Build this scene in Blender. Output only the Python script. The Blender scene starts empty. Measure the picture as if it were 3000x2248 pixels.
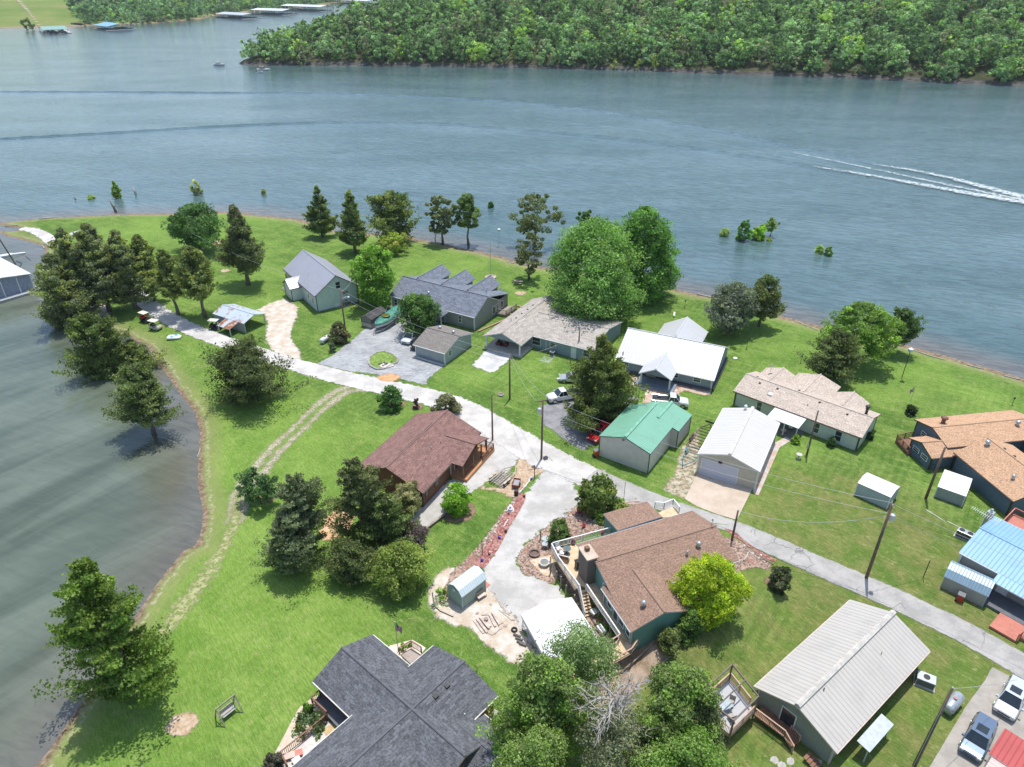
import bpy, math, random
import numpy as np
from mathutils import Vector
R = math.radians
PI = math.pi
S = bpy.context.scene
COL = S.collection
RNG = np.random.default_rng(7)
rnd = random.Random(5)

# ------------------------------------------------------------------ camera
CH = 60.0; TH = R(30.6); FPX = 2082.0            # drone height, downward tilt, focal length in photo pixels
cam = bpy.data.cameras.new('camera'); cam.sensor_width = 36; cam.lens = FPX/3000*36
cam.clip_start = 0.5; cam.clip_end = 20000
co = bpy.data.objects.new('camera', cam); COL.objects.link(co)
co.location = (0, 0, CH); co.rotation_euler = (R(90)-TH, 0, 0)
S.camera = co
# ------------------------------------------------------------------ sky, sun, exposure
SUN_AZ, SUN_EL = R(68), R(75.5)                    # direction from the ground to the sun (angle from +X)
w = bpy.data.worlds.new('World'); S.world = w; w.use_nodes = True
wn = w.node_tree; bgn = wn.nodes['Background']
sky = wn.nodes.new('ShaderNodeTexSky'); sky.sky_type = 'NISHITA'; sky.sun_disc = False
sky.sun_elevation = SUN_EL; sky.sun_rotation = PI/2-SUN_AZ
sky.air_density = 1.0; sky.dust_density = 1.2; sky.ozone_density = 1.0
wn.links.new(sky.outputs[0], bgn.inputs[0]); bgn.inputs[1].default_value = 0.15
sl = bpy.data.lights.new('sun', 'SUN'); sl.energy = 3.3; sl.angle = R(0.6); sl.color = (1, .965, .9)
so = bpy.data.objects.new('sun', sl); COL.objects.link(so)
so.rotation_euler = Vector((math.cos(SUN_AZ)*math.cos(SUN_EL), math.sin(SUN_AZ)*math.cos(SUN_EL), math.sin(SUN_EL))).to_track_quat('Z', 'Y').to_euler()
S.view_settings.view_transform = 'Standard'; S.view_settings.look = 'None'
S.view_settings.exposure = 0.42; S.view_settings.gamma = 1
S.cycles.max_bounces = 6; S.cycles.transparent_max_bounces = 16; S.cycles.diffuse_bounces = 3; S.cycles.glossy_bounces = 3

# ------------------------------------------------------------------ photo pixel -> point at height z, and back
def G(x, y, z=0.0):
    u = (x-1500)/FPX; v = (y-1124)/FPX
    dz = -math.sin(TH)-v*math.cos(TH)
    t = (z-CH)/dz
    return (u*t, (math.cos(TH)-v*math.sin(TH))*t)
def PX(X, Y, Z):
    c, s = math.cos(TH), math.sin(TH); z = Z-CH; d = Y*c-z*s
    return 1500+FPX*X/d, 1124+FPX*(-(Y*s)-z*c)/d
def depth(X, Y, Z=0): return Y*math.cos(TH)-(Z-CH)*math.sin(TH)
CR = {'c3':(700,500,3.1586),'c4':(1300,500,3.1586),'b1':(1700,800,3.383),'b2':(2300,1000,3.1586),'b3':(800,1050,3.1586),'b4':(1350,1350,2.4567),
'k1':(700,1750,2.765),'k2':(1450,1780,2.949),'k3':(2000,1780,3.543),'k4':(2400,1400,3.685),'k5':(2500,1850,4.166),'d6':(1580,1100,4.424),'d7':(1950,1180,5.18),
'd8':(500,850,4.144),'e2':(900,820,4.424),'e3':(1380,850,4.364),'e4':(1200,1250,4.738),'e6':(2650,1150,2.72),'e5':(650,1300,3.014),'f':(0,0,1),'m':(0,640,6.91),
'c2':(0,540,2.9105),'e7':(200,850,1.73),'t0':(0,0,4.424),'e1':(600,0,4.424),'c3b':(2000,600,2.212),'f6':(0,1500,2.216),'g2':(1580,1520,3.967),'g3':(1640,1700,3.4),
'g4':(780,2000,3.839),'g1':(1250,1620,4.76),'c3r':(2000,0,2.212),'c1':(0,0,2.212)}
def q(c, x, y):
    a, b, s = CR[c]; return (a+x/s, b+y/s)
def g(c, x, y, z=0.0): return G(*q(c, x, y), z)
def height_to(X, Y, z0, topy):
    lo, hi = z0, z0+45
    for _ in range(40):
        m = (lo+hi)/2
        if PX(X, Y, m)[1] > topy: lo = m
        else: hi = m
    return lo-z0

# ------------------------------------------------------------------ naming helpers
def link(o, parent=None):
    COL.objects.link(o)
    if parent: o.parent = parent
    return o
def tag(o, label, cat, group=None, kind=None):
    if kind: o['kind'] = kind
    if label: o['label'] = label
    if cat: o['category'] = cat
    if group: o['group'] = group
    return o
def thing(name, label, cat, x, y, z=0.0, rot=0.0, group=None):
    o = bpy.data.objects.new(name, None); o.empty_display_size = .3; COL.objects.link(o)
    o.location = (x, y, z); o.rotation_euler = (0, 0, rot)
    return tag(o, label, cat, group)

# ------------------------------------------------------------------ mesh builder
class MB:
    def __init__(s): s.v = []; s.f = []; s.m = []; s.uv = []; s.hasuv = False
    def add(s, vs, fs, m=0, uvs=None):
        b = len(s.v); s.v += [tuple(p) for p in vs]
        for i, f in enumerate(fs):
            s.f.append([b+k for k in f]); s.m.append(m)
            s.uv.append(uvs[i] if uvs else None)
        if uvs: s.hasuv = True
        return s
    def box(s, x0, x1, y0, y1, z0, z1, m=0):
        vs = [(x0,y0,z0),(x1,y0,z0),(x1,y1,z0),(x0,y1,z0),(x0,y0,z1),(x1,y0,z1),(x1,y1,z1),(x0,y1,z1)]
        X, Y, Z = x1-x0, y1-y0, z1-z0
        fu = lambda a, b: [(0,0),(a,0),(a,b),(0,b)]
        return s.add(vs, [(0,3,2,1),(4,5,6,7),(0,1,5,4),(1,2,6,5),(2,3,7,6),(3,0,4,7)], m, [fu(Y,X),fu(X,Y),fu(X,Z),fu(Y,Z),fu(X,Z),fu(Y,Z)])
    def beam(s, p, r, w=.1, h=.1, m=0):
        p = Vector(p); r = Vector(r); d = (r-p)
        if d.length < 1e-6: return s
        d.normalize(); up = Vector((0,0,1))
        if abs(d.z) > .95: up = Vector((0,1,0))
        a = d.cross(up).normalized()*w/2; b = d.cross(a).normalized()*h/2
        vs = [p-a-b, p+a-b, p+a+b, p-a+b, r-a-b, r+a-b, r+a+b, r-a+b]
        return s.add(vs, [(0,1,2,3),(7,6,5,4),(0,4,5,1),(1,5,6,2),(2,6,7,3),(3,7,4,0)], m)
    def tube(s, pts, rad, n=6, m=0, caps=True):
        pts = [Vector(p) for p in pts]
        if not hasattr(rad, '__len__'): rad = [rad]*len(pts)
        vs = []; prev = None
        for i, p in enumerate(pts):
            d = (pts[min(i+1, len(pts)-1)]-pts[max(i-1, 0)])
            d = d.normalized() if d.length > 1e-9 else Vector((0,0,1))
            ref = Vector((1,0,0)) if abs(d.x) < .9 else Vector((0,1,0))
            a = d.cross(ref).normalized(); b = d.cross(a)
            for k in range(n):
                t = 2*PI*k/n; vs.append(p+(a*math.cos(t)+b*math.sin(t))*rad[i])
        fs = []
        for i in range(len(pts)-1):
            for k in range(n):
                k2 = (k+1) % n; fs.append((i*n+k, i*n+k2, (i+1)*n+k2, (i+1)*n+k))
        if caps: fs += [tuple(range(n))[::-1], tuple((len(pts)-1)*n+k for k in range(n))]
        return s.add(vs, fs, m)
    def cyl(s, x, y, z0, z1, r0, r1=None, n=12, m=0):
        return s.tube([(x,y,z0),(x,y,z1)], [r0, r0 if r1 is None else r1], n, m)
    def lathe(s, prof, x=0, y=0, n=14, m=0):
        vs = []; fs = []
        for (r, z) in prof:
            for k in range(n): vs.append((x+r*math.cos(2*PI*k/n), y+r*math.sin(2*PI*k/n), z))
        for i in range(len(prof)-1):
            for k in range(n): k2 = (k+1) % n; fs.append((i*n+k, i*n+k2, (i+1)*n+k2, (i+1)*n+k))
        fs += [tuple(range(n))[::-1], tuple((len(prof)-1)*n+k for k in range(n))]
        return s.add(vs, fs, m)
    def ball(s, c, r, n=8, m=0, sq=(1,1,1), rough=0, rg=None):
        prof = []; vs = []; fs = []
        k1 = n//2+1
        for i in range(k1+1):
            t = PI*i/k1
            for k in range(n):
                u = 2*PI*k/n; rr = r*(1+(rg.uniform(-rough, rough) if rg else 0))
                vs.append((c[0]+rr*sq[0]*math.sin(t)*math.cos(u), c[1]+rr*sq[1]*math.sin(t)*math.sin(u), c[2]-rr*sq[2]*math.cos(t)))
        for i in range(k1):
            for k in range(n): k2 = (k+1) % n; fs.append((i*n+k, i*n+k2, (i+1)*n+k2, (i+1)*n+k))
        return s.add(vs, fs, m)
    def prism(s, poly, z0, z1, m=0):                   # poly: list of xy, counter-clockwise
        n = len(poly); vs = [(x,y,z0) for x,y in poly]+[(x,y,z1) for x,y in poly]
        fs = [tuple(range(n))[::-1], tuple(range(n, 2*n))]+[(k,(k+1)%n,n+(k+1)%n,n+k) for k in range(n)]
        return s.add(vs, fs, m)
    def slab(s, p4, t, m=0, me=None, u=None):          # tilted sheet p4 (ccw from above) of thickness t; own UV in metres on the top
        P = [Vector(p) for p in p4]; n = len(P)
        U = (P[1]-P[0]).normalized() if u is None else Vector(u).normalized()
        N = (P[1]-P[0]).cross(P[2]-P[0]).normalized()
        V = N.cross(U)
        uv = [((p-P[0]).dot(U), (p-P[0]).dot(V)) for p in P]
        s.add(P, [tuple(range(n))], m, [uv])
        L = [p-Vector((0,0,t)) for p in P]
        s.add(P+L, [tuple(range(n, 2*n))[::-1]]+[(n+k, n+(k+1)%n, (k+1)%n, k) for k in range(n)], m if me is None else me)
        return s
    def build(s, name, mats, parent=None, smooth=False, bevel=0):
        me = bpy.data.meshes.new(name)
        me.from_pydata(s.v, [], s.f)
        if not isinstance(mats, (list, tuple)): mats = [mats]
        for m in mats: me.materials.append(m)
        me.polygons.foreach_set('material_index', s.m)
        if smooth: me.polygons.foreach_set('use_smooth', [True]*len(s.f))
        if s.hasuv:
            ul = me.uv_layers.new(name='UVMap'); d = []
            for f, u in zip(s.f, s.uv):
                for k in range(len(f)): d += list(u[k]) if u else [0, 0]
            ul.data.foreach_set('uv', d)
        me.update()
        o = bpy.data.objects.new(name, me); link(o, parent)
        if bevel:
            b = o.modifiers.new('bevel', 'BEVEL'); b.width = bevel; b.segments = 2; b.limit_method = 'ANGLE'; b.angle_limit = R(40)
        return o
def np_mesh(name, V, F, mats, parent=None, attrs=None, midx=None, link_it=True):
    me = bpy.data.meshes.new(name); k = F.shape[1]
    me.vertices.add(len(V)); me.vertices.foreach_set('co', np.ascontiguousarray(V, np.float32).ravel())
    me.loops.add(F.size); me.loops.foreach_set('vertex_index', np.ascontiguousarray(F, np.int32).ravel())
    me.polygons.add(len(F)); me.polygons.foreach_set('loop_start', np.arange(0, F.size, k, dtype=np.int32))
    me.polygons.foreach_set('loop_total', np.full(len(F), k, np.int32))
    if not isinstance(mats, (list, tuple)): mats = [mats]
    for m in mats: me.materials.append(m)
    if midx is not None: me.polygons.foreach_set('material_index', np.ascontiguousarray(midx, np.int32))
    for an, (ty, dom, val) in (attrs or {}).items():
        a = me.attributes.new(an, ty, dom)
        a.data.foreach_set('color' if ty == 'FLOAT_COLOR' else 'value', np.ascontiguousarray(val, np.float32).ravel())
    me.update(calc_edges=True)
    if not link_it: return me
    return link(bpy.data.objects.new(name, me), parent)

# ------------------------------------------------------------------ materials
class NT:
    def __init__(s, name):
        s.mat = bpy.data.materials.new(name); s.mat.use_nodes = True; s.t = s.mat.node_tree
        s.b = s.t.nodes['Principled BSDF']; s.out = s.t.nodes['Material Output']
    def n(s, ty, **kw):
        x = s.t.nodes.new('ShaderNode'+ty)
        for k, v in kw.items():
            if k in x.inputs.keys(): x.inputs[k].default_value = v
            else: setattr(x, k, v)
        return x
    def l(s, a, b): s.t.links.new(a, b)
    def inp(s, node, i, v):
        if isinstance(v, bpy.types.NodeSocket): s.l(v, node.inputs[i])
        else:
            if hasattr(v, '__len__') and len(v) == 3: v = (*v, 1)
            node.inputs[i].default_value = v
    def math(s, op, a, b=0.0, c=0.0, clamp=False):
        x = s.n('Math', operation=op, use_clamp=clamp); s.inp(x, 0, a); s.inp(x, 1, b); s.inp(x, 2, c); return x.outputs[0]
    def mix(s, f, a, b, blend='MIX'):
        x = s.n('MixRGB', blend_type=blend); s.inp(x, 0, f); s.inp(x, 1, a); s.inp(x, 2, b); return x.outputs[0]
    def noise(s, scale, detail=3, vec=None, rough=.55, sc3=None, dist=0):
        x = s.n('TexNoise'); x.inputs['Scale'].default_value = scale; x.inputs['Detail'].default_value = detail; x.inputs['Roughness'].default_value = rough
        x.inputs['Distortion'].default_value = dist
        v = vec if vec is not None else s.obj()
        if sc3:
            m = s.n('Mapping', vector_type='TEXTURE'); m.inputs['Scale'].default_value = tuple(1/k_ for k_ in sc3[:3]); m.inputs['Rotation'].default_value = (0, 0, sc3[3] if len(sc3) > 3 else 0); s.l(v, m.inputs[0]); v = m.outputs[0]
        s.l(v, x.inputs['Vector']); return x.outputs[0]
    def obj(s):
        if not hasattr(s, '_o'): s._o = s.n('TexCoord').outputs['Object']
        return s._o
    def uvc(s):
        if not hasattr(s, '_u'): s._u = s.n('UVMap').outputs[0]
        return s._u
    def ramp(s, f, lo, hi, a=0.0, b=1.0):
        x = s.n('MapRange'); x.interpolation_type = 'SMOOTHSTEP'; s.inp(x, 0, f); x.inputs[1].default_value = lo; x.inputs[2].default_value = hi
        s.inp(x, 3, a); s.inp(x, 4, b); return x.outputs[0]
    def attr(s, name, col=False):
        x = s.n('Attribute', attribute_name=name); return x.outputs['Color' if col else 'Fac']
    def bump(s, h, st=.5, dist=.05):
        x = s.n('Bump'); x.inputs['Strength'].default_value = st; x.inputs['Distance'].default_value = dist; s.l(h, x.inputs['Height']); s.l(x.outputs[0], s.b.inputs['Normal'])
    def done(s, col=None, rough=.6, metal=0, spec=None):
        if col is not None: s.inp(s.b, 'Base Color', col)
        s.inp(s.b, 'Roughness', rough); s.b.inputs['Metallic'].default_value = metal
        if spec is not None: s.b.inputs['Specular IOR Level'].default_value = spec
        return s.mat
def plain(name, c, rough=.6, metal=0, var=.12, sc=2.0, coat=0, spec=.5):
    m = NT(name); n = m.noise(sc, 4)
    d = tuple(x*(1-var) for x in c); h = tuple(min(1, x*(1+var)) for x in c)
    mt = m.done(m.mix(m.ramp(n, .3, .7), d, h), rough, metal, spec)
    if coat: m.b.inputs['Coat Weight'].default_value = coat; m.b.inputs['Coat Roughness'].default_value = .05
    return mt
RIDGE = {}
def shingle(name, c, var=.3, w=.5, h=.2, dirt=None):
    RIDGE[name] = c; w *= 1.5; h *= 1.4; var *= 1.25
    m = NT(name); uv = m.uvc()
    b = m.n('TexBrick'); b.offset = .5; b.inputs['Scale'].default_value = 1; b.inputs['Brick Width'].default_value = w; b.inputs['Row Height'].default_value = h
    b.inputs['Mortar Size'].default_value = .02; b.inputs['Bias'].default_value = 0
    b.inputs['Color1'].default_value = (*[x*(1-var) for x in c], 1); b.inputs['Color2'].default_value = (*[min(1, x*(1+var)) for x in c], 1); b.inputs['Mortar'].default_value = (*[x*.55 for x in c], 1)
    m.l(uv, b.inputs['Vector'])
    n1 = m.noise(.45, 4); n2 = m.noise(9, 2)
    col = m.mix(m.ramp(n1, .35, .75, 0, .22), b.outputs['Color'], tuple(x*.62 for x in (dirt or c)))
    wnz = m.noise(4.2, 2, vec=m.uvc(), sc3=(1, 1.8, 1)); col = m.mix(.45, col, m.mix(m.ramp(wnz, .36, .64), tuple(x*.55 for x in c), tuple(min(1, x*1.55) for x in c)))
    m.bump(b.outputs['Fac'], .4, -.02)
    return m.done(col, .9, 0, .25)
def metalroof(name, c, rib=.45, rust=None, rough=.35, dark=.72, met=.0, dirt=.18):
    RIDGE[name] = c; m = NT(name); sp = m.n('SeparateXYZ'); m.l(m.uvc(), sp.inputs[0])
    fr = m.math('FRACT', m.math('DIVIDE', sp.outputs[0], rib))
    tri = m.math('ABSOLUTE', m.math('SUBTRACT', fr, .5))
    line = m.ramp(tri, .36, .48)
    col = m.mix(line, c, tuple(x*dark for x in c))
    n = m.noise(.6, 5, sc3=(1, 1, .4)); n9 = m.noise(1.0, 4, vec=m.uvc(), sc3=(3.5, .25, 1)); col = m.mix(m.ramp(n9, .42, .72, 0, .35), col, tuple(x*.78 for x in c)); col = m.mix(m.ramp(n, .45, .8, 0, dirt*2), col, tuple(x*.62 for x in c))
    if rust:
        pan = m.n('TexWhiteNoise', noise_dimensions='1D'); m.l(m.math('FLOOR', m.math('DIVIDE', sp.outputs[0], .9)), pan.inputs['W'])
        n3 = m.noise(1.1, 5); f = m.math('MULTIPLY', m.ramp(pan.outputs[0], .35, .6), m.ramp(n3, rust-.1, rust+.12))
        col = m.mix(f, col, (.33, .115, .05))
    m.bump(line, .5, .04)
    return m.done(col, rough, met, .5)
def siding(name, c, pitch=.2, vert=False, dark=.8, var=.06):
    m = NT(name); sp = m.n('SeparateXYZ'); m.l(m.uvc(), sp.inputs[0])
    fr = m.math('FRACT', m.math('DIVIDE', sp.outputs[0 if vert else 1], pitch))
    line = m.ramp(fr, 0, .22, 1, 0)
    n = m.noise(1.3, 4); base = m.mix(m.ramp(n, .3, .7), tuple(x*(1-var) for x in c), tuple(min(1, x*(1+var)) for x in c))
    col = m.mix(line, base, tuple(x*dark for x in c)); m.bump(line, .35, -.02)
    return m.done(col, .6, 0, .3)
# alpha-edged ground sheet material: sd attribute (metres inside the outline) broken up by noise
def sheetmat(name, colfn, rag=.8, soft=.25, rough=.95, nscale=.9, bump=None, thin=0, tsc=1.6):
    m = NT(name); col = colfn(m); sd = m.attr('sd')
    n = m.noise(nscale, 5, rough=.7)
    e = m.math('ADD', sd, m.math('MULTIPLY', m.math('SUBTRACT', n, .5), rag*2))
    f = m.ramp(e, -soft/2, soft/2)
    if thin:                                            # worn patches where the grass shows through
        f = m.math('MULTIPLY', f, m.ramp(m.noise(tsc, 5, rough=.75), thin-.12, thin+.1))
    tr = m.n('BsdfTransparent'); mx = m.n('MixShader'); m.l(f, mx.inputs[0]); m.l(tr.outputs[0], mx.inputs[1]); m.l(m.b.outputs[0], mx.inputs[2])
    m.l(mx.outputs[0], m.out.inputs['Surface'])
    if bump: m.bump(m.noise(bump[0], 3), bump[1], bump[2])
    return m.done(col, rough, 0, .2)
# ------------------------------------------------------------------ outlines (photo pixels -> world)
WZ = -0.6                                               # lake level
shore_px = [q('c2',x,y) for x,y in [(0,330),(290,300),(450,283),(600,277),(1000,255),(1450,250),(1830,234),(2200,245)]] + \
 [q('c3',x,y) for x,y in [(40,398),(300,422),(500,442),(600,458),(900,560),(1560,612),(1700,642),(1900,672)]] + \
 [q('c4',x,y) for x,y in [(100,702),(350,752),(560,802),(680,842),(850,882),(1300,960),(1700,1010),(1960,1042)]] + \
 [q('b1',x,y) for x,y in [(1000,172),(1150,207)]] + \
 [q('c3b',x,y) for x,y in [(200,592),(650,722),(900,787),(1400,897),(1700,977),(2000,1062),(2212,1127)]] + [(3300,1230),(3700,1400)]
cove_px = [q('m',x,y) for x,y in [(0,305),(130,372),(300,402),(500,452),(700,512),(850,557),(905,620),(890,720),(830,800)]] + \
 [(138,790),(165,840),(205,885),(255,925),(300,960),(380,990),(430,1015)] + \
 [q('e7',x,y) for x,y in [(440,355),(490,420),(560,522),(640,622),(665,722),(655,850)]] + [(578,1424),(592,1492),(590,1540),(575,1600)] + \
 [q('f6',x,y) for x,y in [(1200,235),(1080,385),(1010,472),(900,640),(760,860),(600,1132),(450,1352),(330,1522),(230,1652)]] + [(30,2330),(-60,2480)]
def uw(l, z=WZ): return [G(x, y, z) for x, y in l]
arm = uw([(-60,655),(2,661),(55,669),(62,673),(50,677),(0,678),(-60,684)])
cove = uw(cove_px)
SHORE = uw(shore_px)
LAND = np.array([(-230,215),(-200,214)]+SHORE+[(330,60),(330,-60),(-20,-60),(-34,10)]+cove[::-1]+arm[::-1])
far_px = [(700,187),(740,191),(900,191),(930,193),(1000,193),(1200,194),(1400,196),(1600,200),(1800,205),(2000,213),(2200,220),(2500,229),(2700,238),(2850,246),(3000,252),(3300,262),(3700,276)]
HILL = np.array(uw(far_px)+[(900,420),(1300,900),(400,1300),(-60,1200),(-135,900),(-150,760),(-168,660),(-190,590)])
bank_px = [(-500,98),(-100,88),(0,84),(145,80),(200,79),(262,76),(330,74),(384,72),(480,66),(588,56),(640,44),(723,36),(830,26),(950,14),(1010,6)]
BANK = np.array(uw(bank_px)+[(-250,2200),(-900,3200),(-3500,3200),(-2500,900)])
def sdf(Q, poly):
    Q = np.asarray(Q, float); A = np.asarray(poly, float); B = np.roll(A, -1, 0)
    d2 = np.full(len(Q), 1e18); ins = np.zeros(len(Q), bool)
    for a, b in zip(A, B):
        e = b-a; w_ = Q-a; t = np.clip((w_@e)/max(e@e, 1e-12), 0, 1); r = w_-t[:, None]*e
        d2 = np.minimum(d2, (r*r).sum(1))
        c = ((a[1] > Q[:, 1]) != (b[1] > Q[:, 1]))
        with np.errstate(divide='ignore', invalid='ignore'):
            xi = (b[0]-a[0])*(Q[:, 1]-a[1])/(b[1]-a[1])+a[0]
        ins ^= c & (Q[:, 0] < xi)
    d = np.sqrt(d2); return np.where(ins, d, -d)
PAD = np.array([(8.2,61.5),(8.2,58),(14,46.5),(22,47.5),(29,55),(27,66),(16,70),(9,66)])
def vn(x, y, s, seed=0):                                # cheap smooth value noise
    return (np.sin(x*s+seed)*np.cos(y*s*1.13+seed*2.1)+.5*np.sin(x*s*2.3+1.7+seed)*np.cos(y*s*2.1+seed*.7))/1.5
def T_arr(Q):
    Q = np.asarray(Q, float); s = sdf(Q, LAND)
    z = np.where(s <= 0, WZ+s*.22, 0.0)
    k = np.clip(s/6.5, 0, 1); zin = WZ*(1-k)**1.6
    z = np.where(s > 0, zin, np.maximum(z, -4))
    p = sdf(Q, PAD); t = np.clip((p+1.6)/2.6, 0, 1); t = t*t*(3-2*t)
    z = z+1.15*t
    return z, s
def vn(x, y, s, seed=0):                                # cheap smooth value noise
    return (np.sin(x*s+seed)*np.cos(y*s*1.13+seed*2.1)+.5*np.sin(x*s*2.3+1.7+seed)*np.cos(y*s*2.1+seed*.7))/1.5
def T(x, y): return float(T_arr([(x, y)])[0][0])
def grid(xs, ys):
    X, Y = np.meshgrid(xs, ys); nx, ny = len(xs), len(ys)
    i = np.arange(nx*ny).reshape(ny, nx)
    F = np.stack([i[:-1,:-1], i[:-1,1:], i[1:,1:], i[1:,:-1]], -1).reshape(-1, 4)
    return np.stack([X.ravel(), Y.ravel()], 1), F
# ------------------------------------------------------------------ lawn and shore: one terrain sheet
def mk_grass():
    m = NT('lawn grass'); sd = m.attr('sd'); wr = m.attr('wear')
    a = m.noise(.045, 4); b = m.noise(.35, 5, rough=.65); c = m.noise(3.2, 5, rough=.8); st = m.noise(.55, 3, sc3=(.22, 1.9, 1, -.6))
    col = m.mix(m.ramp(a, .38, .62), (.074, .165, .020), (.138, .255, .036))
    col = m.mix(m.ramp(b, .42, .66, 0, .7), col, (.19, .28, .055))
    col = m.mix(m.ramp(st, .48, .68, 0, .6), col, (.20, .31, .062))
    bl = m.noise(.13, 4, rough=.6); col = m.mix(m.ramp(bl, .35, .65), m.mix(1, col, (.80, .84, .85), 'MULTIPLY'), m.mix(1, col, (1.2, 1.12, 1.25), 'MULTIPLY'))
    dry = m.math('MULTIPLY', m.ramp(m.noise(.16, 5, rough=.7), .55, .72), m.ramp(b, .45, .62))
    col = m.mix(m.math('MULTIPLY', dry, .55), col, (.25, .20, .10))
    col = m.mix(m.math('MULTIPLY', m.ramp(m.noise(.8, 5, rough=.75), .56, .66), m.math('MULTIPLY', wr, .8), clamp=True), col, (.30, .22, .13))
    col = m.mix(m.ramp(c, .42, .62, 0, .6), col, m.mix(1, col, (.52, .62, .42), 'MULTIPLY'))
    tw = m.noise(9, 3, rough=.85); col = m.mix(m.ramp(tw, .54, .66, 0, .6), col, (.36, .40, .16)); col = m.mix(m.ramp(tw, .34, .46, .65, 0), col, (.035, .085, .012))
    ys_ = m.attr('lot'); col = m.mix(m.ramp(ys_, 0, 1, 0, .6), col, m.mix(m.ramp(m.noise(.25, 4), .3, .7), (.14, .25, .036), (.22, .325, .066))); col = m.mix(m.ramp(ys_, 0, -1, 0, .62), col, m.mix(m.ramp(m.noise(.3, 5, rough=.7), .38, .62), (.085, .13, .025), (.20, .17, .065)))
    rot = m.n('Mapping'); rot.inputs['Rotation'].default_value = (0, 0, .62); m.l(m.obj(), rot.inputs[0]); wt = m.n('TexWave'); wt.inputs['Scale'].default_value = .28; wt.inputs['Distortion'].default_value = 2.2; wt.inputs['Detail'].default_value = 2; m.l(rot.outputs[0], wt.inputs['Vector']); col = m.mix(m.math('MULTIPLY', m.ramp(wt.outputs['Fac'], .3, .8), m.ramp(m.noise(.06, 3), .45, .62, 0, .16)), col, (.26, .35, .085))
    pt = m.noise(1.1, 5, rough=.8); col = m.mix(m.ramp(pt, .54, .66, 0, .55), col, (.30, .31, .12)); pt2 = m.noise(.5, 5, rough=.75, sc3=(1, 1, 1, 1)); col = m.mix(m.ramp(pt2, .36, .50, .22, 0), col, (.055, .135, .018))
    fb = m.noise(3.2, 4, rough=.8, sc3=(.35, 2.2, 1, -.9), dist=.8); col = m.mix(m.ramp(fb, .38, .62), m.mix(1, col, (.74, .80, .70), 'MULTIPLY'), m.mix(1, col, (1.22, 1.16, 1.3), 'MULTIPLY'))
    # dry drift line and bare bank by the water
    lk = m.attr('lk'); sd = m.math('ADD', sd, m.math('MULTIPLY', lk, -1.2))
    e = m.math('ADD', sd, m.math('MULTIPLY', m.math('SUBTRACT', m.noise(.5, 5, rough=.7), .5), 2.0))
    col = m.mix(m.ramp(e, 1.8, 4.2, .55, 0), col, (.24, .25, .10))
    soil = m.mix(m.ramp(m.noise(1.6, 5, rough=.8), .35, .7), (.13, .085, .05), (.36, .28, .20))
    col = m.mix(m.ramp(e, .3, 1.3, 1, 0), col, soil)
    lit = m.math('MULTIPLY', m.ramp(m.math('ABSOLUTE', m.math('SUBTRACT', e, 1.3)), 0, .45, 1, 0), m.ramp(m.noise(1.9, 5, rough=.85), .49, .58))
    col = m.mix(m.math('MULTIPLY', lit, .8), col, (.46, .38, .30))
    m.bump(c, .5, .12)
    return m.done(col, .95, 0, .15)
def mk_hillsoil():
    m = NT('hill ground'); h = m.attr('hz')
    rock = m.mix(m.ramp(m.noise(.25, 5, sc3=(1, 1, 7)), .35, .65), (.05, .045, .04), (.14, .13, .115))
    under = m.mix(m.ramp(m.noise(.06, 5), .3, .7), (.035, .05, .02), (.09, .085, .045))
    return m.done(m.mix(m.ramp(h, 1.0, 1.7), rock, under), .95, 0, .1)
def mk_meadow():
    m = NT('far meadow'); a = m.noise(.012, 5, rough=.65); b = m.noise(.05, 5, rough=.7, sc3=(1, .4, 1))
    col = m.mix(m.ramp(a, .35, .65), (.12, .20, .04), (.21, .24, .075)); col = m.mix(m.ramp(b, .52, .72, 0, .7), col, (.29, .24, .12))
    col = m.mix(m.ramp(m.attr('sd'), 2, 14, 1, 0), col, (.30, .23, .14))
    return m.done(col, .95, 0, .1)
xs = np.concatenate([np.arange(-320, -150, 6.), np.arange(-150, 100, 1.), np.arange(100, 331, 4.)]); ys = np.concatenate([np.arange(-60, 26, 4.), np.arange(26, 236, 1.)])
Q, F = grid(xs, ys); Z, SD = T_arr(Q)
Z = Z+np.where(SD > 8, .05*vn(Q[:,0], Q[:,1], .35), 0)
wear = np.zeros(len(Q))
def wearspot(px, r, k=1.0):
    global wear
    x, y = G(*px); wear = np.maximum(wear, k*np.clip(1-np.hypot(Q[:,0]-x, Q[:,1]-y)/r, 0, 1))
for a, r, k in [((1010,1000),9,.6),((900,900),10,.8),((2560,1620),13,1),((2700,1560),12,1),((2480,1500),8,.9),((2650,1640),9,1),((2560,1900),12,.8),((2250,1800),12,.7),((2100,1600),6,.6),((2880,1790),9,.9),
                ((2200,2000),10,.6),((1150,1800),9,.45),((960,1760),10,.4),((590,1200),14,.4),((640,900),16,.6),((240,690),18,.7),((400,690),16,.5),((2060,1440),6,.9),((1900,1500),7,.5)]:
    wearspot(a, r, k)
LOT = np.zeros(len(Q))
for px_, r_, k_ in [((480,1650),24,1),((560,1250),22,.9),((640,2000),14,.8),((420,1850),14,1),((800,1350),16,.6),((700,640),26,.55),((1250,790),16,.6),((1000,1950),12,.5),((380,700),22,.5),((2150,1950),15,-1),((2050,2150),10,-.9),((2380,1800),12,-.9),((2700,1990),11,-.9),((2560,1600),15,-.9),((2750,1760),12,-.9),((2350,1560),12,-.6),((2900,1850),9,-.9),((2720,2150),8,-.6),((2480,1480),12,-.5),((2800,1250),14,-.3)]:
    x_, y_ = G(*px_); LOT += k_*np.clip(1.25-np.hypot(Q[:,0]-x_, Q[:,1]-y_)/r_, 0, 1)
LOT = np.clip(LOT, -1, 1)
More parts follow.
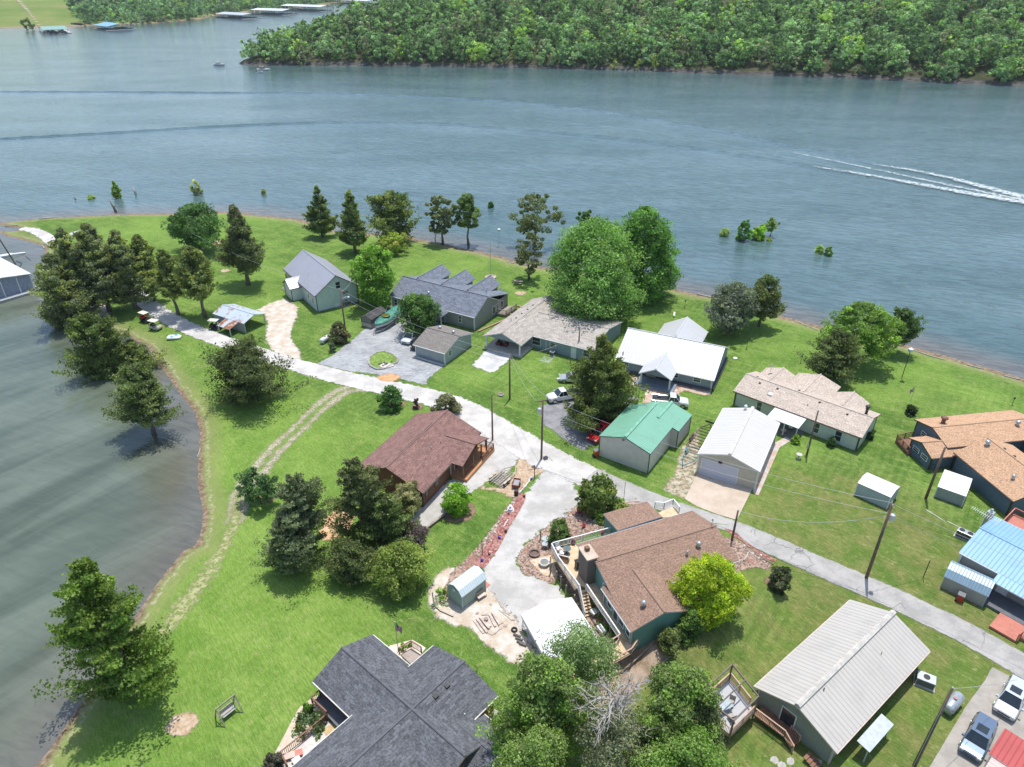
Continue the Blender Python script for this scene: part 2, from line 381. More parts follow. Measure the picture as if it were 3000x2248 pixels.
GX0, GY0 = -150., 26.; ix = np.where((xs >= GX0)&(xs <= 100))[0]; iy = np.where(ys >= GY0)[0]; ZG = Z.reshape(len(ys), len(xs))[np.ix_(iy, ix)]
def TG(Q):                                              # height of the lawn mesh itself, so that sheets follow it
    Q = np.asarray(Q, float); fx = np.clip(Q[:,0]-GX0, 0, ZG.shape[1]-1.001); fy = np.clip(Q[:,1]-GY0, 0, ZG.shape[0]-1.001); i = fx.astype(int); j = fy.astype(int); a = fx-i; b = fy-j
    z00, z10, z01, z11 = ZG[j, i], ZG[j, i+1], ZG[j+1, i], ZG[j+1, i+1]
    return np.maximum(z00*(1-a)*(1-b)+z10*a*(1-b)+z01*(1-a)*b+z11*a*b, np.maximum(z00+(z10-z00)*a+(z11-z10)*b, z00+(z01-z00)*b+(z11-z01)*a)*.5+(z00*(1-a)*(1-b)+z10*a*(1-b)+z01*(1-a)*b+z11*a*b)*.5)
keep = SD > -16; kf = keep[F].all(1)
ter = np_mesh('lawn', np.c_[Q, Z], F[kf], mk_grass(), attrs={'sd':('FLOAT','POINT',SD),'wear':('FLOAT','POINT',wear),'lot':('FLOAT','POINT',LOT),'lk':('FLOAT','POINT',np.clip((Q[:,1]-(150-(Q[:,0]+60)*.45))/15, 0, 1))})
tag(ter, None, None, kind='structure'); ter.data.polygons.foreach_set('use_smooth', [True]*len(ter.data.polygons))
# far hill
def HZ(Q):
    Q = np.asarray(Q, float); s = sdf(Q, HILL)
    z = np.where(s < 0, WZ+s*.3, WZ+np.minimum(s/1.6, 1)*1.9+np.maximum(s-1.6, 0)*.30)
    z = np.where(z > 40, 40+(z-40)*.55, z)
    z = z+np.where(s > 8, 3.0*vn(Q[:,0], Q[:,1], .03, 1)+1.2*vn(Q[:,0], Q[:,1], .09, 2), 0)
    return np.clip(z, -6, 90), s
Q, F = grid(np.concatenate([np.arange(-260, 480, 4.), np.arange(480, 1301, 20.)]), np.concatenate([np.arange(400, 680, 2.5), np.arange(680, 1301, 20.)]))
Z, SD = HZ(Q); kf = (SD > -12)[F].all(1)
o = np_mesh('hill', np.c_[Q, Z], F[kf], mk_hillsoil(), attrs={'hz':('FLOAT','POINT',Z)}); tag(o, None, None, kind='structure')
def BZ(Q):
    Q = np.asarray(Q, float); s = sdf(Q, BANK)
    z = np.where(s < 0, WZ+s*.3, WZ+np.minimum(s/3, 1)*.9+np.maximum(s-3, 0)*.075)
    east = np.clip((Q[:,0]+300)/120, 0, 1); z = z+np.where(s > 3, east*np.minimum(s*.12, 25), 0)
    return np.clip(z, -6, 160), s
Q, F = grid(np.arange(-1500, 60, 12.), np.arange(700, 2300, 12.)); Z, SD = BZ(Q); kf = (SD > -14)[F].all(1)
o = np_mesh('far_bank', np.c_[Q, Z], F[kf], mk_meadow(), attrs={'sd':('FLOAT','POINT',SD)}); tag(o, None, None, kind='structure')
# ------------------------------------------------------------------ lake
def mk_water():
    m = NT('lake water'); sd = m.attr('sd'); fs = m.attr('fs')
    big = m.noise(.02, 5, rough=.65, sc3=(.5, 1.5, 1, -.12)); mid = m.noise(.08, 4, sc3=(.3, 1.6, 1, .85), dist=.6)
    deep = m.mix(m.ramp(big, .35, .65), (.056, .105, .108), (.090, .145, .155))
    murk_sheen = m.mix(m.ramp(mid, .30, .72), (.060, .080, .054), (.140, .168, .128))  # murky cove colour; sheen painted in as its lighter streaks
    col = m.mix(m.ramp(fs, 0, 1), deep, murk_sheen)
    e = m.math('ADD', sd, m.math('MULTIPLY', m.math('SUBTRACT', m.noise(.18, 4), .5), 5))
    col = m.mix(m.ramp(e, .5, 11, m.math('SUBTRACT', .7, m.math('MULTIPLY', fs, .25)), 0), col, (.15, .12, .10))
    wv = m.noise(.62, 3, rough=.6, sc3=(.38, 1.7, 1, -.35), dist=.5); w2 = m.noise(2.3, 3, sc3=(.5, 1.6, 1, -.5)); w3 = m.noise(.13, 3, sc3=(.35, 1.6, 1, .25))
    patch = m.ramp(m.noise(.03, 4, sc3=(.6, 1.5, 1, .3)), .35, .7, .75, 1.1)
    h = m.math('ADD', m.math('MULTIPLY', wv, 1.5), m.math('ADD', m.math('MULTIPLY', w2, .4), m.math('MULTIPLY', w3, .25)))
    col = m.mix(m.ramp(wv, .36, .60, m.math('MULTIPLY', fs, .38), m.math('SUBTRACT', 1.0, m.math('MULTIPLY', fs, .38))), m.mix(1, col, (.80, .81, .82), 'MULTIPLY'), m.mix(1, col, (1.20, 1.2, 1.18), 'MULTIPLY'))  # ripple light and shade mixed into the base colour
    m.inp(m.b, 'Base Color', col)
    b = m.n('Bump'); b.inputs['Distance'].default_value = .30; m.l(m.math('MULTIPLY', m.math('MULTIPLY', patch, .42), m.math('SUBTRACT', 1.0, m.math('MULTIPLY', fs, .5))), b.inputs['Strength']); m.l(h, b.inputs['Height']); m.l(b.outputs[0], m.b.inputs['Normal'])
    m.b.inputs['IOR'].default_value = 1.42
    return m.done(None, .07, 0, .7)
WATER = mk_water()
ax = lambda v: np.array(v, float)
xs = np.concatenate([ax([-9000,-4000,-2000,-1200,-700,-450]), np.arange(-320, 200, 3.), ax([230,280,360,500,800,1500,4000,9000])])
ys = np.concatenate([ax([-1500,-500,-150]), np.arange(-60, 260, 3.), ax([280,320,400,500,700,1000,1600,3000,9000])])
Q, F = grid(xs, ys); sd = -sdf(Q, LAND)
covepoly = [G(*p) for p in [(-500,640),(30,672),(150,720),(300,1000),(480,1060),(660,1350),(640,1600),(100,2300),(-400,2600),(-900,1200)]]
fs = np.clip(sdf(Q, covepoly)/10+.3, 0, 1)
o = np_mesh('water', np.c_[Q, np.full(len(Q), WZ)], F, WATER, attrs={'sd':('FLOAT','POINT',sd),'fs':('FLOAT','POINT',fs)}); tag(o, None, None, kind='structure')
# ------------------------------------------------------------------ sheets laid on the ground
def sheet(name, pts, mat, dz=.03, gsp=.6, world=False, label=None, cat=None, kind='structure', margin=1.2, zf=None):
    P_ = np.array([p if world else G(*p) for p in pts], float)
    lo, hi = P_.min(0)-margin, P_.max(0)+margin
    Q, F = grid(np.arange(lo[0], hi[0]+gsp, gsp), np.arange(lo[1], hi[1]+gsp, gsp))
    s = sdf(Q, P_); z = TG(Q) if zf is None else zf(Q)
    kf = (s[F] > -margin).any(1)&(s[F] > -margin*1.6).all(1)
    u = np.unique(F[kf]); mp = np.full(len(Q), -1); mp[u] = np.arange(len(u))
    o = np_mesh(name, np.c_[Q[u], z[u]+dz], mp[F[kf]], mat, attrs={'sd':('FLOAT','POINT',s[u])})
    return tag(o, label, cat, kind=kind)
def band(pl, wid):                                      # centreline + widths -> outline
    pl = [Vector(p) for p in pl]; L = []; Rr = []
    for i, p in enumerate(pl):
        d = (pl[min(i+1, len(pl)-1)]-pl[max(i-1, 0)]).normalized(); n = Vector((-d.y, d.x)); w_ = wid[i] if hasattr(wid, '__len__') else wid
        L.append(tuple(p+n*w_/2)); Rr.append(tuple(p-n*w_/2))
    return L+Rr[::-1]
def two(c1, c2, sc=.6, fine=8.0, c3=None, k=.4):
    def f(m):
        a = m.mix(m.ramp(m.noise(sc, 5, rough=.65), .35, .65), c1, c2)
        return m.mix(m.ramp(m.noise(fine, 3, rough=.8), .5, .7, 0, k), a, c3 or tuple(x*.55 for x in c1))
    return f
def m_drive(m):
    b = m.mix(m.ramp(m.noise(.35, 5, rough=.7), .35, .65), (.30, .31, .32), (.42, .43, .43))
    s = m.noise(2.0, 5, rough=.7, sc3=(.35, 2.2, 1, .35), dist=1.2)
    b = m.mix(m.ramp(s, .50, .62, 0, .75), b, (.14, .145, .15)); return m.mix(m.ramp(m.noise(12, 2), .55, .7, 0, .35), b, (.58, .58, .56))
def m_brick(m):
    v = m.n('TexVoronoi'); v.inputs['Scale'].default_value = 1.6; m.l(m.obj(), v.inputs['Vector'])
    return m.mix(m.ramp(m.noise(.9, 4), .4, .6), m.mix(m.ramp(v.outputs['Color'], .3, .7), (.36, .19, .13), (.62, .5, .42)), (.50, .38, .30))
def m_chips(m):
    v = m.n('TexVoronoi'); v.inputs['Scale'].default_value = 4.5; m.l(m.obj(), v.inputs['Vector'])
    b = m.mix(m.ramp(v.outputs['Color'], .2, .8), (.24, .095, .08), (.42, .21, .18)); return m.mix(m.ramp(m.noise(5, 3), .62, .7), b, (.75, .66, .6))
def m_beds(m):
    v = m.n('TexVoronoi'); v.inputs['Scale'].default_value = 5.5; m.l(m.obj(), v.inputs['Vector'])
    b = m.mix(m.ramp(v.outputs['Color'], .2, .8), (.16, .115, .09), (.46, .33, .26)); return m.mix(m.ramp(m.noise(.5, 5, rough=.7), .5, .66, 0, .8), b, (.32, .16, .12))
GRAVEL = sheetmat('pale gravel', two((.40,.385,.36), (.55,.53,.50), .35, 9, (.24,.23,.215), .5), rag=1.2, bump=(9,.4,.04))
ROADM = sheetmat('gravel road', two((.45,.43,.40), (.62,.595,.56), .3, 9, (.28,.265,.24), .5), rag=.9, bump=(9,.4,.04))
def m_asph(m):
    a = two((.32,.31,.29), (.42,.405,.38), .5, 7, (.21,.205,.195), .5)(m); v = m.n('TexVoronoi', feature='DISTANCE_TO_EDGE'); v.inputs['Scale'].default_value = .42; mp = m.n('Mapping'); m.l(m.obj(), mp.inputs[0]); w_ = m.n('TexNoise'); w_.inputs['Scale'].default_value = .9; m.l(m.obj(), w_.inputs['Vector'])
    ad = m.n('MixRGB', blend_type='ADD'); ad.inputs[0].default_value = .9; m.l(m.obj(), ad.inputs[1]); m.l(w_.outputs['Color'], ad.inputs[2]); m.l(ad.outputs[0], v.inputs['Vector'])
    a = m.mix(m.math('MULTIPLY', m.ramp(v.outputs['Distance'], .0, .035, 1, 0), m.ramp(m.noise(.2, 3), .45, .6, 0, .75)), a, (.12,.12,.118)); return m.mix(m.ramp(m.noise(.16, 4, rough=.7), .5, .62, 0, .45), a, (.46,.44,.41))
ASPH = sheetmat('worn asphalt', m_asph if True else two((.27,.268,.262), (.36,.355,.345), .5, 7, (.18,.18,.178), .5), rag=.35, bump=(11,.3,.03))
DRIVE = sheetmat('streaked asphalt', m_drive, rag=.6)
DIRT = sheetmat('worn dirt', two((.36,.28,.18), (.52,.46,.37), .8, 7, (.22,.17,.09), .5), rag=1.4, soft=.6, thin=.44)
DIRT2 = sheetmat('bare dirt', two((.40,.27,.16), (.54,.44,.33), 2.2, 9, (.26,.15,.08), .5), rag=.9, soft=.4, bump=(5,.5,.06))
ROCKDIRT = sheetmat('stony dirt', two((.50,.41,.31), (.63,.59,.53), .7, 9, (.36,.22,.13), .45), rag=1.0, soft=.5, bump=(5,.7,.1))
TRACK = sheetmat('wheel track dirt', two((.34,.31,.20), (.50,.45,.34), .8, 7, (.20,.20,.08), .55), rag=.9, soft=.8, thin=.45, tsc=3.6)
CONC = sheetmat('concrete', two((.47,.38,.29), (.56,.47,.38), .5, 9, (.40,.33,.26), .3), rag=.02, soft=.05, nscale=4)
CONCG = sheetmat('grey concrete', two((.31,.285,.25), (.40,.37,.325), .6, 9, (.28,.26,.23), .4), rag=.03, soft=.05, nscale=4)
BRICKP = sheetmat('brick paving', m_brick, rag=.04, soft=.06, nscale=3)
CHIPS = sheetmat('red lava chips', m_chips, rag=.25, soft=.1, bump=(6,.9,.1))
BEDM = sheetmat('stony garden bed', m_beds, rag=.5, soft=.2, bump=(5,.8,.1))
WOODCH = sheetmat('wood chips', two((.52,.30,.15), (.68,.46,.28), 1.2, 7, (.33,.16,.07), .5), rag=1.0, soft=.3)
MULCH = sheetmat('mulch', two((.20,.13,.09), (.30,.20,.14), 1.2, 7), rag=.3)
DECKGR = sheetmat('pale paving', two((.50,.46,.42), (.64,.60,.56), .8, 9, (.36,.3,.25), .4), rag=.1)
# ------------------------------------------------------------------ road, drives, beds
E_ = lambda c, l: [q(c, x, y) for x, y in l]
road_px = [(60,664),(92,672),(130,688),(174,721),(250,775),(330,825),(412,870),(457,911),(515,945),(584,976),(653,1000),(721,1024),(868,1071),(1030,1115),(1220,1153),(1356,1193),(1464,1261),(1586,1336),(1722,1397),(1898,1471),(2061,1525),(2224,1580),(2386,1654),(2549,1722),(2712,1797),(2875,1878),(3000,1953),(3200,2080),(3500,2320)]
road_w = [2.2,2.6,3,3.2,3.4,3.6,3.8,3.8,3.7,3.6,3.6,3.6,3.7,4.2,4.4,4.8,5.2,5.4,4.6,4.0,3.7,3.5,3.4,3.4,3.4,3.4,3.4,3.4,3.4]
RC = [G(*p) for p in road_px]
def smooth_line(P_, W_, k=4):
    P_ = np.array(P_); t = np.arange(len(P_)); tt = np.linspace(0, len(P_)-1, (len(P_)-1)*k+1)
    X = np.interp(tt, t, P_[:,0]); Y = np.interp(tt, t, P_[:,1]); Wd = np.interp(tt, t, W_)
    for _ in range(3): X[1:-1] = (X[:-2]+2*X[1:-1]+X[2:])/4; Y[1:-1] = (Y[:-2]+2*Y[1:-1]+Y[2:])/4
    return list(zip(X, Y)), list(Wd)
a_, b_ = smooth_line(RC, road_w)
cut = next(i for i, p in enumerate(a_) if p[0] > 12)
sheet('gravel_drive', E_('b4', [(740,0),(870,290),(760,380),(640,450),(520,560),(440,620),(400,720),(450,820),(560,850),(700,900),(760,1000),(900,1130),(950,1300),(760,1400),(560,1390),(440,1200),(330,1060),(220,960),(170,870),(165,790),(230,680),(330,500),(400,380),(462,255),(560,110),(640,40)]), GRAVEL, .034)
sheet('cabin_yard', [(1322,1218),(1360,1185),(1464,1235),(1570,1300),(1520,1350),(1470,1400),(1428,1408),(1379,1450),(1295,1518),(1244,1550),(1205,1522),(1215,1480),(1330,1400)], GRAVEL, .030)
sheet('road', band(a_[:cut+2], b_[:cut+2]), ROADM, .042, world=True)
sheet('paved_road', band(a_[cut-1:], b_[cut-1:]), ASPH, .046, world=True)
sheet('driveway', E_('e2', [(120,1085),(330,990),(540,820),(750,635),(830,600),(1250,320),(1700,560),(1900,800),(1790,1110),(1745,1138),(1555,1290),(1565,1365),(1200,1290),(900,1230),(500,1180)]), DRIVE, .026)
sheet('dirt_drive', [q('c3',x,y) for x,y in [(170,1290),(300,1220),(430,1185),(540,1260),(540,1350),(490,1450),(475,1560),(570,1680),(560,1760),(340,1720),(250,1560),(265,1400),(235,1330)]], ROCKDIRT, .028)
sheet('gravel_pad', E_('e3', [(190,765),(505,828),(480,900),(265,1075),(20,965)]), sheetmat('white gravel', two((.46,.46,.455),(.62,.61,.60),.5,9,(.28,.28,.27),.5), rag=.8, soft=.3), .03)
sheet('parking_gravel', E_('d6', [(20,400),(120,380),(300,330),(520,200),(900,200),(1180,260),(1300,300),(900,620),(800,905),(640,905),(575,985),(330,835),(150,695),(30,625)]), sheetmat('grey gravel', two((.20,.20,.205),(.30,.30,.30),.5,9,(.12,.12,.12),.5), rag=.5, soft=.3), .028)
sheet('concrete_drive', E_('d7', [(490,1050),(1325,1305),(1275,1392)])+E_('b4', [(1988,428),(1850,388),(1700,330),(1612,275)]), CONC, .05, gsp=.25, margin=.35)
sheet('walkway', E_('d7', [(1310,1300),(1345,1392),(1408,1415),(1703,740),(1725,690),(1945,552),(1855,506),(1605,640),(1560,740)]), sheetmat('slab paving', lambda m: m.mix(m.ramp(m.noise(.9,3,sc3=(1,1,1,.3)),.4,.6),(.50,.36,.28),(.52,.48,.44)), rag=.03, soft=.05, nscale=4), .055, gsp=.2, margin=.3)
sheet('brick_path', E_('b1', [(420,1020),(440,1008),(530,1035),(610,1000),(950,1055),(1292,1135),(1292,1200),(1240,1215),(1120,1190),(1030,1165),(990,1190),(955,1215),(850,1200),(760,1190),(722,1240),(700,1290),(612,1290),(640,1200),(660,1165),(600,1145),(520,1130),(505,1100),(525,1060)]), BRICKP, .04, gsp=.25, margin=.3)
sheet('worn_ground', E_('d7', [(500,400),(380,520),(240,700),(190,900),(150,1100),(20,1230),(-40,1330),(290,1465),(465,1120),(505,1050),(545,800)]), DIRT, .025)
sheet('bare_ground', E_('e4', [(1560,270),(1700,240),(1880,290),(2010,420),(2060,560),(1780,660),(1640,780),(1520,940),(1400,990),(1280,930),(1080,870),(960,860),(1000,830),(1250,850),(1400,740),(1480,600),(1500,470)]), DIRT2, .038)
sheet('concrete_pad', E_('e4', [(1080,730),(1290,860),(1420,700),(1220,600)]), CONCG, .05, gsp=.25, margin=.3)
sheet('stony_border', E_('b4', [(-60,790),(60,690),(170,560),(290,390),(390,250),(430,230),(440,290),(300,520),(180,740),(90,800),(0,830),(-60,960),(-110,1040),(-130,960)]), BEDM, .03)
sheet('lava_chip_bed', E_('b4', [(425,240),(462,240),(466,275),(420,372),(352,472),(290,602),(232,690),(165,778),(88,752),(130,680),(200,590),(255,500),(320,385),(385,290)]), CHIPS, .06, gsp=.3, margin=.5)
sheet('shed_ground', E_('b4', [(-236,1019),(-225,930),(-150,800),(-60,760),(60,830),(180,860),(300,1010),(400,1130),(460,1250),(560,1390),(700,1480),(720,1640),(560,1640),(430,1530),(400,1470),(260,1375),(130,1280),(60,1195),(-60,1180),(-180,1120)]), ROCKDIRT, .026)
sheet('under_deck_gravel', E_('b4', [(650,760),(800,960),(900,1130),(940,1300),(1130,1330),(1260,1280),(1180,1130),(1000,900),(850,700)]), BEDM, .022)
sheet('garden_bed', E_('b4', [(1150,240),(1300,290),(1340,340),(1120,510),(1000,560),(660,610),(700,860),(640,900),(560,850),(450,820),(400,720),(440,620),(520,560),(640,450),(760,380),(880,290)]), BEDM, .03)
sheet('flagstones', E_('b4', [(490,720),(650,680),(700,830),(600,830)]), sheetmat('tan flags', two((.55,.38,.24),(.66,.55,.43),1.5,5), rag=.1, soft=.08), .06, gsp=.25, margin=.3)
sheet('side_bed', E_('b4', [(1230,1250),(1400,1180),(1650,1100),(1900,1060),(1830,1130),(1700,1275),(1540,1400),(1370,1555),(1200,1700),(900,1800),(640,1700),(560,1560),(700,1480),(960,1420),(1200,1350)]), sheetmat('side bed', two((.25,.18,.12),(.42,.32,.24),.8,6,(.15,.1,.07),.5), rag=.5, soft=.2, bump=(5,.7,.08)), .028)
sheet('lava_strip', E_('b4', [(1885,545),(1940,545),(2080,620),(2280,715),(2260,735),(1960,600)]), CHIPS, .05, gsp=.3, margin=.4)
sheet('corner_bed', E_('b4', [(1890,600),(1960,610),(2240,745),(2211,790),(1950,862),(1850,760)]), BEDM, .04, gsp=.3, margin=.5)
sheet('wood_chip_patch', E_('e5', [(850,820),(900,680),(1000,590),(1120,560),(1180,620),(1130,740),(1060,830),(940,860)]), WOODCH, .03)
for c, x, y, r in [('b3',1330,452,.9),('b3',1105,430,2.0),('e5',400,480,1.1),('b3',1600,500,1.9),('f',1341,1497,2.3),('f',2262,1727,1.0)]:
    X, Y = g(c, x, y); sheet('mulch_ring', [(X+r*math.cos(t), Y+r*math.sin(t)) for t in np.linspace(0, 6.28, 14)[:-1]], MULCH, .025, gsp=.3, world=True, margin=.6)
trk = [(1090,1133),(1020,1138),(975,1163),(920,1208),(868,1263),(820,1303),(785,1345),(755,1385),(722,1420),(700,1470),(690,1530),(650,1600),(600,1690),(520,1790),(462,1860)]
tc, tw_ = smooth_line([G(*p) for p in trk], [.7,1.2,1.4,.9,.8,1.1,1.1,1.2,1.4,1.1,.5,.45,.5,.35,.1])
tc, tw_ = tc[:41], tw_[:41]
for sgn in (-1, 1):
    pl = []
    for i, p in enumerate(tc):
        d = (Vector(tc[min(i+1, len(tc)-1)])-Vector(tc[max(i-1, 0)])).normalized(); pl.append((p[0]-d.y*.85*sgn, p[1]+d.x*.85*sgn))
    sheet('wheel_track', band(pl, tw_), TRACK, .02+.004*sgn, world=True, gsp=.4)
FT = sheetmat('faint track', two((.30,.31,.13), (.42,.41,.22), 1.2, 7, (.18,.24,.06), .4), rag=1.4, soft=1.2, thin=.47, tsc=1.8)
pl_, w_l = smooth_line([G(*p) for p in [(706,1440),(690,1520),(655,1600),(600,1695),(520,1795),(462,1870)]], [1.4,1.2,1.4,1.8,2.0,1.2]); sheet('wheel_track', band(pl_, w_l), FT, .02, world=True, gsp=.4)
for px, r in [((532,2120),1.15),((648,712),2.2),((242,683),2.6),((1525,859),1.0),((660,793),.9),((1050,1290),0)]:
    if r: X, Y = G(*px); sheet('bare_patch', [(X+r*math.cos(t)*1.2, Y+r*math.sin(t)) for t in np.linspace(0, 6.28, 14)[:-1]], DIRT2 if px[0] != 242 else GRAVEL, .02, gsp=.35, world=True, margin=.9)
X, Y = g('e2', 1060, 1272); sheet('clay_patch', [(X+1.9*math.cos(t), Y+1.2*math.sin(t)) for t in np.linspace(0, 6.28, 14)[:-1]], sheetmat('orange clay', two((.55,.27,.12),(.66,.40,.22),.9,6), rag=.8, soft=.8), .06, world=True)
sheet('parking_slab', E_('k5', [(1690,430),(2100,650),(2400,860),(2400,2200),(620,2200),(940,1640),(1370,920),(1620,580)]), CONCG, .03, gsp=.5, margin=.6)
sheet('gravel_bed', E_('g4', [(520,170),(365,290),(70,850),(120,1010),(360,1010),(720,420),(640,120)]), sheetmat('cream gravel', two((.52,.42,.31),(.64,.56,.46),.8,8,(.33,.25,.18),.5), rag=.05, soft=.05), .03, gsp=.25, margin=.3)
sheet('round_patio', E_('k1', [(1950,1010),(2060,900),(2130,950),(2168,1030),(2120,1110),(2110,1200),(2155,1350),(2090,1400),(2000,1100)]), CONCG, .03, gsp=.25, margin=.3)
sheet('corner_gravel', E_('k1', [(1205,400),(1405,345),(1515,412),(1400,560),(1290,500)]), sheetmat('cream gravel b', two((.60,.50,.40),(.72,.64,.55),.8,8), rag=.05, soft=.05), .03, gsp=.25, margin=.3)
sheet('far_track', [(-60,14),(0,17),(30,29),(52,36),(75,46),(95,58),(122,78),(112,78),(85,60),(65,48),(45,40),(20,33),(0,27),(-60,22)], sheetmat('pale track', two((.55,.42,.30),(.66,.55,.44),.1,1), rag=.6), .5, gsp=6, margin=12, zf=lambda Q: BZ(Q)[0])
# puddle inlet and ramp
sheet('boat_ramp', band([G(412,868), G(340,850), G(285,868), G(292,915), G(285,950)], [4,4,4,4,4]), CONCG, .04, world=True)
# ------------------------------------------------------------------ foliage
def leafmat(name, transl=.35, wet=.35):
    m = NT(name); c = m.attr('tint', True)
    col = m.mix(m.ramp(m.noise(.9, 3), .3, .7, 0, .3), c, m.mix(1, c, (1.25, 1.15, .8), 'MULTIPLY'))
    m.inp(m.b, 'Base Color', col); m.b.inputs['Roughness'].default_value = .55; m.b.inputs['Specular IOR Level'].default_value = wet
    t = m.n('BsdfTranslucent'); m.l(m.mix(1, col, (1.15, 1.25, .6), 'MULTIPLY'), t.inputs[0])
    mx = m.n('MixShader'); mx.inputs[0].default_value = transl; m.l(m.b.outputs[0], mx.inputs[1]); m.l(t.outputs[0], mx.inputs[2]); m.l(mx.outputs[0], m.out.inputs[0])
    return m.mat
LEAF = leafmat('foliage', .45)
BARK = plain('bark', (.19,.155,.13), .95, var=.35, sc=5)
DEADB = plain('bleached bark', (.42,.39,.35), .9, var=.25, sc=5)
def quads(C, size, rng, nrm=None, flat=0.0, asp=1.0):
    n = len(C)
    N = rng.normal(size=(n, 3)); 
    if nrm is not None: N = N*.75+nrm*1.0
    N[:, 2] += flat
    N /= np.linalg.norm(N, axis=1)[:, None]+1e-9
    A = np.cross(N, rng.normal(size=(n, 3))); A /= np.linalg.norm(A, axis=1)[:, None]+1e-9
    B = np.cross(N, A); s = (size*rng.uniform(.55, 1.25, n))[:, None]/2
    k = rng.uniform(.5, 1.0, (n, 1))
    V = np.stack([C-A*s*asp-B*s*k, C+A*s*asp*.6-B*s, C+A*s*asp+B*s*k, C-A*s*asp*.5+B*s], 1).reshape(-1, 3)
    return V
PROF = {'cone': lambda t: (1-t)**.75*(.35+.65*min(1, t*5+.35)),
        'cedar': lambda t: min(1, .6+t*2.2)*max(.02, 1-t)**.5,
        'oval': lambda t: math.sin(PI*min(1, max(.03, t*.93+.05)))**.6,
        'cdome': lambda t: math.sqrt(max(.02, 1-t*t))*(.75+.25*min(1, t*4)),
        'round': lambda t: math.sqrt(max(.02, 1-(2*t-.95)**2)),
        'dome': lambda t: math.sqrt(max(.02, 1-t*t))*(.75+.25*min(1, t*4)),
        'column': lambda t: (.75+.25*math.sin(t*9))*min(1, (1-t)*3+.25)}
def crown_pts(kind, r, z0, z1, ncl, nleaf, rng, clump=.28, shell=.55, lump=.18):
    """clump centres on an uneven envelope, then leaves round each"""
    f = PROF[kind]; cs = []; h = z1-z0
    ph = rng.uniform(0, 6.28, 4)
    while len(cs) < ncl:
        t = rng.uniform(0, 1); a = rng.uniform(0, 2*PI)
        env = f(t)*(1+lump*(math.sin(2*a+ph[0]+3*t)+.7*math.sin(3*a+ph[1]-5*t)+.6*math.sin(5*a+ph[2]+9*t)))
        if rng.uniform() > env*.9+.12: continue
        if lump > .19 and math.sin(t*13+ph[3]+2*math.sin(a+ph[0])) < -.55 and rng.uniform() < .5: continue
        rr = r*max(.05, env)*(shell+(1-shell)*math.sqrt(rng.uniform()))*rng.uniform(.72, 1.12)
        cs.append((rr*math.cos(a), rr*math.sin(a), z0+h*t, a, env))
    cs = np.array(cs); k = max(1, nleaf//ncl); 
    cr = r*clump*rng.uniform(.6, 1.25, ncl)
    out = rng.normal(size=(ncl, k, 3)); out /= np.linalg.norm(out, axis=2)[:, :, None]; out *= rng.uniform(.25, 1, (ncl, k, 1))**.5
    rad = np.stack([np.cos(cs[:,3]), np.sin(cs[:,3])], 1)
    if kind in ('cone', 'cedar', 'cdome'):
        d = out.copy(); along = d[:,:,0]*rad[:,None,0]+d[:,:,1]*rad[:,None,1]
        d[:,:,0] += along*rad[:,None,0]*1.0; d[:,:,1] += along*rad[:,None,1]*1.0; d[:,:,2] *= .42; d[:,:,2] += .32*along
        out = d
    else: out[:,:,2] *= .7
    C = cs[:, None, :3]+out*cr[:, None, None]
    if kind in ('cone', 'cedar', 'cdome'):              # feathery boughs that reach outward and lift at the tip
        rr = np.hypot(cs[:,0], cs[:,1])[:, None]; s_ = rng.uniform(0, 1, (ncl, k))**.75; reach = rng.uniform(.78, 1.1, (ncl, 1))
        rad_ = rr*(.42+.68*s_)*reach; th = cs[:,3][:, None]+rng.normal(size=(ncl, k))*.10
        jit = np.clip(rng.normal(size=(ncl, k, 3)), -1.7, 1.7)*(cr[:, None]*(.32-.17*s_))[:, :, None]
        C = np.stack([rad_*np.cos(th), rad_*np.sin(th), cs[:,2][:, None]-.10*rr+.30*rr*s_**1.5], 2)+jit; C[:,:,2] = np.minimum(C[:,:,2], z1+.02*h)
    N = out+np.stack([rad[:,0]*.35, rad[:,1]*.35, np.full(ncl, .35)], 1)[:, None, :]
    ci = np.repeat(np.arange(ncl), k)
    return C.reshape(-1, 3), N.reshape(-1, 3), ci, cs
def tint_arr(tint, ci, ncl, n, rng, var=.30, tint2=None):
    cl = rng.uniform(1-var, 1+var, ncl); base = np.tile(np.array(tint)*TK+.014, (ncl, 1))
    if tint2 is not None:
        tint2 = np.array(tint2)*TK+.02; k = (rng.uniform(size=ncl)**1.6)[:, None]; base = base*(1-k)+np.array(tint2)*k
    c = base*cl[:, None]; c = c[ci]*rng.uniform(1-var*.9, 1+var*.9, (n, 1))
    return np.clip(c, 0, 1)
def crown_obj(name, parent, kind, r, z0, z1, ncl, nleaf, size, tint, seed, tint2=None, clump=.28, shell=.55, flat=.15, lump=.18, mat=None, asp=1.0, off=(0,0)):
    rng = np.random.default_rng(seed)
    C, N, ci, cs = crown_pts(kind, r, z0, z1, ncl, nleaf, rng, clump, shell, lump)
    C[:,0] += off[0]; C[:,1] += off[1]; C[:,2] = np.maximum(C[:,2], .1)
    V = quads(C, size, rng, N, flat, asp)
    F = np.arange(len(V)).reshape(-1, 4)
    t = tint_arr(tint, ci, len(cs), len(C), rng, tint2=tint2)
    col = np.repeat(np.c_[t, np.ones(len(t))], 4, 0)
    o = np_mesh(name, V, F, mat or LEAF, parent, {'tint': ('FLOAT_COLOR', 'POINT', col)})
    return o, cs
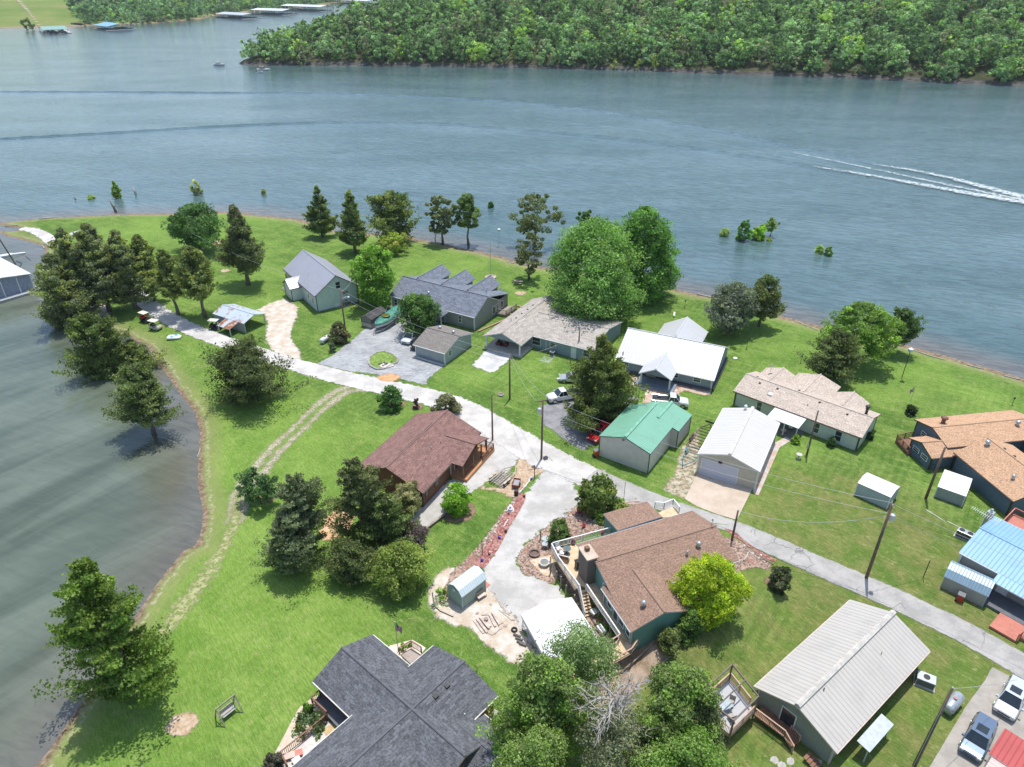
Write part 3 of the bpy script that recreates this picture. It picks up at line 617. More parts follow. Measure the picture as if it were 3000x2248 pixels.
def limbs(mb, base_r, h, cs, rng, n=10, lean=(0,0), split=0, low=.25, m=0):
    top = Vector((lean[0], lean[1], h*.82)); pts = [Vector((0,0,-.3))]; K = 5
    for i in range(1, K+1):
        t = i/K; pts.append(Vector((lean[0]*t+rng.normal()*.05*h*.3, lean[1]*t+rng.normal()*.05*h*.3, h*.82*t)))
    rad = [base_r*1.35]+[base_r*(1-.85*(i/K)) for i in range(1, K+1)]
    mb.tube(pts, rad, 7, m)
    if len(cs):
        for j in rng.choice(len(cs), min(n, len(cs)), replace=False):
            c = Vector(cs[j][:3]); z = max(h*low*.5, c.z-(Vector((c.x,c.y)).length)*.55); t = min(.95, max(.05, z/(h*.82))); i = min(K-1, int(t*K)); p = pts[i].lerp(pts[i+1], t*K-i)
            mid = p.lerp(c, .5)+Vector((0,0,-.03*h)); mb.tube([p, mid, c], [base_r*.38*(1-t*.6), base_r*.24*(1-t*.5), .02], 5, m)
def tree(px, topy, wpx, kind, tint, label, cat='tree', name='tree', tint2=None, nleaf=None, ncl=None, size=None, z0f=.18, shell=.5, clump=.26, seed=None, group=None, lean=(0,0), lump=.18, bark=None, tr=None, off=(0,0), nl=10, flat=.15, water=False, world=None, hw=None):
    X, Y = world if world else G(*px)
    z = WZ if water else T(X, Y)
    for _ in range(2):
        if not world: X, Y = G(px[0], px[1], z)
        if not water: z = T(X, Y)
    if hw: h, r = hw
    else:
        h = height_to(X, Y, z, topy); r = wpx*depth(X, Y, h/2)/FPX/2*(1.1 if name == 'cedar_tree' and kind != 'dome' else 1)
    seed = seed or (int(px[0]*7+px[1]*13) % 99991); rng = np.random.default_rng(seed+1)
    D = depth(X, Y, h/2)/FPX*2.93                        # metres per picture pixel at the final size
    area = 4*r*(h*(1-z0f)); size = size or max(.13, D*1.55, math.sqrt(area*8/48000)); full = int(min(48000, max(600, area/(size*size)*8)))
    if (h < 4.5 and clump == .26) or shell >= .6 or clump < .17: clump = .34; shell = min(shell, .45)
    if name in ('cedar_tree',) and lump <= .22: lump = .34
    if name in ('cedar_tree', 'pine_tree') and kind == 'dome': kind = 'cdome'
    nleaf = full if nleaf is None else (int(full*.42) if nleaf < 4000 and r > 1.5 else max(nleaf, full)); ncl = ncl or max(34, int(2.6/clump**2), int(nleaf/75)) if kind not in ('cone', 'cedar', 'cdome') else int(min(230, max(60, nleaf/60)))
    o = thing(name, label, cat, X, Y, z-.05, rng.uniform(0, 6.28) if lean == (0,0) and off == (0,0) else 0, group)
    c, cs = crown_obj('crown', o, kind, r, h*z0f, h*.99, ncl, nleaf, size, tint, seed, tint2, clump, shell, flat, lump, off=off)
    mb = MB(); limbs(mb, tr or max(.05, .018*h+.02*r), h, cs, rng, nl, lean)
    mb.build('trunk', bark or BARK, o, smooth=True)
    return o
TK = 1.7
CED = (.085,.115,.038); CED2 = (.22,.25,.075); CEDG = (.115,.138,.085); OAK = (.075,.15,.035); OAK2 = (.13,.24,.045); GRN = (.10,.20,.03); LIME = (.24,.36,.03)
GW = 'red cedars along the cove road'
tree((214,962),748,150,'cdome',CEDG,'widest grey-green cedar at the cove edge beside the white boathouse roof',tint2=CED2,name='cedar_tree',z0f=.08)
tree((215,800),668,95,'cedar',CEDG,'pointed cedar top behind the widest cove cedar near the pale lake track',tint2=CED2,name='cedar_tree',z0f=.1)
tree((322,912),658,135,'cdome',CEDG,'tall grey-green cedar with a pointed top at the left end of the shaded road',tint2=CED2,name='cedar_tree',z0f=.14)
tree((452,882),690,112,'cedar',CED,'dark cedar with bare lower trunk right of the pale road bend',tint2=CED2,name='cedar_tree',z0f=.2)
tree((524,923),732,92,'cedar',CED,'narrow dark cedar leaning over the road, second from the tin carport',tint2=CED2,name='cedar_tree',z0f=.3,lean=(-1.5,.5))
tree((400,905),676,120,'cedar',CEDG,'cedar between the tall pointed one and the pale road bend',tint2=CED2,name='cedar_tree',z0f=.12)
tree((262,935),700,120,'cedar',CEDG,'cedar filling the gap over the boat ramp at the cove head',tint2=CED2,name='cedar_tree',z0f=.12)
tree((405,1095),1000,120,'cedar',(.09,.12,.04),'low cedar at the beach edge right of the tall bright cedar',tint2=CED2,name='cedar_tree',z0f=.05)
tree((602,930),724,122,'cedar',CED,'cedar with tall bare trunk standing next to the tin carport',tint2=CED2,name='cedar_tree',z0f=.32)
tree((590,738),604,150,'round',(.045,.10,.026),'dark spreading oak with several trunks on the lawn near the point',tint2=OAK,name='oak_tree',z0f=.22,lump=.3,clump=.24,shell=.35)
tree((728,834),598,140,'cone',CED,'tall cone-shaped cedar with long trunk shadow left of the white gabled house',tint2=(.12,.125,.07),name='cedar_tree',z0f=.2)
tree((945,694),545,92,'cone',(.05,.09,.034),'layered pointed cedar, first of the shoreline row behind the white gabled house',name='cedar_tree',tint2=CED2,z0f=.12,lump=.26)
tree((1042,740),558,100,'cone',(.055,.09,.03),'second cedar of the shoreline row, with a leaning lower crown',name='cedar_tree',tint2=CED2,z0f=.16,lump=.24)
tree((1156,714),560,140,'dome',(.055,.09,.028),'broadest and darkest tree of the shoreline row behind the slate house',name='cedar_tree',tint2=CED2,z0f=.08)
tree((1298,716),572,84,'oval',(.105,.13,.062),'slender thin-leaved tree with open crown at the water edge',name='tree',tint2=(.15,.17,.08),z0f=.25,shell=.3,clump=.2)
tree((1275,709),648,36,'oval',(.075,.10,.045),'smallest sparse tree beside the slender thin-leaved tree at the water edge',z0f=.5)
tree((1373,718),568,72,'oval',(.085,.14,.04),'slim tree whose bare trunk stands in shallow water',tint2=(.14,.2,.05),z0f=.35,shell=.3,water=True)
tree((1566,724),570,122,'oval',(.075,.105,.035),'irregular open cedar at the waterline with one long right-hand branch',tint2=(.14,.14,.05),name='cedar_tree',z0f=.32,shell=.25,clump=.2,lump=.36,water=True,nleaf=2600)
tree((1550,820),682,88,'oval',(.085,.105,.045),'thin see-through cedar with a stone ring at its foot near the picnic table',tint2=(.14,.15,.07),name='cedar_tree',z0f=.2,shell=.2,clump=.18,lump=.3,nleaf=1700)
tree((1728,926),652,300,'dome',(.095,.19,.042),'huge round bright green maple shading the lawn behind the shingled house',tint2=(.17,.27,.075),name='maple_tree',z0f=.13,clump=.2,nleaf=11000,tr=.5)
tree((1868,872),612,200,'dome',(.07,.16,.028),'big deep green tree by the shore just right of the huge maple',tint2=(.12,.24,.04),name='maple_tree',z0f=.04,clump=.2,nleaf=8000,tr=.4)
tree((1707,722),606,48,'round',(.07,.14,.035),'small round tree rising from the shore behind the huge maple',z0f=.15,water=True)
tree((1152,742),686,88,'round',(.2,.27,.04),'small yellow-green tree behind the leafy tree beside the white gabled house',tint2=(.25,.22,.07),z0f=.2)
tree((1106,893),722,122,'round',(.10,.20,.025),'bright leafy tree between the white gabled house and the slate house',tint2=(.17,.29,.035),z0f=.06,lump=.25)
tree((1229,975),862,106,'round',(.045,.10,.022),'dense dark round tree in front of the slate house beside the covered boat',tint2=(.09,.17,.03),z0f=.02,shell=.7)
tree((2135,976),834,132,'oval',(.095,.12,.085),'blue-grey shaggy tree right of the white metal roof house',tint2=(.18,.2,.15),z0f=.12,lump=.2)
tree((2222,956),806,104,'dome',(.075,.115,.032),'olive rounded tree with short trunk near the shoreline driftwood',tint2=(.12,.13,.04),z0f=.22)
tree((2495,1068),892,192,'dome',(.10,.17,.04),'broad open tree with forked trunk near the shore behind the tan ranch house',tint2=(.21,.32,.05),z0f=.25,shell=.3,clump=.17,lump=.22)
tree((2619,1034),906,112,'dome',(.06,.105,.035),'dark pine with spreading top at the shore beside the birdhouse pole',tint2=(.09,.14,.05),name='pine_tree',z0f=.3,shell=.4)
tree((2428,1116),968,136,'cdome',(.075,.105,.038),'brownish cedar just behind the tan ranch roof',tint2=(.12,.14,.05),name='cedar_tree',z0f=.12)
tree((745,1176),1006,228,'dome',(.065,.085,.034),'wide low cedar spreading over the lawn below the gravel road',tint2=(.11,.13,.045),name='cedar_tree',z0f=.1,lump=.22,clump=.2)
tree((318,1120),918,145,'cdome',(.07,.105,.028),'tall bright cedar at the cove edge below the golf carts',tint2=(.14,.18,.045),name='cedar_tree',z0f=.08)
tree((449,1268),1070,182,'dome',(.075,.11,.038),'cedar whose trunk stands in the cove water',tint2=(.14,.17,.06),name='cedar_tree',z0f=.24,water=True)
tree((390,2036),1650,290,'dome',(.08,.13,.022),'large bright cedar at the lower left lake edge with a wide shadow',tint2=(.15,.22,.035),name='cedar_tree',z0f=.06,nleaf=9000,lump=.22,clump=.2)
tree((765,1476),1378,94,'round',(.055,.12,.04),'small dark leafy tree standing alone at the bend of the wheel tracks',tint2=(.10,.17,.06),z0f=.15,lump=.3)
tree((900,1640),1395,150,'cdome',(.12,.145,.085),'tall grey-green cedar, left of the clump beside the brown cabin',tint2=(.13,.16,.085),name='cedar_tree',z0f=.1,clump=.2)
tree((1075,1592),1345,150,'cdome',(.11,.13,.06),'tallest cedar of the clump, touching the brown cabin roof',tint2=(.12,.14,.05),name='cedar_tree',z0f=.1,clump=.2)
tree((1140,1612),1445,130,'cdome',(.10,.14,.045),'green cedar of the clump nearest the cabin end wall',tint2=(.12,.16,.04),name='cedar_tree',z0f=.08)
tree((850,1680),1520,115,'cdome',(.12,.145,.085),'lower left cedar of the clump beside the brown cabin',tint2=(.13,.17,.07),name='cedar_tree',z0f=.08)
tree((1035,1695),1592,150,'cdome',(.10,.125,.055),'front cedar of the clump over the deepest shadow',tint2=(.11,.14,.04),name='cedar_tree',z0f=.12)
tree((1198,1505),1420,90,'round',(.12,.14,.05),'cream-flowering small tree at the corner of the brown cabin',tint2=(.30,.27,.16),z0f=.1)
tree((1205,1622),1532,92,'round',(.070,.055,.060),'purple smoke bush at the end of the cabin patio','bush','smoke_bush',tint2=(.13,.095,.10),z0f=.05,shell=.6)
tree((1185,1722),1598,142,'round',(.13,.18,.04),'yellowish round shrub tree on the lawn below the purple bush',tint2=(.21,.25,.06),z0f=.06)
tree((1340,1498),1424,82,'round',(.12,.24,.02),'bright green ball-shaped bush on mulch beside the cabin walk','bush','round_bush',tint2=(.20,.33,.03),z0f=.02,shell=.85,clump=.14,lump=.04)
tree((1147,1196),1132,70,'dome',(.055,.13,.03),'dark green bush in a mulch ring on the lawn above the cabin','bush','bush',tint2=(.10,.19,.045),z0f=.02,shell=.7)
tree((1220,1197),1167,16,'column',(.085,.055,.06),'tiny purple shrub in a round mulch ring near the cabin roof','bush','shrub',z0f=.05)
tree((1309,1214),1160,78,'dome',(.13,.135,.075),'spiky brownish green shrub behind the ridge of the brown cabin','bush','shrub',tint2=(.17,.17,.10),z0f=.02,shell=.6)
tree((1752,1236),982,205,'cone',(.085,.11,.035),'very tall dark cedar over the parked cars beside the green-roofed shed',tint2=(.12,.15,.03),name='cedar_tree',z0f=.05,lump=.2,clump=.22,nleaf=9500)
tree((1755,1506),1406,126,'round',(.055,.10,.02),'dark glossy magnolia beside the driveway above the teal house',tint2=(.16,.19,.04),name='magnolia_tree',z0f=.06,size=.34,shell=.7)
tree((1636,1592),1522,68,'dome',(.075,.13,.03),'loose green bush beside the white deck railing','bush','bush',tint2=(.15,.19,.06),z0f=.04)
tree((2068,1806),1646,178,'round',(.20,.27,.012),'vivid yellow-green round tree beside the teal house',tint2=(.34,.40,.02),z0f=.05,shell=.55,clump=.2,lump=.15)
tree((2016,1858),1790,80,'dome',(.075,.14,.03),'green shrub between the yellow-green tree and the teal gable wall','bush','shrub',tint2=(.13,.21,.04),z0f=.03)
tree((1958,1900),1845,70,'dome',(.10,.13,.04),'low olive shrub in the bed below the teal gable wall','bush','shrub',tint2=(.15,.18,.06),z0f=.03)
tree((2330,1298),1273,24,'dome',(.13,.22,.02),'small bright shrub beside the tan house porch post','bush','shrub',z0f=.02,tint2=(.2,.3,.03),shell=.8)
tree((2434,1306),1282,28,'dome',(.03,.07,.02),'dark clipped shrub between the two front windows of the tan house','bush','shrub',z0f=.02,shell=.8)
tree((2546,1287),1266,18,'dome',(.035,.075,.02),'dark shrub at the right corner of the tan house','bush','shrub',z0f=.02,shell=.8)
tree((2275,1728),1664,62,'round',(.05,.065,.03),'dark round bush at the paved road edge near the yellow-green tree','bush','bush',z0f=.02,tint2=(.09,.10,.05),shell=.7)
tree((995,1002),945,58,'dome',(.075,.085,.04),'dark bush with brown blooms at the foot of the lamp pole','bush','bush',tint2=(.19,.15,.09),z0f=.02,shell=.7)
tree((975,1032),1003,20,'dome',(.10,.14,.08),'small grey-green shrub at the edge of the streaked driveway','bush','shrub',z0f=.02)
tree((1924,882),842,20,'oval',(.12,.2,.05),'thin staked sapling on the lawn below the bare shore tree',z0f=.25,name='sapling')
tree((906,2094),2060,28,'round',(.09,.18,.015),'clipped round boxwood in the cream gravel bed','bush','boxwood',z0f=.02,shell=.85)
tree((805,2262),2212,60,'dome',(.06,.065,.045),'dusky bush at the bottom edge beside the dark shingled house','bush','bush',z0f=.02,tint2=(.1,.09,.07))
tree((875,2138),2120,16,'round',(.16,.2,.04),'tiny yellow-green plant alone in the cream gravel bed','plant','plant',z0f=.02)
tree((2668,1214),1190,34,'column',(.02,.04,.012),'clipped dark topiary shrub around the leaning flagpole','bush','topiary',z0f=.02,shell=.85)
for i, (p, ty, w_, tt, lb) in enumerate([((2179,704),638,44,(.075,.16,.035),'tallest flooded tree of the pair standing in the lake'),((2221,700),659,44,(.17,.28,.03),'bright yellow-green flooded bush beside the tallest flooded tree'),
    ((2122,690),670,28,(.2,.26,.09),'pale flooded bush left of the tallest flooded tree'),((2398,741),720,26,(.2,.27,.07),'low pale flooded bush, left one of the two farther right'),((2425,748),722,23,(.11,.19,.045),'rounder green flooded bush, right one of the two'),
    ((346,580),530,36,(.16,.23,.04),'cone-shaped flooded cedar standing off the point'),((577,570),528,28,(.24,.26,.13),'sparse pale flooded sapling off the point'),((773,568),556,14,(.17,.2,.07),'tiny flooded twig bush far off the lawn shore'),
    ((1438,608),592,17,(.06,.13,.035),'tiny round flooded bush off the slim trees'),((266,582),573,20,(.2,.26,.08),'flat floating clump of leaves near the pale stump'),((2160,699),690,14,(.2,.28,.05),'tuft at the foot of the tallest flooded tree'),((2253,705),698,11,(.26,.3,.06),'smallest yellow tuft right of the flooded bushes')]):
    tree(p, ty, w_, 'cone' if i == 5 else 'dome', tt, lb, 'bush' if i not in (0,5) else 'tree', 'flooded_bush' if i not in (0,5) else 'flooded_tree', z0f=.04, water=True, tint2=tuple(min(1, x*1.5) for x in tt), shell=.4)
tree((2255,692),638,34,'oval',(.17,.25,.06),'airy leafy branch leaning out of the flooded bush','tree','flooded_sapling',z0f=.3,water=True,nleaf=160,shell=.2,lean=(1.2,0))
tree((1590,2225),1940,235,'round',(.115,.155,.055),'bright green tree left of the bleached dead tree at the bottom',tint2=(.17,.28,.04),z0f=.1,clump=.19,shell=.3,lump=.3,nl=40,bark=DEADB)
tree((1690,2120),1845,190,'oval',(.11,.18,.06),'airy light green tree overhanging the white canopy',bark=DEADB,nl=30,tint2=(.22,.28,.14),z0f=.3,shell=.2,clump=.15,nleaf=3000,lump=.3)
tree((1945,2255),1968,225,'round',(.11,.145,.055),'bright green tree right of the bleached dead tree at the bottom',tint2=(.17,.27,.045),z0f=.1,clump=.19,shell=.3,lump=.3,nl=40,bark=DEADB)
tree((2010,2270),2040,130,'round',(.085,.11,.04),'dull olive tree at the right side of the bottom tree group',tint2=(.15,.16,.08),z0f=.08,lump=.3,nl=30,bark=DEADB)
tree((1560,2400),2170,200,'round',(.12,.19,.035),'lowest tree at the bottom edge under the bleached branches',tint2=(.20,.26,.10),z0f=.1,lump=.3,nl=40,bark=DEADB)
tree((1970,2420),2180,240,'round',(.10,.19,.03),'second lowest tree at the bottom edge, right of the bleached branches',tint2=(.19,.26,.08),z0f=.1,lump=.3,nl=40,bark=DEADB)
tree((1790,2360),2110,200,'round',(.14,.155,.09),'thin grey-green tree behind the bleached dead tree',tint2=(.22,.23,.15),z0f=.1,lump=.3,nl=40,bark=DEADB,nleaf=2000)
# bare, bleached trees
def bare(name, px, topy, wpx, label, seed, n=26, mat=DEADB, depth_=4, br=.16, world=None, leafy=0):
    X, Y = G(*px); z = T(X, Y) if T(X, Y) > WZ else WZ; h = height_to(X, Y, z, topy); r = wpx*depth(X, Y, h/2)/FPX/2
    rng = np.random.default_rng(seed); o = thing(name, label, 'tree', X, Y, z-.1); mb = MB(); tw = MB()
    mb.tube([(0,0,-.2),(rng.normal()*.2,rng.normal()*.2,h*.4),(rng.normal()*.3,rng.normal()*.3,h*.85)], [br,br*.7,br*.3], 7)
    for i in range(n):
        a = rng.uniform(0, 6.28); z0 = h*rng.uniform(.2, .82); L = r*rng.uniform(.55, 1.1); e = rng.uniform(.1, .8)
        p = Vector((0,0,z0)); pts = [p]; d = Vector((math.cos(a), math.sin(a), e)).normalized()
        for k in range(5):
            d = (d+Vector(rng.normal(size=3)*.28)).normalized(); p = p+d*L/5; pts.append(p.copy())
            for t in range(3):
                e2 = (d+Vector(rng.normal(size=3)*.75)).normalized(); p1 = p+e2*L*.16; e3 = (e2+Vector(rng.normal(size=3)*.6)).normalized(); tw.tube([p, p1, p1+e3*L*.15], [br*.15,br*.1,br*.05], 4)
        mb.tube(pts, [br*.42,br*.36,br*.3,br*.22,br*.16,br*.09], 5)
    mb.build('trunk', mat, o, smooth=True); tw.build('twigs', mat, o)
    return o
bare('dead_tree', (1772,2290), 1965, 250, 'bleached dead tree with tangled bare branches at the bottom centre', 3, n=52, br=.2)
bare('dead_tree', (1960,2200), 2085, 70, 'small bleached snag among the green trees at the bottom', 9, n=10, br=.1)
bare('bare_tree', (1940,832), 694, 66, 'grey leafless tree on the shore right of the big deep green tree', 5, n=34, mat=plain('grey twigs',(.30,.25,.20),.9), br=.13)
b_ = bare('broken_tree', (2442,1122), 1052, 60, 'broken bleached tree leaning beside the brownish cedar', 12, n=9, br=.16); b_.rotation_euler = (R(10), R(22), 0)
for c, x, y, r, n, lb in [('g4',530,500,1.7,900,'low spreading juniper beside the deck rail of the dark shingled house'),('b4',1020,480,1.3,300,'bright fern clump by the white railing near the flat roof'),('b4',1150,330,1.0,250,'low green plants beside the magnolia'),
                   ('b4',960,1060,.8,300,'tall leafy plant at the foot of the deck stairs'),('b4',1005,1155,.7,200,'green plant behind the white cooler'),('b4',1050,1235,.8,220,'leafy plant beside the white cooler'),('b4',1098,1275,.45,120,'lime green plant at the ramp corner'),
                   ('g1',220,620,1.0,350,'yellow-flowering bush at the end of the pale green barn shed'),('g1',180,720,.9,260,'silvery shrub behind the curved border by the pale green shed'),('e5',1660,660,.9,240,'bluish plants at the end of the cabin patio'),
                   ('b2',790,885,.5,80,'low plants along the side wall of the tan house'),('k3',760,840,.6,200,'yellow-green plant behind the pergola deck'),('k3',250,820,1.4,400,'tall grasses behind the pergola deck'),('k1',1340,420,.7,150,'yellow plants beside the corner deck of the dark house'),
                   ('k3',640,330,.1,10,'small weed on the lawn'),('f',2285,1715,.2,30,'small weed by the road')][:14]:
    X, Y = g(c, x, y); o = thing('plant', lb, 'plant', X, Y, T(X, Y)); t0 = (.12,.2,.03) if 'juniper' not in lb else (.055,.09,.03)
    if 'silvery' in lb: t0 = (.3,.32,.29)
    if 'bluish' in lb: t0 = (.12,.22,.15)
    crown_obj('leaves', o, 'dome', r, .02, r*.95, max(6, n//25), n, .2, t0, int(x+y), tuple(min(1, v*1.7) for v in t0), shell=.5)
    m_ = MB(); m_.tube([(0,0,-.1),(0,0,r*.6)], .02, 5); m_.build('stem', BARK, o)
# ------------------------------------------------------------------ wooded hill across the water
def forest(poly_fn, xr, yr, step, seed, keep_fn, hrange, wr):
    rng = np.random.default_rng(seed); out = []
    for x in np.arange(xr[0], xr[1], step):
        for y in np.arange(yr[0], yr[1], step):
            X = x+rng.uniform(-.48, .48)*step; Y = y+rng.uniform(-.48, .48)*step
            out.append((X, Y, rng.uniform(*hrange), rng.uniform(*wr), rng.integers(1e6)))
    P_ = np.array([(a[0], a[1]) for a in out]); z, s = poly_fn(P_)
    res = []
    for a, zz, ss in zip(out, z, s):
        px_ = PX(a[0], a[1], zz+a[2])
        if ss > keep_fn(a) and -220 < px_[0] < 3220 and PX(a[0], a[1], zz+a[2])[1] > -45 and px_[1] < 400: res.append((a[0], a[1], zz, *a[2:]))
    return res
HT = [((.085,.150,.060),.30),((.115,.195,.080),.26),((.165,.250,.130),.20),((.060,.100,.045),.10),((.19,.28,.065),.07),((.15,.175,.105),.07)]
def hill_tree_arrays(h, r, seed, leaf=.95, n=330, haze=1.0):
    rng = np.random.default_rng(seed); k = rng.choice(len(HT), p=[w_ for _, w_ in HT]); kind = 'cedar' if k == 3 else rng.choice(['dome', 'round', 'oval'])
    C, N, ci, cs = crown_pts(kind, r, h*.03, h, max(12, n//16), n, rng, .27, .6, .26)
    V = quads(C, leaf, rng, N, .2); t = tint_arr(tuple(v*rng.uniform(.52, .98) for v in [1])[0]*np.array(HT[k][0]), ci, len(cs), len(C), rng, .27, tuple(v*1.6 for v in HT[k][0]))
    # trunk: three slanted quads
    tv = []; a0 = rng.uniform(0, 6)
    for i in range(3):
        a, b = a0+i*2.09, a0+(i+1)*2.09; tv += [(.22*math.cos(a), .22*math.sin(a), -.8), (.22*math.cos(b), .22*math.sin(b), -.8), (.1*math.cos(b), .1*math.sin(b), h*.7), (.1*math.cos(a), .1*math.sin(a), h*.7)]
    return np.r_[V, np.array(tv)], np.r_[np.repeat(t, 4, 0), np.tile([[.12,.1,.085]], (12, 1))]
ht = forest(HZ, (-230, 470), (440, 760), 9.0, 21, lambda a: -.2+(1.8 if a[4] % 3 else 0), (8.0, 16.0), (4.4, 7.6))
ht.sort(key=lambda a: a[1]+abs(a[0])*.12)
SV = []; SCc = []
for i, (X, Y, z, h, r, sd_) in enumerate(ht):
    near = PX(X, Y, z)[1]
    V, c = hill_tree_arrays(h, r, int(sd_), leaf=1.15, n=520 if i < 300 else 380)
    if i < 300:
        me = np_mesh('hill_tree', V, np.arange(len(V)).reshape(-1, 4), LEAF, attrs={'tint': ('FLOAT_COLOR', 'POINT', np.c_[c, np.ones(len(c))])}, link_it=False)
        o = link(bpy.data.objects.new('hill_tree', me)); o.location = (X, Y, z)
        tag(o, 'leafy tree among the lower rows of the wooded hill across the lake', 'tree', 'trees on the wooded hill across the lake')
    else: SV.append(V+np.array([X, Y, z])); SCc.append(c)
V = np.concatenate(SV); c = np.concatenate(SCc)
o = np_mesh('hill_forest', V, np.arange(len(V)).reshape(-1, 4), LEAF, attrs={'tint': ('FLOAT_COLOR', 'POINT', np.c_[c, np.ones(len(c))])}); tag(o, 'rest of the forest higher on the hill across the lake', 'forest', kind='stuff')
# flooded bright shrubs along the foot of the hill
for i, (x, y, ty, w_) in enumerate([(1380,192,145,34),(1434,193,146,20),(1458,193,143,22),(1500,193,150,18),(1801,205,172,20),(1868,207,162,22),(1921,208,155,30),(2150,214,188,16),(2295,216,206,10),(2543,224,190,28),(2570,226,200,14),(2667,230,196,22),(1145,191,150,14),(1148,192,158,10),(2830,240,190,30),(2960,245,200,26)]):
    X, Y = G(x, y, WZ); h = height_to(X, Y, WZ, ty); r = w_*depth(X, Y)/FPX/2
    rng = np.random.default_rng(50+i); C, N, ci, cs = crown_pts('oval', r, 0, h, 14, 240, rng, .3, .4, .2)
    Vv = quads(C, .8, rng, N, .1); t = tint_arr((.20,.26,.06), ci, len(cs), len(C), rng, .25, (.3,.33,.12))
    o = np_mesh('shore_tree', Vv, np.arange(len(Vv)).reshape(-1, 4), LEAF, attrs={'tint': ('FLOAT_COLOR', 'POINT', np.c_[np.repeat(t, 4, 0), np.ones(len(Vv))])}); o.location = (X, Y, WZ)
    tag(o, 'yellow-green tree at the waterline below the wooded hill', 'tree', 'yellow-green trees along the foot of the hill')
# far bank wood: one mass
bt = forest(BZ, (-640, -60), (800, 1700), 12, 5, lambda a: .3, (9, 16), (7, 10.5))
SV = []; SCc = []
for (X, Y, z, h, r, sd_) in bt:
    if PX(X, Y, z)[0] < 215+max(0, 60-PX(X, Y, z)[1])*-.1+(40 if PX(X, Y, z)[1] > 55 else 0): continue
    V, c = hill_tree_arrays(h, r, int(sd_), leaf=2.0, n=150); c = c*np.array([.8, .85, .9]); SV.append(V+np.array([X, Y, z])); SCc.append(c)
V = np.concatenate(SV); c = np.concatenate(SCc)
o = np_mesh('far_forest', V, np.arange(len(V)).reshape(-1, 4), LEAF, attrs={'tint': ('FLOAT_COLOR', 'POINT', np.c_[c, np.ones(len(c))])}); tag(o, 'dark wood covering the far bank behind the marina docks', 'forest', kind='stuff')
for x, y, ty, w_, lb in [(84,88,52,32,'round bush at the waterline beside the green-roofed dock'),(44,43,26,18,'lone round tree beside the pale far track'),(55,12,-8,40,'dark clump of trees at the left of the far meadow'),(112,12,-8,40,'second clump of trees on the far meadow top edge'),(83,10,-6,26,'middle clump of trees on the far meadow top edge')]:
    X, Y = G(x, y, WZ); 
    for _ in range(6): zz = max(WZ, float(BZ([(X, Y)])[0][0])); X, Y = G(x, y, zz)
    h = height_to(X, Y, zz, ty); r = w_*depth(X, Y)/FPX/2; rng = np.random.default_rng(x); C, N, ci, cs = crown_pts('dome', r, 0, h, 30, 600, rng, .25, .5, .2)
    Vv = quads(C, 1.4, rng, N, .1); t = tint_arr((.07,.115,.04), ci, len(cs), len(C), rng, .25, (.12,.17,.06))
    o = np_mesh('far_tree', Vv, np.arange(len(Vv)).reshape(-1, 4), LEAF, attrs={'tint': ('FLOAT_COLOR', 'POINT', np.c_[np.repeat(t, 4, 0), np.ones(len(Vv))])}); o.location = (X, Y, zz); tag(o, lb, 'tree')
print('TREES', len(ht), len(bt))
# ------------------------------------------------------------------ buildings
TRIM = plain('white trim', (.72,.72,.70), .5, var=.05); TRIMG = plain('grey trim', (.42,.44,.45), .5, var=.05); GLASS = plain('window glass', (.035,.045,.05), .08, var=.2, spec=.8)
DARKT = plain('dark trim', (.07,.055,.045), .6); METALG = plain('galvanised metal', (.5,.52,.53), .35, .6, var=.1); BLACKM = plain('black metal', (.03,.03,.032), .5); RUBBER = plain('rubber', (.02,.02,.021), .85)
WOODL = plain('pale decking', (.62,.46,.29), .75, var=.14, sc=1.5); WOODR = plain('cedar rail', (.50,.33,.24), .7, var=.15); WOODW = plain('weathered wood', (.30,.26,.21), .85, var=.2); WHITEP = plain('white paint', (.75,.75,.73), .5, var=.05)
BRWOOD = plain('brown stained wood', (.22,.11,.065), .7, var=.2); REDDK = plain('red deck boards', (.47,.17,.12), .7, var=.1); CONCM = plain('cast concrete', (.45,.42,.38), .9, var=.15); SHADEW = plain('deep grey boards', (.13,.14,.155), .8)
_rm = {}
def ridge_mat(rm):
    if rm.name not in RIDGE: return rm
    if rm.name not in _rm: _rm[rm.name] = plain(rm.name+' ridge cap', tuple(min(1, v*1.04) for v in RIDGE[rm.name]), .6, var=.15)
    return _rm[rm.name]
class Fr:                                               # a frame (X, Y, angle) in the world, expressed in a house's own space
    def __init__(s, h, X, Y, A):
        hx, hy = h.location.x, h.location.y; a = h.rotation_euler.z; c, n = math.cos(-a), math.sin(-a); dx, dy = X-hx, Y-hy
        s.x, s.y, s.a = c*dx-n*dy, n*dx+c*dy, A-a; s.z = -h.location.z
    def __call__(s, u, v, z): c, n = math.cos(s.a), math.sin(s.a); return (s.x+c*u-n*v, s.y+n*u+c*v, z+s.z)
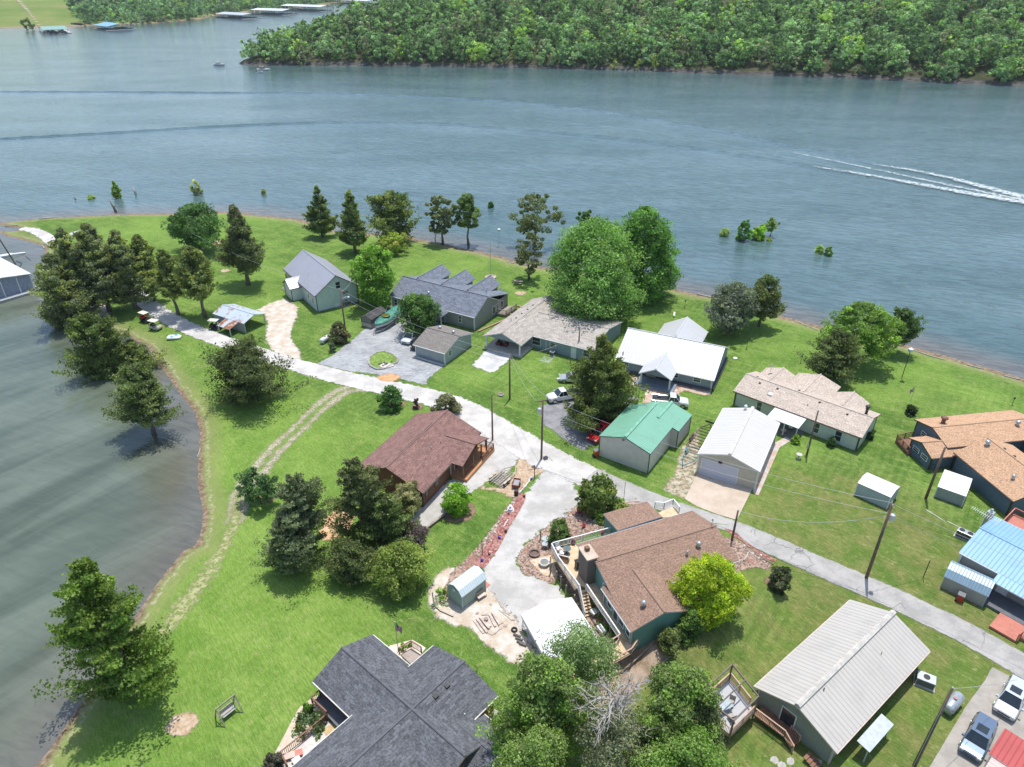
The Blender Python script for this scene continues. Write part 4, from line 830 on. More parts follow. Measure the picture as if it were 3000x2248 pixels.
def gable(h, X, Y, deg, L, W, he, hr, wm, rm, trim=None, ov=.35, z0=0.0, part='roof', wall=True, t=.16, ends=(1,1), gutter=True, ridge=.22, posts=False, base=None):
    f = Fr(h, X, Y, R(deg)); trim = trim or TRIM; a, b = L/2, W/2
    m = MB()
    m.slab([f(-a,-b,he), f(a,-b,he), f(a,0,hr), f(-a,0,hr)], t, 0, 1); m.slab([f(a,b,he), f(-a,b,he), f(-a,0,hr), f(a,0,hr)], t, 0, 1)
    if ridge: m.tube([f(-a-.01,0,hr+.01), f(a+.01,0,hr+.01)], ridge*.5, 6, 2)
    m.build(part, [rm, trim, ridge_mat(rm)], h)
    f.dim = (L, W, he, hr, ov, z0)
    if wall:
        uo, vo = a-ov, b-ov; hv = he+(hr-he)*ov/b-t+.02; hp = hr-t+.01
        w = MB()
        for sv in (-1, 1):
            pts = [f(-uo*1, sv*vo, z0), f(uo, sv*vo, z0), f(uo, sv*vo, hv), f(-uo, sv*vo, hv)]
            if sv > 0: pts = [pts[1], pts[0], pts[3], pts[2]]
            w.add(pts, [(0,1,2,3)], 0, [[(0,0),(2*uo,0),(2*uo,hv-z0),(0,hv-z0)]])
        for su in (-1, 1):
            pts = [f(su*uo, -vo, z0), f(su*uo, vo, z0), f(su*uo, vo, hv), f(su*uo, 0, hp), f(su*uo, -vo, hv)]
            if su < 0: pts = [pts[1], pts[0], pts[4], pts[3], pts[2]]
            w.add(pts, [(0,1,2,3,4)], 0, [[(0,0),(2*vo,0),(2*vo,hv-z0),(vo,hp-z0),(0,hv-z0)]])
        w.build('wall', wm, h)
        c = MB()
        for su in (-1, 1):
            for sv in (-1, 1): c.beam(f(su*(uo+.01), sv*(vo+.01), z0), f(su*(uo+.01), sv*(vo+.01), hv-.02), .12, .12)
        if gutter:
            for sv in (-1, 1): c.beam(f(-a+.05, sv*(b+.05), he-.1), f(a-.05, sv*(b+.05), he-.1), .11, .1)
            c.beam(f(uo-.1, -vo-.07, z0+.1), f(uo-.1, -vo-.07, hv-.1), .08, .08); c.beam(f(-uo+.1, -vo-.07, z0+.1), f(-uo+.1, -vo-.07, hv-.1), .08, .08)
        c.build('corner_trim', trim, h)
        if base:
            bm_ = MB()
            for sv in (-1, 1): bm_.beam(f(-uo-.03, sv*(vo+.03), z0+base[1]/2), f(uo+.03, sv*(vo+.03), z0+base[1]/2), base[1], .05)
            for su in (-1, 1): bm_.beam(f(su*(uo+.03), -vo-.03, z0+base[1]/2), f(su*(uo+.03), vo+.03, z0+base[1]/2), base[1], .05)
            bm_.build('wall_base', base[0], h)
    return f
def wpos(f, side, s, z):
    L, W, he, hr, ov, z0 = f.dim; a, b = L/2-ov, W/2-ov
    return {'S': (lambda o: (s, -b-o)), 'N': (lambda o: (s, b+o)), 'E': (lambda o: (a+o, s)), 'W': (lambda o: (-a-o, s))}[side]
def win(h, f, side, s, z, w=.9, ht=1.2, frame=None, rails=1, name='window', pane=None, sill=True):
    P_ = wpos(f, side, s, z); frame = frame or TRIM; ax_ = side in 'SN'
    def pt(d, o, zz): u, v = P_(o); return f(u+d, v, zz) if ax_ else f(u, v+d, zz)
    m = MB(); bw = .09
    for d in (-w/2, w/2): m.beam(pt(d, .03, z-ht/2), pt(d, .03, z+ht/2), bw, .09)
    for zz in (z-ht/2, z+ht/2): m.beam(pt(-w/2-.04, .035, zz), pt(w/2+.04, .035, zz), .09, bw)
    if rails: m.beam(pt(-w/2, .03, z), pt(w/2, .03, z), .05, .05)
    o = m.build(name, frame, h)
    p = MB(); p.beam(pt(-w/2+.03, .012, z), pt(w/2-.03, .012, z), .02, ht-.05) if False else p.add([pt(-w/2,.02,z-ht/2), pt(w/2,.02,z-ht/2), pt(w/2,.02,z+ht/2), pt(-w/2,.02,z+ht/2), pt(-w/2,-.03,z-ht/2), pt(w/2,-.03,z-ht/2), pt(w/2,-.03,z+ht/2), pt(-w/2,-.03,z+ht/2)], [(0,1,2,3),(7,6,5,4),(0,4,5,1),(1,5,6,2),(2,6,7,3),(3,7,4,0)])
    p.build('pane' if name == 'window' else 'door_panel', pane or GLASS, o)
    return o
def door(h, f, side, s, z0=0., w=.95, ht=2.05, mat=None):
    o = win(h, f, side, s, z0+ht/2, w, ht, rails=0, name='door', pane=mat or TRIM); return o
def roofpt(f, u, v):                                    # point on the roof surface
    L, W, he, hr, ov, z0 = f.dim; return f(u, v, he+(hr-he)*(1-abs(v)/(W/2)))
def vents(h, f, l, mat=None, name='roof_vent', s=.32):
    for (u, v) in l:
        m = MB(); x, y, z = roofpt(f, u, v); m.add([(x-s/2,y-s/2,z-.05),(x+s/2,y-s/2,z-.05),(x+s/2,y+s/2,z-.05),(x-s/2,y+s/2,z-.05),(x-s*.42,y-s*.42,z+.14),(x+s*.42,y-s*.42,z+.14),(x+s*.42,y+s*.42,z+.14),(x-s*.42,y+s*.42,z+.14)], [(4,5,6,7),(0,1,5,4),(1,2,6,5),(2,3,7,6),(3,0,4,7)]); m.build(name, mat or DARKT, h)
def pipe(h, f, u, v, r=.06, ht=.5, mat=None, name='vent_pipe', cap=False):
    x, y, z = roofpt(f, u, v); m = MB(); m.cyl(x, y, z-.1, z+ht, r)
    if cap: m.lathe([(r*1.1,z+ht-.02),(r*1.75,z+ht+.05),(r*1.75,z+ht+.22),(r*.9,z+ht+.36),(.02,z+ht+.4)], x, y)
    m.build(name, mat or METALG, h, smooth=True)
def dish(parent, x, y, z, az, r=.35, pole=.5, name='satellite_dish', mat=None):
    m = MB(); m.cyl(x, y, z, z+pole, .03, n=6); d = Vector((math.cos(az), math.sin(az), .55)).normalized(); a = d.cross(Vector((0,0,1))).normalized(); b = d.cross(a); c = Vector((x, y, z+pole+.05))
    vs = [c-d*.09]; fs = []
    for j, rr in enumerate((.55, 1.0)):
        for k in range(12): t = 2*PI*k/12; vs.append(c+(a*math.cos(t)+b*math.sin(t))*r*rr+d*(.0 if j else -.06))
    for k in range(12): k2 = (k+1) % 12; fs += [(0,1+k,1+k2), (1+k,13+k,13+k2,1+k2)]
    m.add(vs, fs); m.beam(c-d*.05, c+d*.35+Vector((0,0,-.15)), .03, .03); m.beam(c+d*.33+Vector((0,0,-.15)), c+d*.42+Vector((0,0,-.1)), .09, .09)
    return m.build(name, mat or METALG, parent)
def porch_post(h, f, pts, z0, z1, r=.09, mat=None, name='porch_post'):
    for (u, v) in pts: m = MB(); m.beam(f(u, v, z0), f(u, v, z1), r*2, r*2); m.beam(f(u, v, z0), f(u, v, z0+.12), r*2.8, r*2.8); m.build(name, mat or TRIM, h)
def floor_(h, f, u0, u1, v0, v1, z0, z1, mat, name='porch_floor'):
    m = MB(); P_ = [f(u0,v0,0)[:2], f(u1,v0,0)[:2], f(u1,v1,0)[:2], f(u0,v1,0)[:2]]; m.prism(P_, z0+f.z, z1+f.z); return m.build(name, mat, h)
def railing(h, pts, z, ht=.95, mat=None, bal=.16, top=None, name='railing', post=1.8, bmat=None, bw=.035, z_end=None):
    """posts, top rail and bottom rail along pts (own space of h, z may vary), balusters as part of the same rail"""
    m = MB(); P_ = [Vector(p if len(p) == 3 else (*p, z)) for p in pts]
    for a, b in zip(P_[:-1], P_[1:]):
        L = (b-a).length; n = max(1, int(round(L/post))); up = Vector((0,0,1))
        for i in range(n+1): p = a.lerp(b, i/n); m.beam(p, p+up*ht, .09, .09, 0)
        m.beam(a+up*ht, b+up*ht, .12, .05, 1); m.beam(a+up*.12, b+up*.12, .05, .06, 0)
        k = int(L/bal)
        for i in range(1, k): p = a.lerp(b, i/k); m.beam(p+up*.12, p+up*(ht-.03), bw, bw, 0)
    return m.build(name, [mat or WHITEP, top or mat or WHITEP], h)
def acunit(label, X, Y, rot, w=.8, d=.8, hh=.85, fans=1, mat=None, dark=True):
    o = thing('air_conditioner', label, 'air conditioner', X, Y, T(X, Y), rot)
    m = MB(); m.box(-w/2, w/2, -d/2, d/2, .08, hh); m.build('cabinet', mat or METALG, o, bevel=.03)
    m = MB(); m.box(-w/2-.12, w/2+.12, -d/2-.12, d/2+.12, -.1, .08); m.build('pad', CONCM, o)
    for i in range(fans):
        x = (i-(fans-1)/2)*w/fans; m = MB(); m.lathe([(.30,hh+.01),(.30,hh+.05),(.27,hh+.05),(.27,hh+.015),(.02,hh+.015)], x, 0); m.build('fan_grille', BLACKM, o)
    if dark:
        m = MB(); m.box(-w/2-.01, w/2+.01, -d/2+.06, d/2-.06, .2, hh-.1); m.box(-w/2+.06, w/2-.06, -d/2-.01, d/2+.01, .2, hh-.1); m.build('side_grille', plain('grille grey', (.1,.11,.11), .6), o)
    return o

# 1 white gabled house with grey metal roof
GREYMET = metalroof('grey metal roof', (.36,.37,.42), .5); PALEMET = metalroof('pale metal roof', (.72,.73,.75), .3); WALLW = siding('white board walls', (.56,.64,.60), .35, True, .93)
h = thing('house', 'white gabled house with a plain grey metal roof and pale entry wing', 'house', -39.97, 139.14, 0, R(-235.2))
f = gable(h, -39.97, 139.14, -235.2, 17.9, 9.73, 3.55, 6.89, WALLW, GREYMET, DARKT, ov=.4, base=(TRIMG,.35))
# entry wing: its own small gable on the left slope
f2 = gable(h, *[*G(*q('c3', 545, 1015), 3.4)], -235.2+90, 5.2, 4.6, 2.75, 4.15, WALLW, PALEMET, DARKT, ov=.25, part='wing_roof', gutter=False)
for side, s, z, w_, ht in [('W',-.3,4.6,1.0,1.5),('N',-6.6,1.7,.7,1.1),('N',-4.2,1.9,.7,1.0),('N',5.6,1.7,.8,1.1)]: win(h, f, side, s, z, w_, ht, frame=TRIM)
m = MB(); m.beam(f(-8.62,-1.2,2.75), f(-8.62,-2.2,2.75), .04, .45); m.build('wall_plaque', BRWOOD, h)
m = MB(); 
for i in range(5): m.beam(f(3.9+i*.0, 5.0+i*.32, .62-.12*i), f(7.2, 5.0+i*.32, .62-.12*i), .3, .1)
m.build('steps', WOODW, h)
porch_post(h, f, [(8.9,4.6)], 0, 2.6, .06, DARKT); 
X, Y = g('e2', 395, 352); acunit('small white heat pump against the gable wall of the white house', X, Y, R(35), .85, .35, .7, 0, WHITEP, False)
X, Y = g('e2', 515, 330); acunit('wide air conditioner box beside the white gabled house', X, Y, R(35), 1.6, 1.2, 1.1, 1, METALG)
# 2 slate house
SLATE = shingle('slate blue shingles', (.175,.195,.235), .35); WALLG = siding('grey lap siding', (.30,.31,.30), .22)
h = thing('house', 'long slate-grey shingle house with three small cross gables facing the lake', 'house', -13.41, 130.03, 0, R(-30.4))
f = gable(h, -13.41, 130.03, -30.4, 20.4, 9.29, 2.87, 5.39, WALLG, SLATE, ov=.35)
# rear slope carries on over the lake-side rooms
cN = lambda u, v: (-13.41+u*math.cos(R(-30.4))-v*math.sin(R(-30.4)), 130.03+u*math.sin(R(-30.4))+v*math.cos(R(-30.4)))
m = MB(); m.slab([f(-9.6,8.4,2.95), f(-9.6,0.2,5.25), f(10.1,0.2,5.25), f(10.1,8.4,2.95)][::-1], .14, 0, 1, u=(1,0,0)); m.build('rear_roof', [SLATE, TRIM], h)
m = MB()
for a, b in [((-9.3,4.3),(-9.3,8.0)),((-9.3,8.0),(9.8,8.0)),((9.8,8.0),(9.8,4.3))]: m.beam(f(*a,1.4), f(*b,1.4), .12, 2.9)
m.build('rear_wall', WALLG, h)
for u in (-7.2, -1.2, 4.9):
    X, Y = cN(u, 5.4); gable(h, X, Y, 59.6, 8.6, 4.6, 3.75, 5.3, WALLG, SLATE, ov=.5, z0=2.6, part='cross_gable', gutter=False, t=.14)
f.dim = (20.4, 16.7, 2.9, 5.3, .35, 0)
for s in (-5.6, -4.1, -2.6): win(h, Fr2 if False else f, 'E', -s, 1.5, 1.1, 1.5, frame=TRIM, rails=0)
f.dim = (20.4, 9.29, 2.87, 5.39, .35, 0)
for s in (-8.9, -7.9, 6.6): win(h, f, 'S', s, 1.55, .75, 1.35)
door(h, f, 'S', 2.6, 0, .9, 2.0, plain('blue grey door', (.2,.25,.3))); win(h, f, 'S', 1.4, 1.4, .7, 1.5)
X, Y = cN(2.4, -5.3); fp = gable(h, X, Y, 59.6, 3.6, 3.6, 2.6, 3.5, WALLG, SLATE, ov=.1, z0=0, part='porch_roof', wall=False, t=.12); porch_post(h, fp, [(-1.5,-1.5),(-1.5,1.5)], 0, 2.5, .07)
pipe(h, f, -1.1, -3.6, .16, 1.5, METALG, 'chimney_flue', True); pipe(h, f, 4.0, -2.3, .05, .3, DARKT); pipe(h, f, 5.0, -2.5, .05, .3, DARKT)
vents(h, f, [(-6.5,.6),(-2.8,.6),(1.2,.6),(5.2,.6)]); 
for u, v, az in [(9.3,.8,-2.0),(9.6,5.6,-1.2)]: x, y, z = f(u, v, 5.0 if v < 2 else 3.7); dish(h, x, y, z, az, .42, .7)
m = MB(); m.prism([f(10,3.4,0)[:2], f(12.0,3.6,0)[:2], f(12.2,7.6,0)[:2], f(10,7.8,0)[:2]], .0, .5); m.build('porch_floor', WOODW, h)
railing(h, [f(10.2,3.6,.5), f(12.0,3.7,.5), f(12.1,7.6,.5)], .5, .9, WOODW)
m = MB()
for k in range(16): t0, t1 = [R(-80+i*10.6) for i in (k, k+1)]; m.beam(f(11.4+2.3*math.cos(t0), 7.0+2.2*math.sin(t0), .12), f(11.4+2.3*math.cos(t1), 7.0+2.2*math.sin(t1), .12), .3, .3)
m.beam(f(13.7,6.6,.12), f(10.9,-4.6,.12), .3, .3); m.build('retaining_kerb', plain('brick kerb', (.42,.26,.19), .9), h)
# 3 shingled grey-brown house
GBR = shingle('grey brown shingles', (.40,.36,.32), .32, .6, .25); WALLB = siding('blue grey siding', (.27,.33,.36), .22)
h = thing('house', 'grey-brown shingle house with carport gable sheltering a red golf cart', 'house', 10.91, 116.99, 0, R(-29.4))
bx, by = 10.91+.5*math.cos(R(60.6)), 116.99+.5*math.sin(R(60.6))
f = gable(h, bx, by, -29.4, 14.22, 13.35, 2.56, 3.95, WALLB, GBR)
fa = gable(h, 2.81, 120.06, 60.3, 18.73, 7.90, 2.6, 4.13, WALLB, GBR, wall=False, part='wing_roof')
fa.dim = (18.73, 7.90, 2.6, 4.13, .35, 0)
w_ = MB()
for a, b in [((-4.6,-3.5),(6.0,-3.5)),((-4.6,3.5),(6.0,3.5)),((-4.6,-3.5),(-4.6,3.5)),((6.0,-3.5),(6.0,3.5))]: w_.beam(fa(*a,1.25), fa(*b,1.25), .12, 2.5)
w_.build('wing_wall', WALLB, h)
g_ = MB(); g_.add([fa(-9.1,-3.6,2.66), fa(-9.1,3.6,2.66), fa(-9.1,0,3.95), fa(-9.0,-3.6,2.66), fa(-9.0,3.6,2.66), fa(-9.0,0,3.95)], [(0,2,1),(3,4,5),(0,1,4,3),(1,2,5,4),(2,0,3,5)]); g_.build('gable_board', WALLB, h)
porch_post(h, fa, [(-8.9,-3.4),(-8.9,3.4),(8.9,-3.4)], 0, 2.6, .11); porch_post(h, fa, [(8.9,-1.5),(8.9,3.4)], 0, 2.6, .07)
floor_(h, fa, -9.2, -4.6, -3.8, 3.8, 0, .35, CONCM, 'carport_floor')
win(h, f, 'S', -4.2, 1.45, 1.7, 1.5); win(h, f, 'S', -.9, 1.5, 1.0, .9); win(h, f, 'S', 5.6, 1.5, 1.2, 1.2); door(h, f, 'S', 3.2, 0, .95, 2.05, TRIM); m = MB(); m.beam(f(-2.2,-6.4,.1), f(-2.2,-6.4,2.5), .09, .09); m.build('downspout', TRIM, h)
vents(h, f, [(-3.8,-.7),(-1.7,-.7),(.3,-.7),(2.3,-.7),(4.3,-.7)], plain('tan vent', (.3,.26,.22)), s=.45); vents(h, fa, [(-2,1.2),(.2,1.2),(2.4,1.2),(4.6,1.2)]); pipe(h, fa, -3.2, 1.6, .05, .5, DARKT); pipe(h, f, 3.4, -3.6, .05, .5, DARKT)
X, Y = g('e3', 1040, 840); acunit('dark air conditioner against the blue-grey wall of the shingle house', X, Y, R(-29.4), .8, .8, .9)
# 4 white metal roof house
WHMET = metalroof('white metal roof', (.56,.57,.58), .5, dark=.66, dirt=.08); STONE = shingle('dark stone veneer', (.13,.125,.14), .5, .4, .15)
h = thing('house', 'blue-grey house with wide white metal roof and white-columned front porch', 'house', 27.75, 107.92, 0, R(-25.8))
f = gable(h, 27.75, 107.92, -25.8, 16.74, 12.66, 2.24, 5.3, WALLB, WHMET, base=(STONE,.9)); 
gable(h, 30.18, 113.96, 64.2, 8.44, 8.12, 2.3, 4.5, WALLB, WHMET, part='rear_roof', gutter=False)
fp = gable(h, 24.73, 102.90, -115.8, 7.2, 5.51, 2.3, 3.72, WALLB, WHMET, wall=False, part='porch_roof')
fp.dim = (7.2, 5.51, 2.3, 3.72, .35, 0)
g_ = MB(); g_.add([fp(3.3,-2.5,2.36), fp(3.3,2.5,2.36), fp(3.3,0,3.55), fp(3.2,-2.5,2.36), fp(3.2,2.5,2.36), fp(3.2,0,3.55)], [(0,1,2),(3,5,4),(0,3,4,1),(1,4,5,2),(2,5,3,0)]); g_.build('gable_board', WALLB, h)
floor_(h, fp, -1.2, 3.9, -3.2, 3.2, .02, .32, plain('blue grey porch floor', (.19,.23,.28), .6)); porch_post(h, fp, [(3.1,-2.4),(3.1,2.4)], .3, 2.3, .12)
for s, w_, ht in [(-6.6,1.2,.85),(1.9,1.2,1.0),(5.6,1.2,.9)]: win(h, f, 'S', s, 1.55, w_, ht)
door(h, f, 'S', -1.0, .3, .9, 1.8); win(h, f, 'S', -2.6, 1.5, 1.6, .9)
# 5 tan ranch
TAN = shingle('tan shingles', (.50,.42,.35), .2, .55, .22); WALLC = siding('cream siding', (.56,.60,.52), .22)
h = thing('house', 'cream ranch house with tan shingle roof and white patio awning', 'house', 44.53, 91.50, 0, R(-41.1))
f = gable(h, 44.53, 91.50, -41.1, 19.51, 8.23, 2.6, 3.9, WALLC, TAN, DARKT)
cT = lambda u, v: (44.53+u*math.cos(R(-41.1))-v*math.sin(R(-41.1)), 91.5+u*math.sin(R(-41.1))+v*math.cos(R(-41.1)))
for u, v, L_, W_ in [(-6.2,3.6,5.6,5.6),(-.9,4.6,7.2,6.8),(5.0,3.6,5.2,5.0)]: X, Y = cT(u, v); gable(h, X, Y, 48.9, L_, W_, 2.6, 3.62, WALLC, TAN, part='cross_gable', gutter=False)
for s in (3.4, 6.6): win(h, f, 'S', s, 1.35, .95, 1.7, frame=TRIM)
win(h, f, 'S', -5.4, 1.35, .8, 1.7); win(h, f, 'W', .8, 1.5, .9, 1.2)
m = MB(); x0, x1, y0, y1 = -2.9, 1.9, -7.0, -3.7; m.slab([f(x0,y0,2.2), f(x1,y0,2.2), f(x1,y1,2.5), f(x0,y1,2.5)], .1, 0, 1); m.build('patio_awning', [metalroof('ribbed awning', (.74,.78,.8), .25, dark=.75), TRIM], h)
fq = f; porch_post(h, f, [(-2.4,-6.8),(-.2,-6.8),(1.7,-6.8)], 0, 2.1, .05); floor_(h, f, -3.0, 2.0, -7.0, -3.8, 0, .06, plain('patio floor', (.2,.19,.18), .9)); door(h, f, 'S', .4, 0, .95, 2.0)
vents(h, f, [(-7,-.9),(-4.2,-.8),(2.2,-.6),(6.4,-1.0),(-8.0,.3),(-1.5,.9)]); vents(h, f, [(-4.6,-2.3)], WHITEP, 'skylight', .75); pipe(h, f, 1.0,-1.9,.06,.3,DARKT); pipe(h, f, 8.4, .9, .2, 1.1, DARKT, 'chimney_flue', True)
x, y, z = f(-7.4, 4.0, 3.3); dish(h, x, y, z, 2.5, .4, 1.1)
# 6 orange shingle house
ORG = shingle('orange tan shingles', (.50,.315,.195), .18, .5, .2); WALLN = siding('slate blue siding', (.13,.175,.225), .2)
h = thing('house', 'slate-blue house with sprawling orange-tan shingle roof at the right edge', 'house', 66.5, 84.3, 0, R(9))
f = gable(h, 67.1, 84.2, 9, 16, 7.2, 2.8, 3.75, WALLN, ORG, DARKT)
fb = gable(h, 65.6, 74.2, -79.5, 10.5, 9.2, 2.7, 4.5, WALLN, ORG, DARKT, part='wing_roof')
fc = gable(h, 59.34, 80.69, 8.7, 5.6, 5.01, 2.16, 3.07, WALLN, ORG, DARKT, part='front_roof')
gable(h, 76, 76.5, -79.5, 14, 7, 2.7, 4.2, WALLN, ORG, DARKT, part='rear_roof', gutter=False)
win(h, fc, 'W', -.9, 1.2, 1.2, .7); win(h, fc, 'W', .9, 1.2, 1.2, .7); win(h, fb, 'E', 1.2, 1.4, 1.1, 1.3); win(h, f, 'W', 1.4, 1.6, .9, .7)
pipe(h, f, -5.4, 1.2, .28, .75, BRWOOD, 'chimney_flue', True); pipe(h, fb, -4.2, -.9, .2, .4, METALG, 'roof_turbine', True); pipe(h, f, 4.6, -1.0, .2, .4, METALG, 'roof_turbine', True); pipe(h, fb, 2.2, -2.4, .14, .3, METALG, 'roof_cap', True)
vents(h, fb, [(-2.8,.5),(-1.1,.5),(.9,.5),(2.8,.5),(4.4,.5)]); x, y, z = f(7.0,-3.0,3.2); dish(h, x, y, z, -1.3, .4, .4, mat=BLACKM)
m = MB(); m.prism([f(-8.2,-1.2,0)[:2], f(-8.2,2.6,0)[:2], f(-11.2,2.2,0)[:2], f(-11.4,-1.0,0)[:2]][::-1], 0, .5); m.build('entry_deck', BRWOOD, h); railing(h, [f(-8.3,2.6,.5), f(-11.1,2.2,.5), f(-11.4,-1,.5)], .5, .9, BRWOOD)
m = MB()
P_ = [g('e6', *p) for p in [(15,465),(50,500),(200,610),(230,625)]]+[]
for a, b in zip(P_[:-1], P_[1:]):
    A_ = Fr(h, *a, 0)(0,0,0)[:2]; B_ = Fr(h, *b, 0)(0,0,0)[:2]; m.beam((*A_,.45), (*B_,.45), .1, .9)
m.build('low_wall', WALLN, h)
o = thing('chain_link_fence', 'low chain-link fence curving round the foot of the slate-blue house', 'fence', *g('e6',690,850), 0); m = MB(); n_ = MB()
P_ = [g('e6', *p) for p in [(470,655),(560,735),(640,800),(686,852),(800,845),(980,840)]]
P_ = [(a-o.location.x, b-o.location.y) for a, b in P_]
for a, b in zip(P_[:-1], P_[1:]):
    m.beam((*a,1.0), (*b,1.0), .05, .05); m.beam((*a,.1), (*b,.1), .03, .03)
    L = math.dist(a, b); k = int(L/.35)
    for i in range(k): t = i/k; t2 = (i+1)/k; p0 = Vector((*a,0)).lerp(Vector((*b,0)), t); p1 = Vector((*a,0)).lerp(Vector((*b,0)), t2); n_.beam(p0+Vector((0,0,.1)), p1+Vector((0,0,1)), .012, .012); n_.beam(p1+Vector((0,0,.1)), p0+Vector((0,0,1)), .012, .012)
m.build('rail', METALG, o); n_.build('mesh_wire', METALG, o)
for i, a in enumerate(P_): m = MB(); m.cyl(*a, -.2, 1.08, .04); m.build('post', METALG, o)
# 7 blue metal roof house
BLUEMET = metalroof('sky blue metal roof', (.24,.43,.60), .42, dark=.7); WALLT = siding('taupe siding', (.33,.31,.28), .22)
def edge_dir(a, b): return math.degrees(math.atan2(b[1]-a[1], b[0]-a[0]))
A_ = Vector(g('k4',1510,800,2.9)); B_ = Vector(g('k4',1925,1020,2.9)); rd = (B_-A_).normalized(); nd = Vector((-rd.y, rd.x)); Lb, Wb = 14.0, 9.6
Cb = A_+rd*Lb/2+nd*Wb/2
h = thing('house', 'house with bright sky-blue metal roof and red decks at the right edge', 'house', Cb.x, Cb.y, 0, math.atan2(rd.y, rd.x))
f = gable(h, Cb.x, Cb.y, math.degrees(math.atan2(rd.y, rd.x)), Lb, Wb, 2.9, 3.75, WALLT, BLUEMET, TRIM, ov=.25)
m = MB(); m.slab([f(-2.9,-6.3,2.58), f(1.4,-6.3,2.58), f(1.4,-4.75,2.88), f(-2.9,-4.75,2.88)], .12, 0, 1); m.build('entry_roof', [BLUEMET, TRIM], h)
door(h, f, 'S', -2.0, .3, 1.0, 2.0); win(h, f, 'S', 2.6, 1.7, 1.5, .9)
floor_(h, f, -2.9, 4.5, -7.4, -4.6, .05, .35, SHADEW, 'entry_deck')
m = MB(); m.prism([p for p in [f(-.9,-10.2,0)[:2], f(1.6,-10.2,0)[:2], f(1.6,-7.4,0)[:2], f(-.9,-7.4,0)[:2]]], .05, .3); m.build('lower_deck', REDDK, h)
m = MB(); m.prism([f(1.7,-9.4,0)[:2], f(6.5,-9.4,0)[:2], f(6.5,-7.4,0)[:2], f(1.7,-7.4,0)[:2]], .05, .3); m.build('side_deck', REDDK, h); railing(h, [f(1.6,-10.0,.3), f(1.7,-9.2,.3), f(6.4,-9.3,.3)], .3, .9, REDDK)
m = MB(); m.prism([f(-6.2,5.0,0)[:2], f(3.5,5.0,0)[:2], f(3.5,9.2,0)[:2], f(-6.2,9.2,0)[:2]], 1.3, 1.5); m.build('rear_deck', REDDK, h); railing(h, [f(-6.1,5.1,1.5), f(-6.1,9.1,1.5), f(3.4,9.1,1.5)], 1.5, .95, BRWOOD, top=REDDK)
m = MB(); c_ = f(-7.3, 4.0, 0); m.box(c_[0]-.35, c_[0]+.35, c_[1]-.35, c_[1]+.35, 0, 3.8); m.cyl(c_[0], c_[1], 3.8, 4.2, .15); m.build('chimney', METALG, h)
m = MB(); p = Vector(f(-7.1,.6,0)); m.cyl(p.x, p.y, 2.8, 5.4, .025); m.beam(p+Vector((-1.6,.2,5.3)), p+Vector((1.6,-.2,5.35)), .04, .04)
for i in range(14): xx = -1.5+i*.23; L_ = .35+.45*i/14; m.beam(p+Vector((xx,.2-.13*i*.2-L_,5.34)), p+Vector((xx,.2-.13*i*.2+L_,5.34)), .02, .02)
m.build('television_aerial', plain('aerial white', (.7,.7,.72), .4), h)
X, Y = g('k4', 1560, 650); acunit('double-fan air conditioner beside the sky-blue roof', X, Y, R(-45), 1.8, .9, 1.0, 2)
def gambrel(h, W, L, he, hk, hr, kv, wm, rm, trim, part='roof', ov=.12, t=.08):
    a, b = L/2, W/2; m = MB()
    for s in (1, -1):
        P1 = [(-a*s,-b*s,he),(a*s,-b*s,he),(a*s,-kv*s,hk),(-a*s,-kv*s,hk)]; P2 = [(-a*s,-kv*s,hk),(a*s,-kv*s,hk),(a*s,0,hr),(-a*s,0,hr)]
        m.slab(P1, t, 0, 1); m.slab(P2, t, 0, 1)
    m.build(part, [rm, trim], h)
    w_ = MB(); u, v = a-ov, b-ov
    prof = [(-v,0),(v,0),(v,he+.0),(kv-.03,hk-t),(0,hr-t),(-kv+.03,hk-t),(-v,he)]
    n = len(prof)
    for su in (-1, 1):
        pts = [(su*u, y, z) for y, z in prof]
        if su < 0: pts = pts[::-1]; uv = [(y+v, z) for y, z in prof[::-1]]
        else: uv = [(y+v, z) for y, z in prof]
        w_.add(pts, [tuple(range(n))], 0, [uv])
    for sv in (-1, 1):
        pts = [(-u*-sv*1, sv*v, 0), (u*-sv*1, sv*v, 0), (u*-sv, sv*v, he), (-u*-sv, sv*v, he)]
        w_.add(pts, [(0,1,2,3)], 0, [[(0,0),(2*u,0),(2*u,he),(0,he)]])
    w_.build('wall', wm, h)
    c = MB()
    for su in (-1, 1):
        for sv in (-1, 1): c = MB(); c.beam((su*u, sv*v, 0), (su*u, sv*v, he), .09, .09); c.build('corner_board', trim, h)
# blue gambrel shed
a = Vector(g('k4',1310,1190)); b = Vector(g('k4',1750,1400)); rd = (b-a).normalized(); nd = Vector((-rd.y, rd.x)); c = (a+b)/2+nd*1.45
h = thing('shed', 'blue-roofed barn-style shed beside the red trash bin and sky-blue house', 'shed', c.x, c.y, 0, math.atan2(rd.y, rd.x))
gambrel(h, 3.0, 4.4, 1.75, 2.45, 2.8, .85, siding('taupe board walls', (.36,.34,.31), .35, True, .93), metalroof('dull blue metal', (.25,.36,.44), .3, dark=.8), TRIMG)
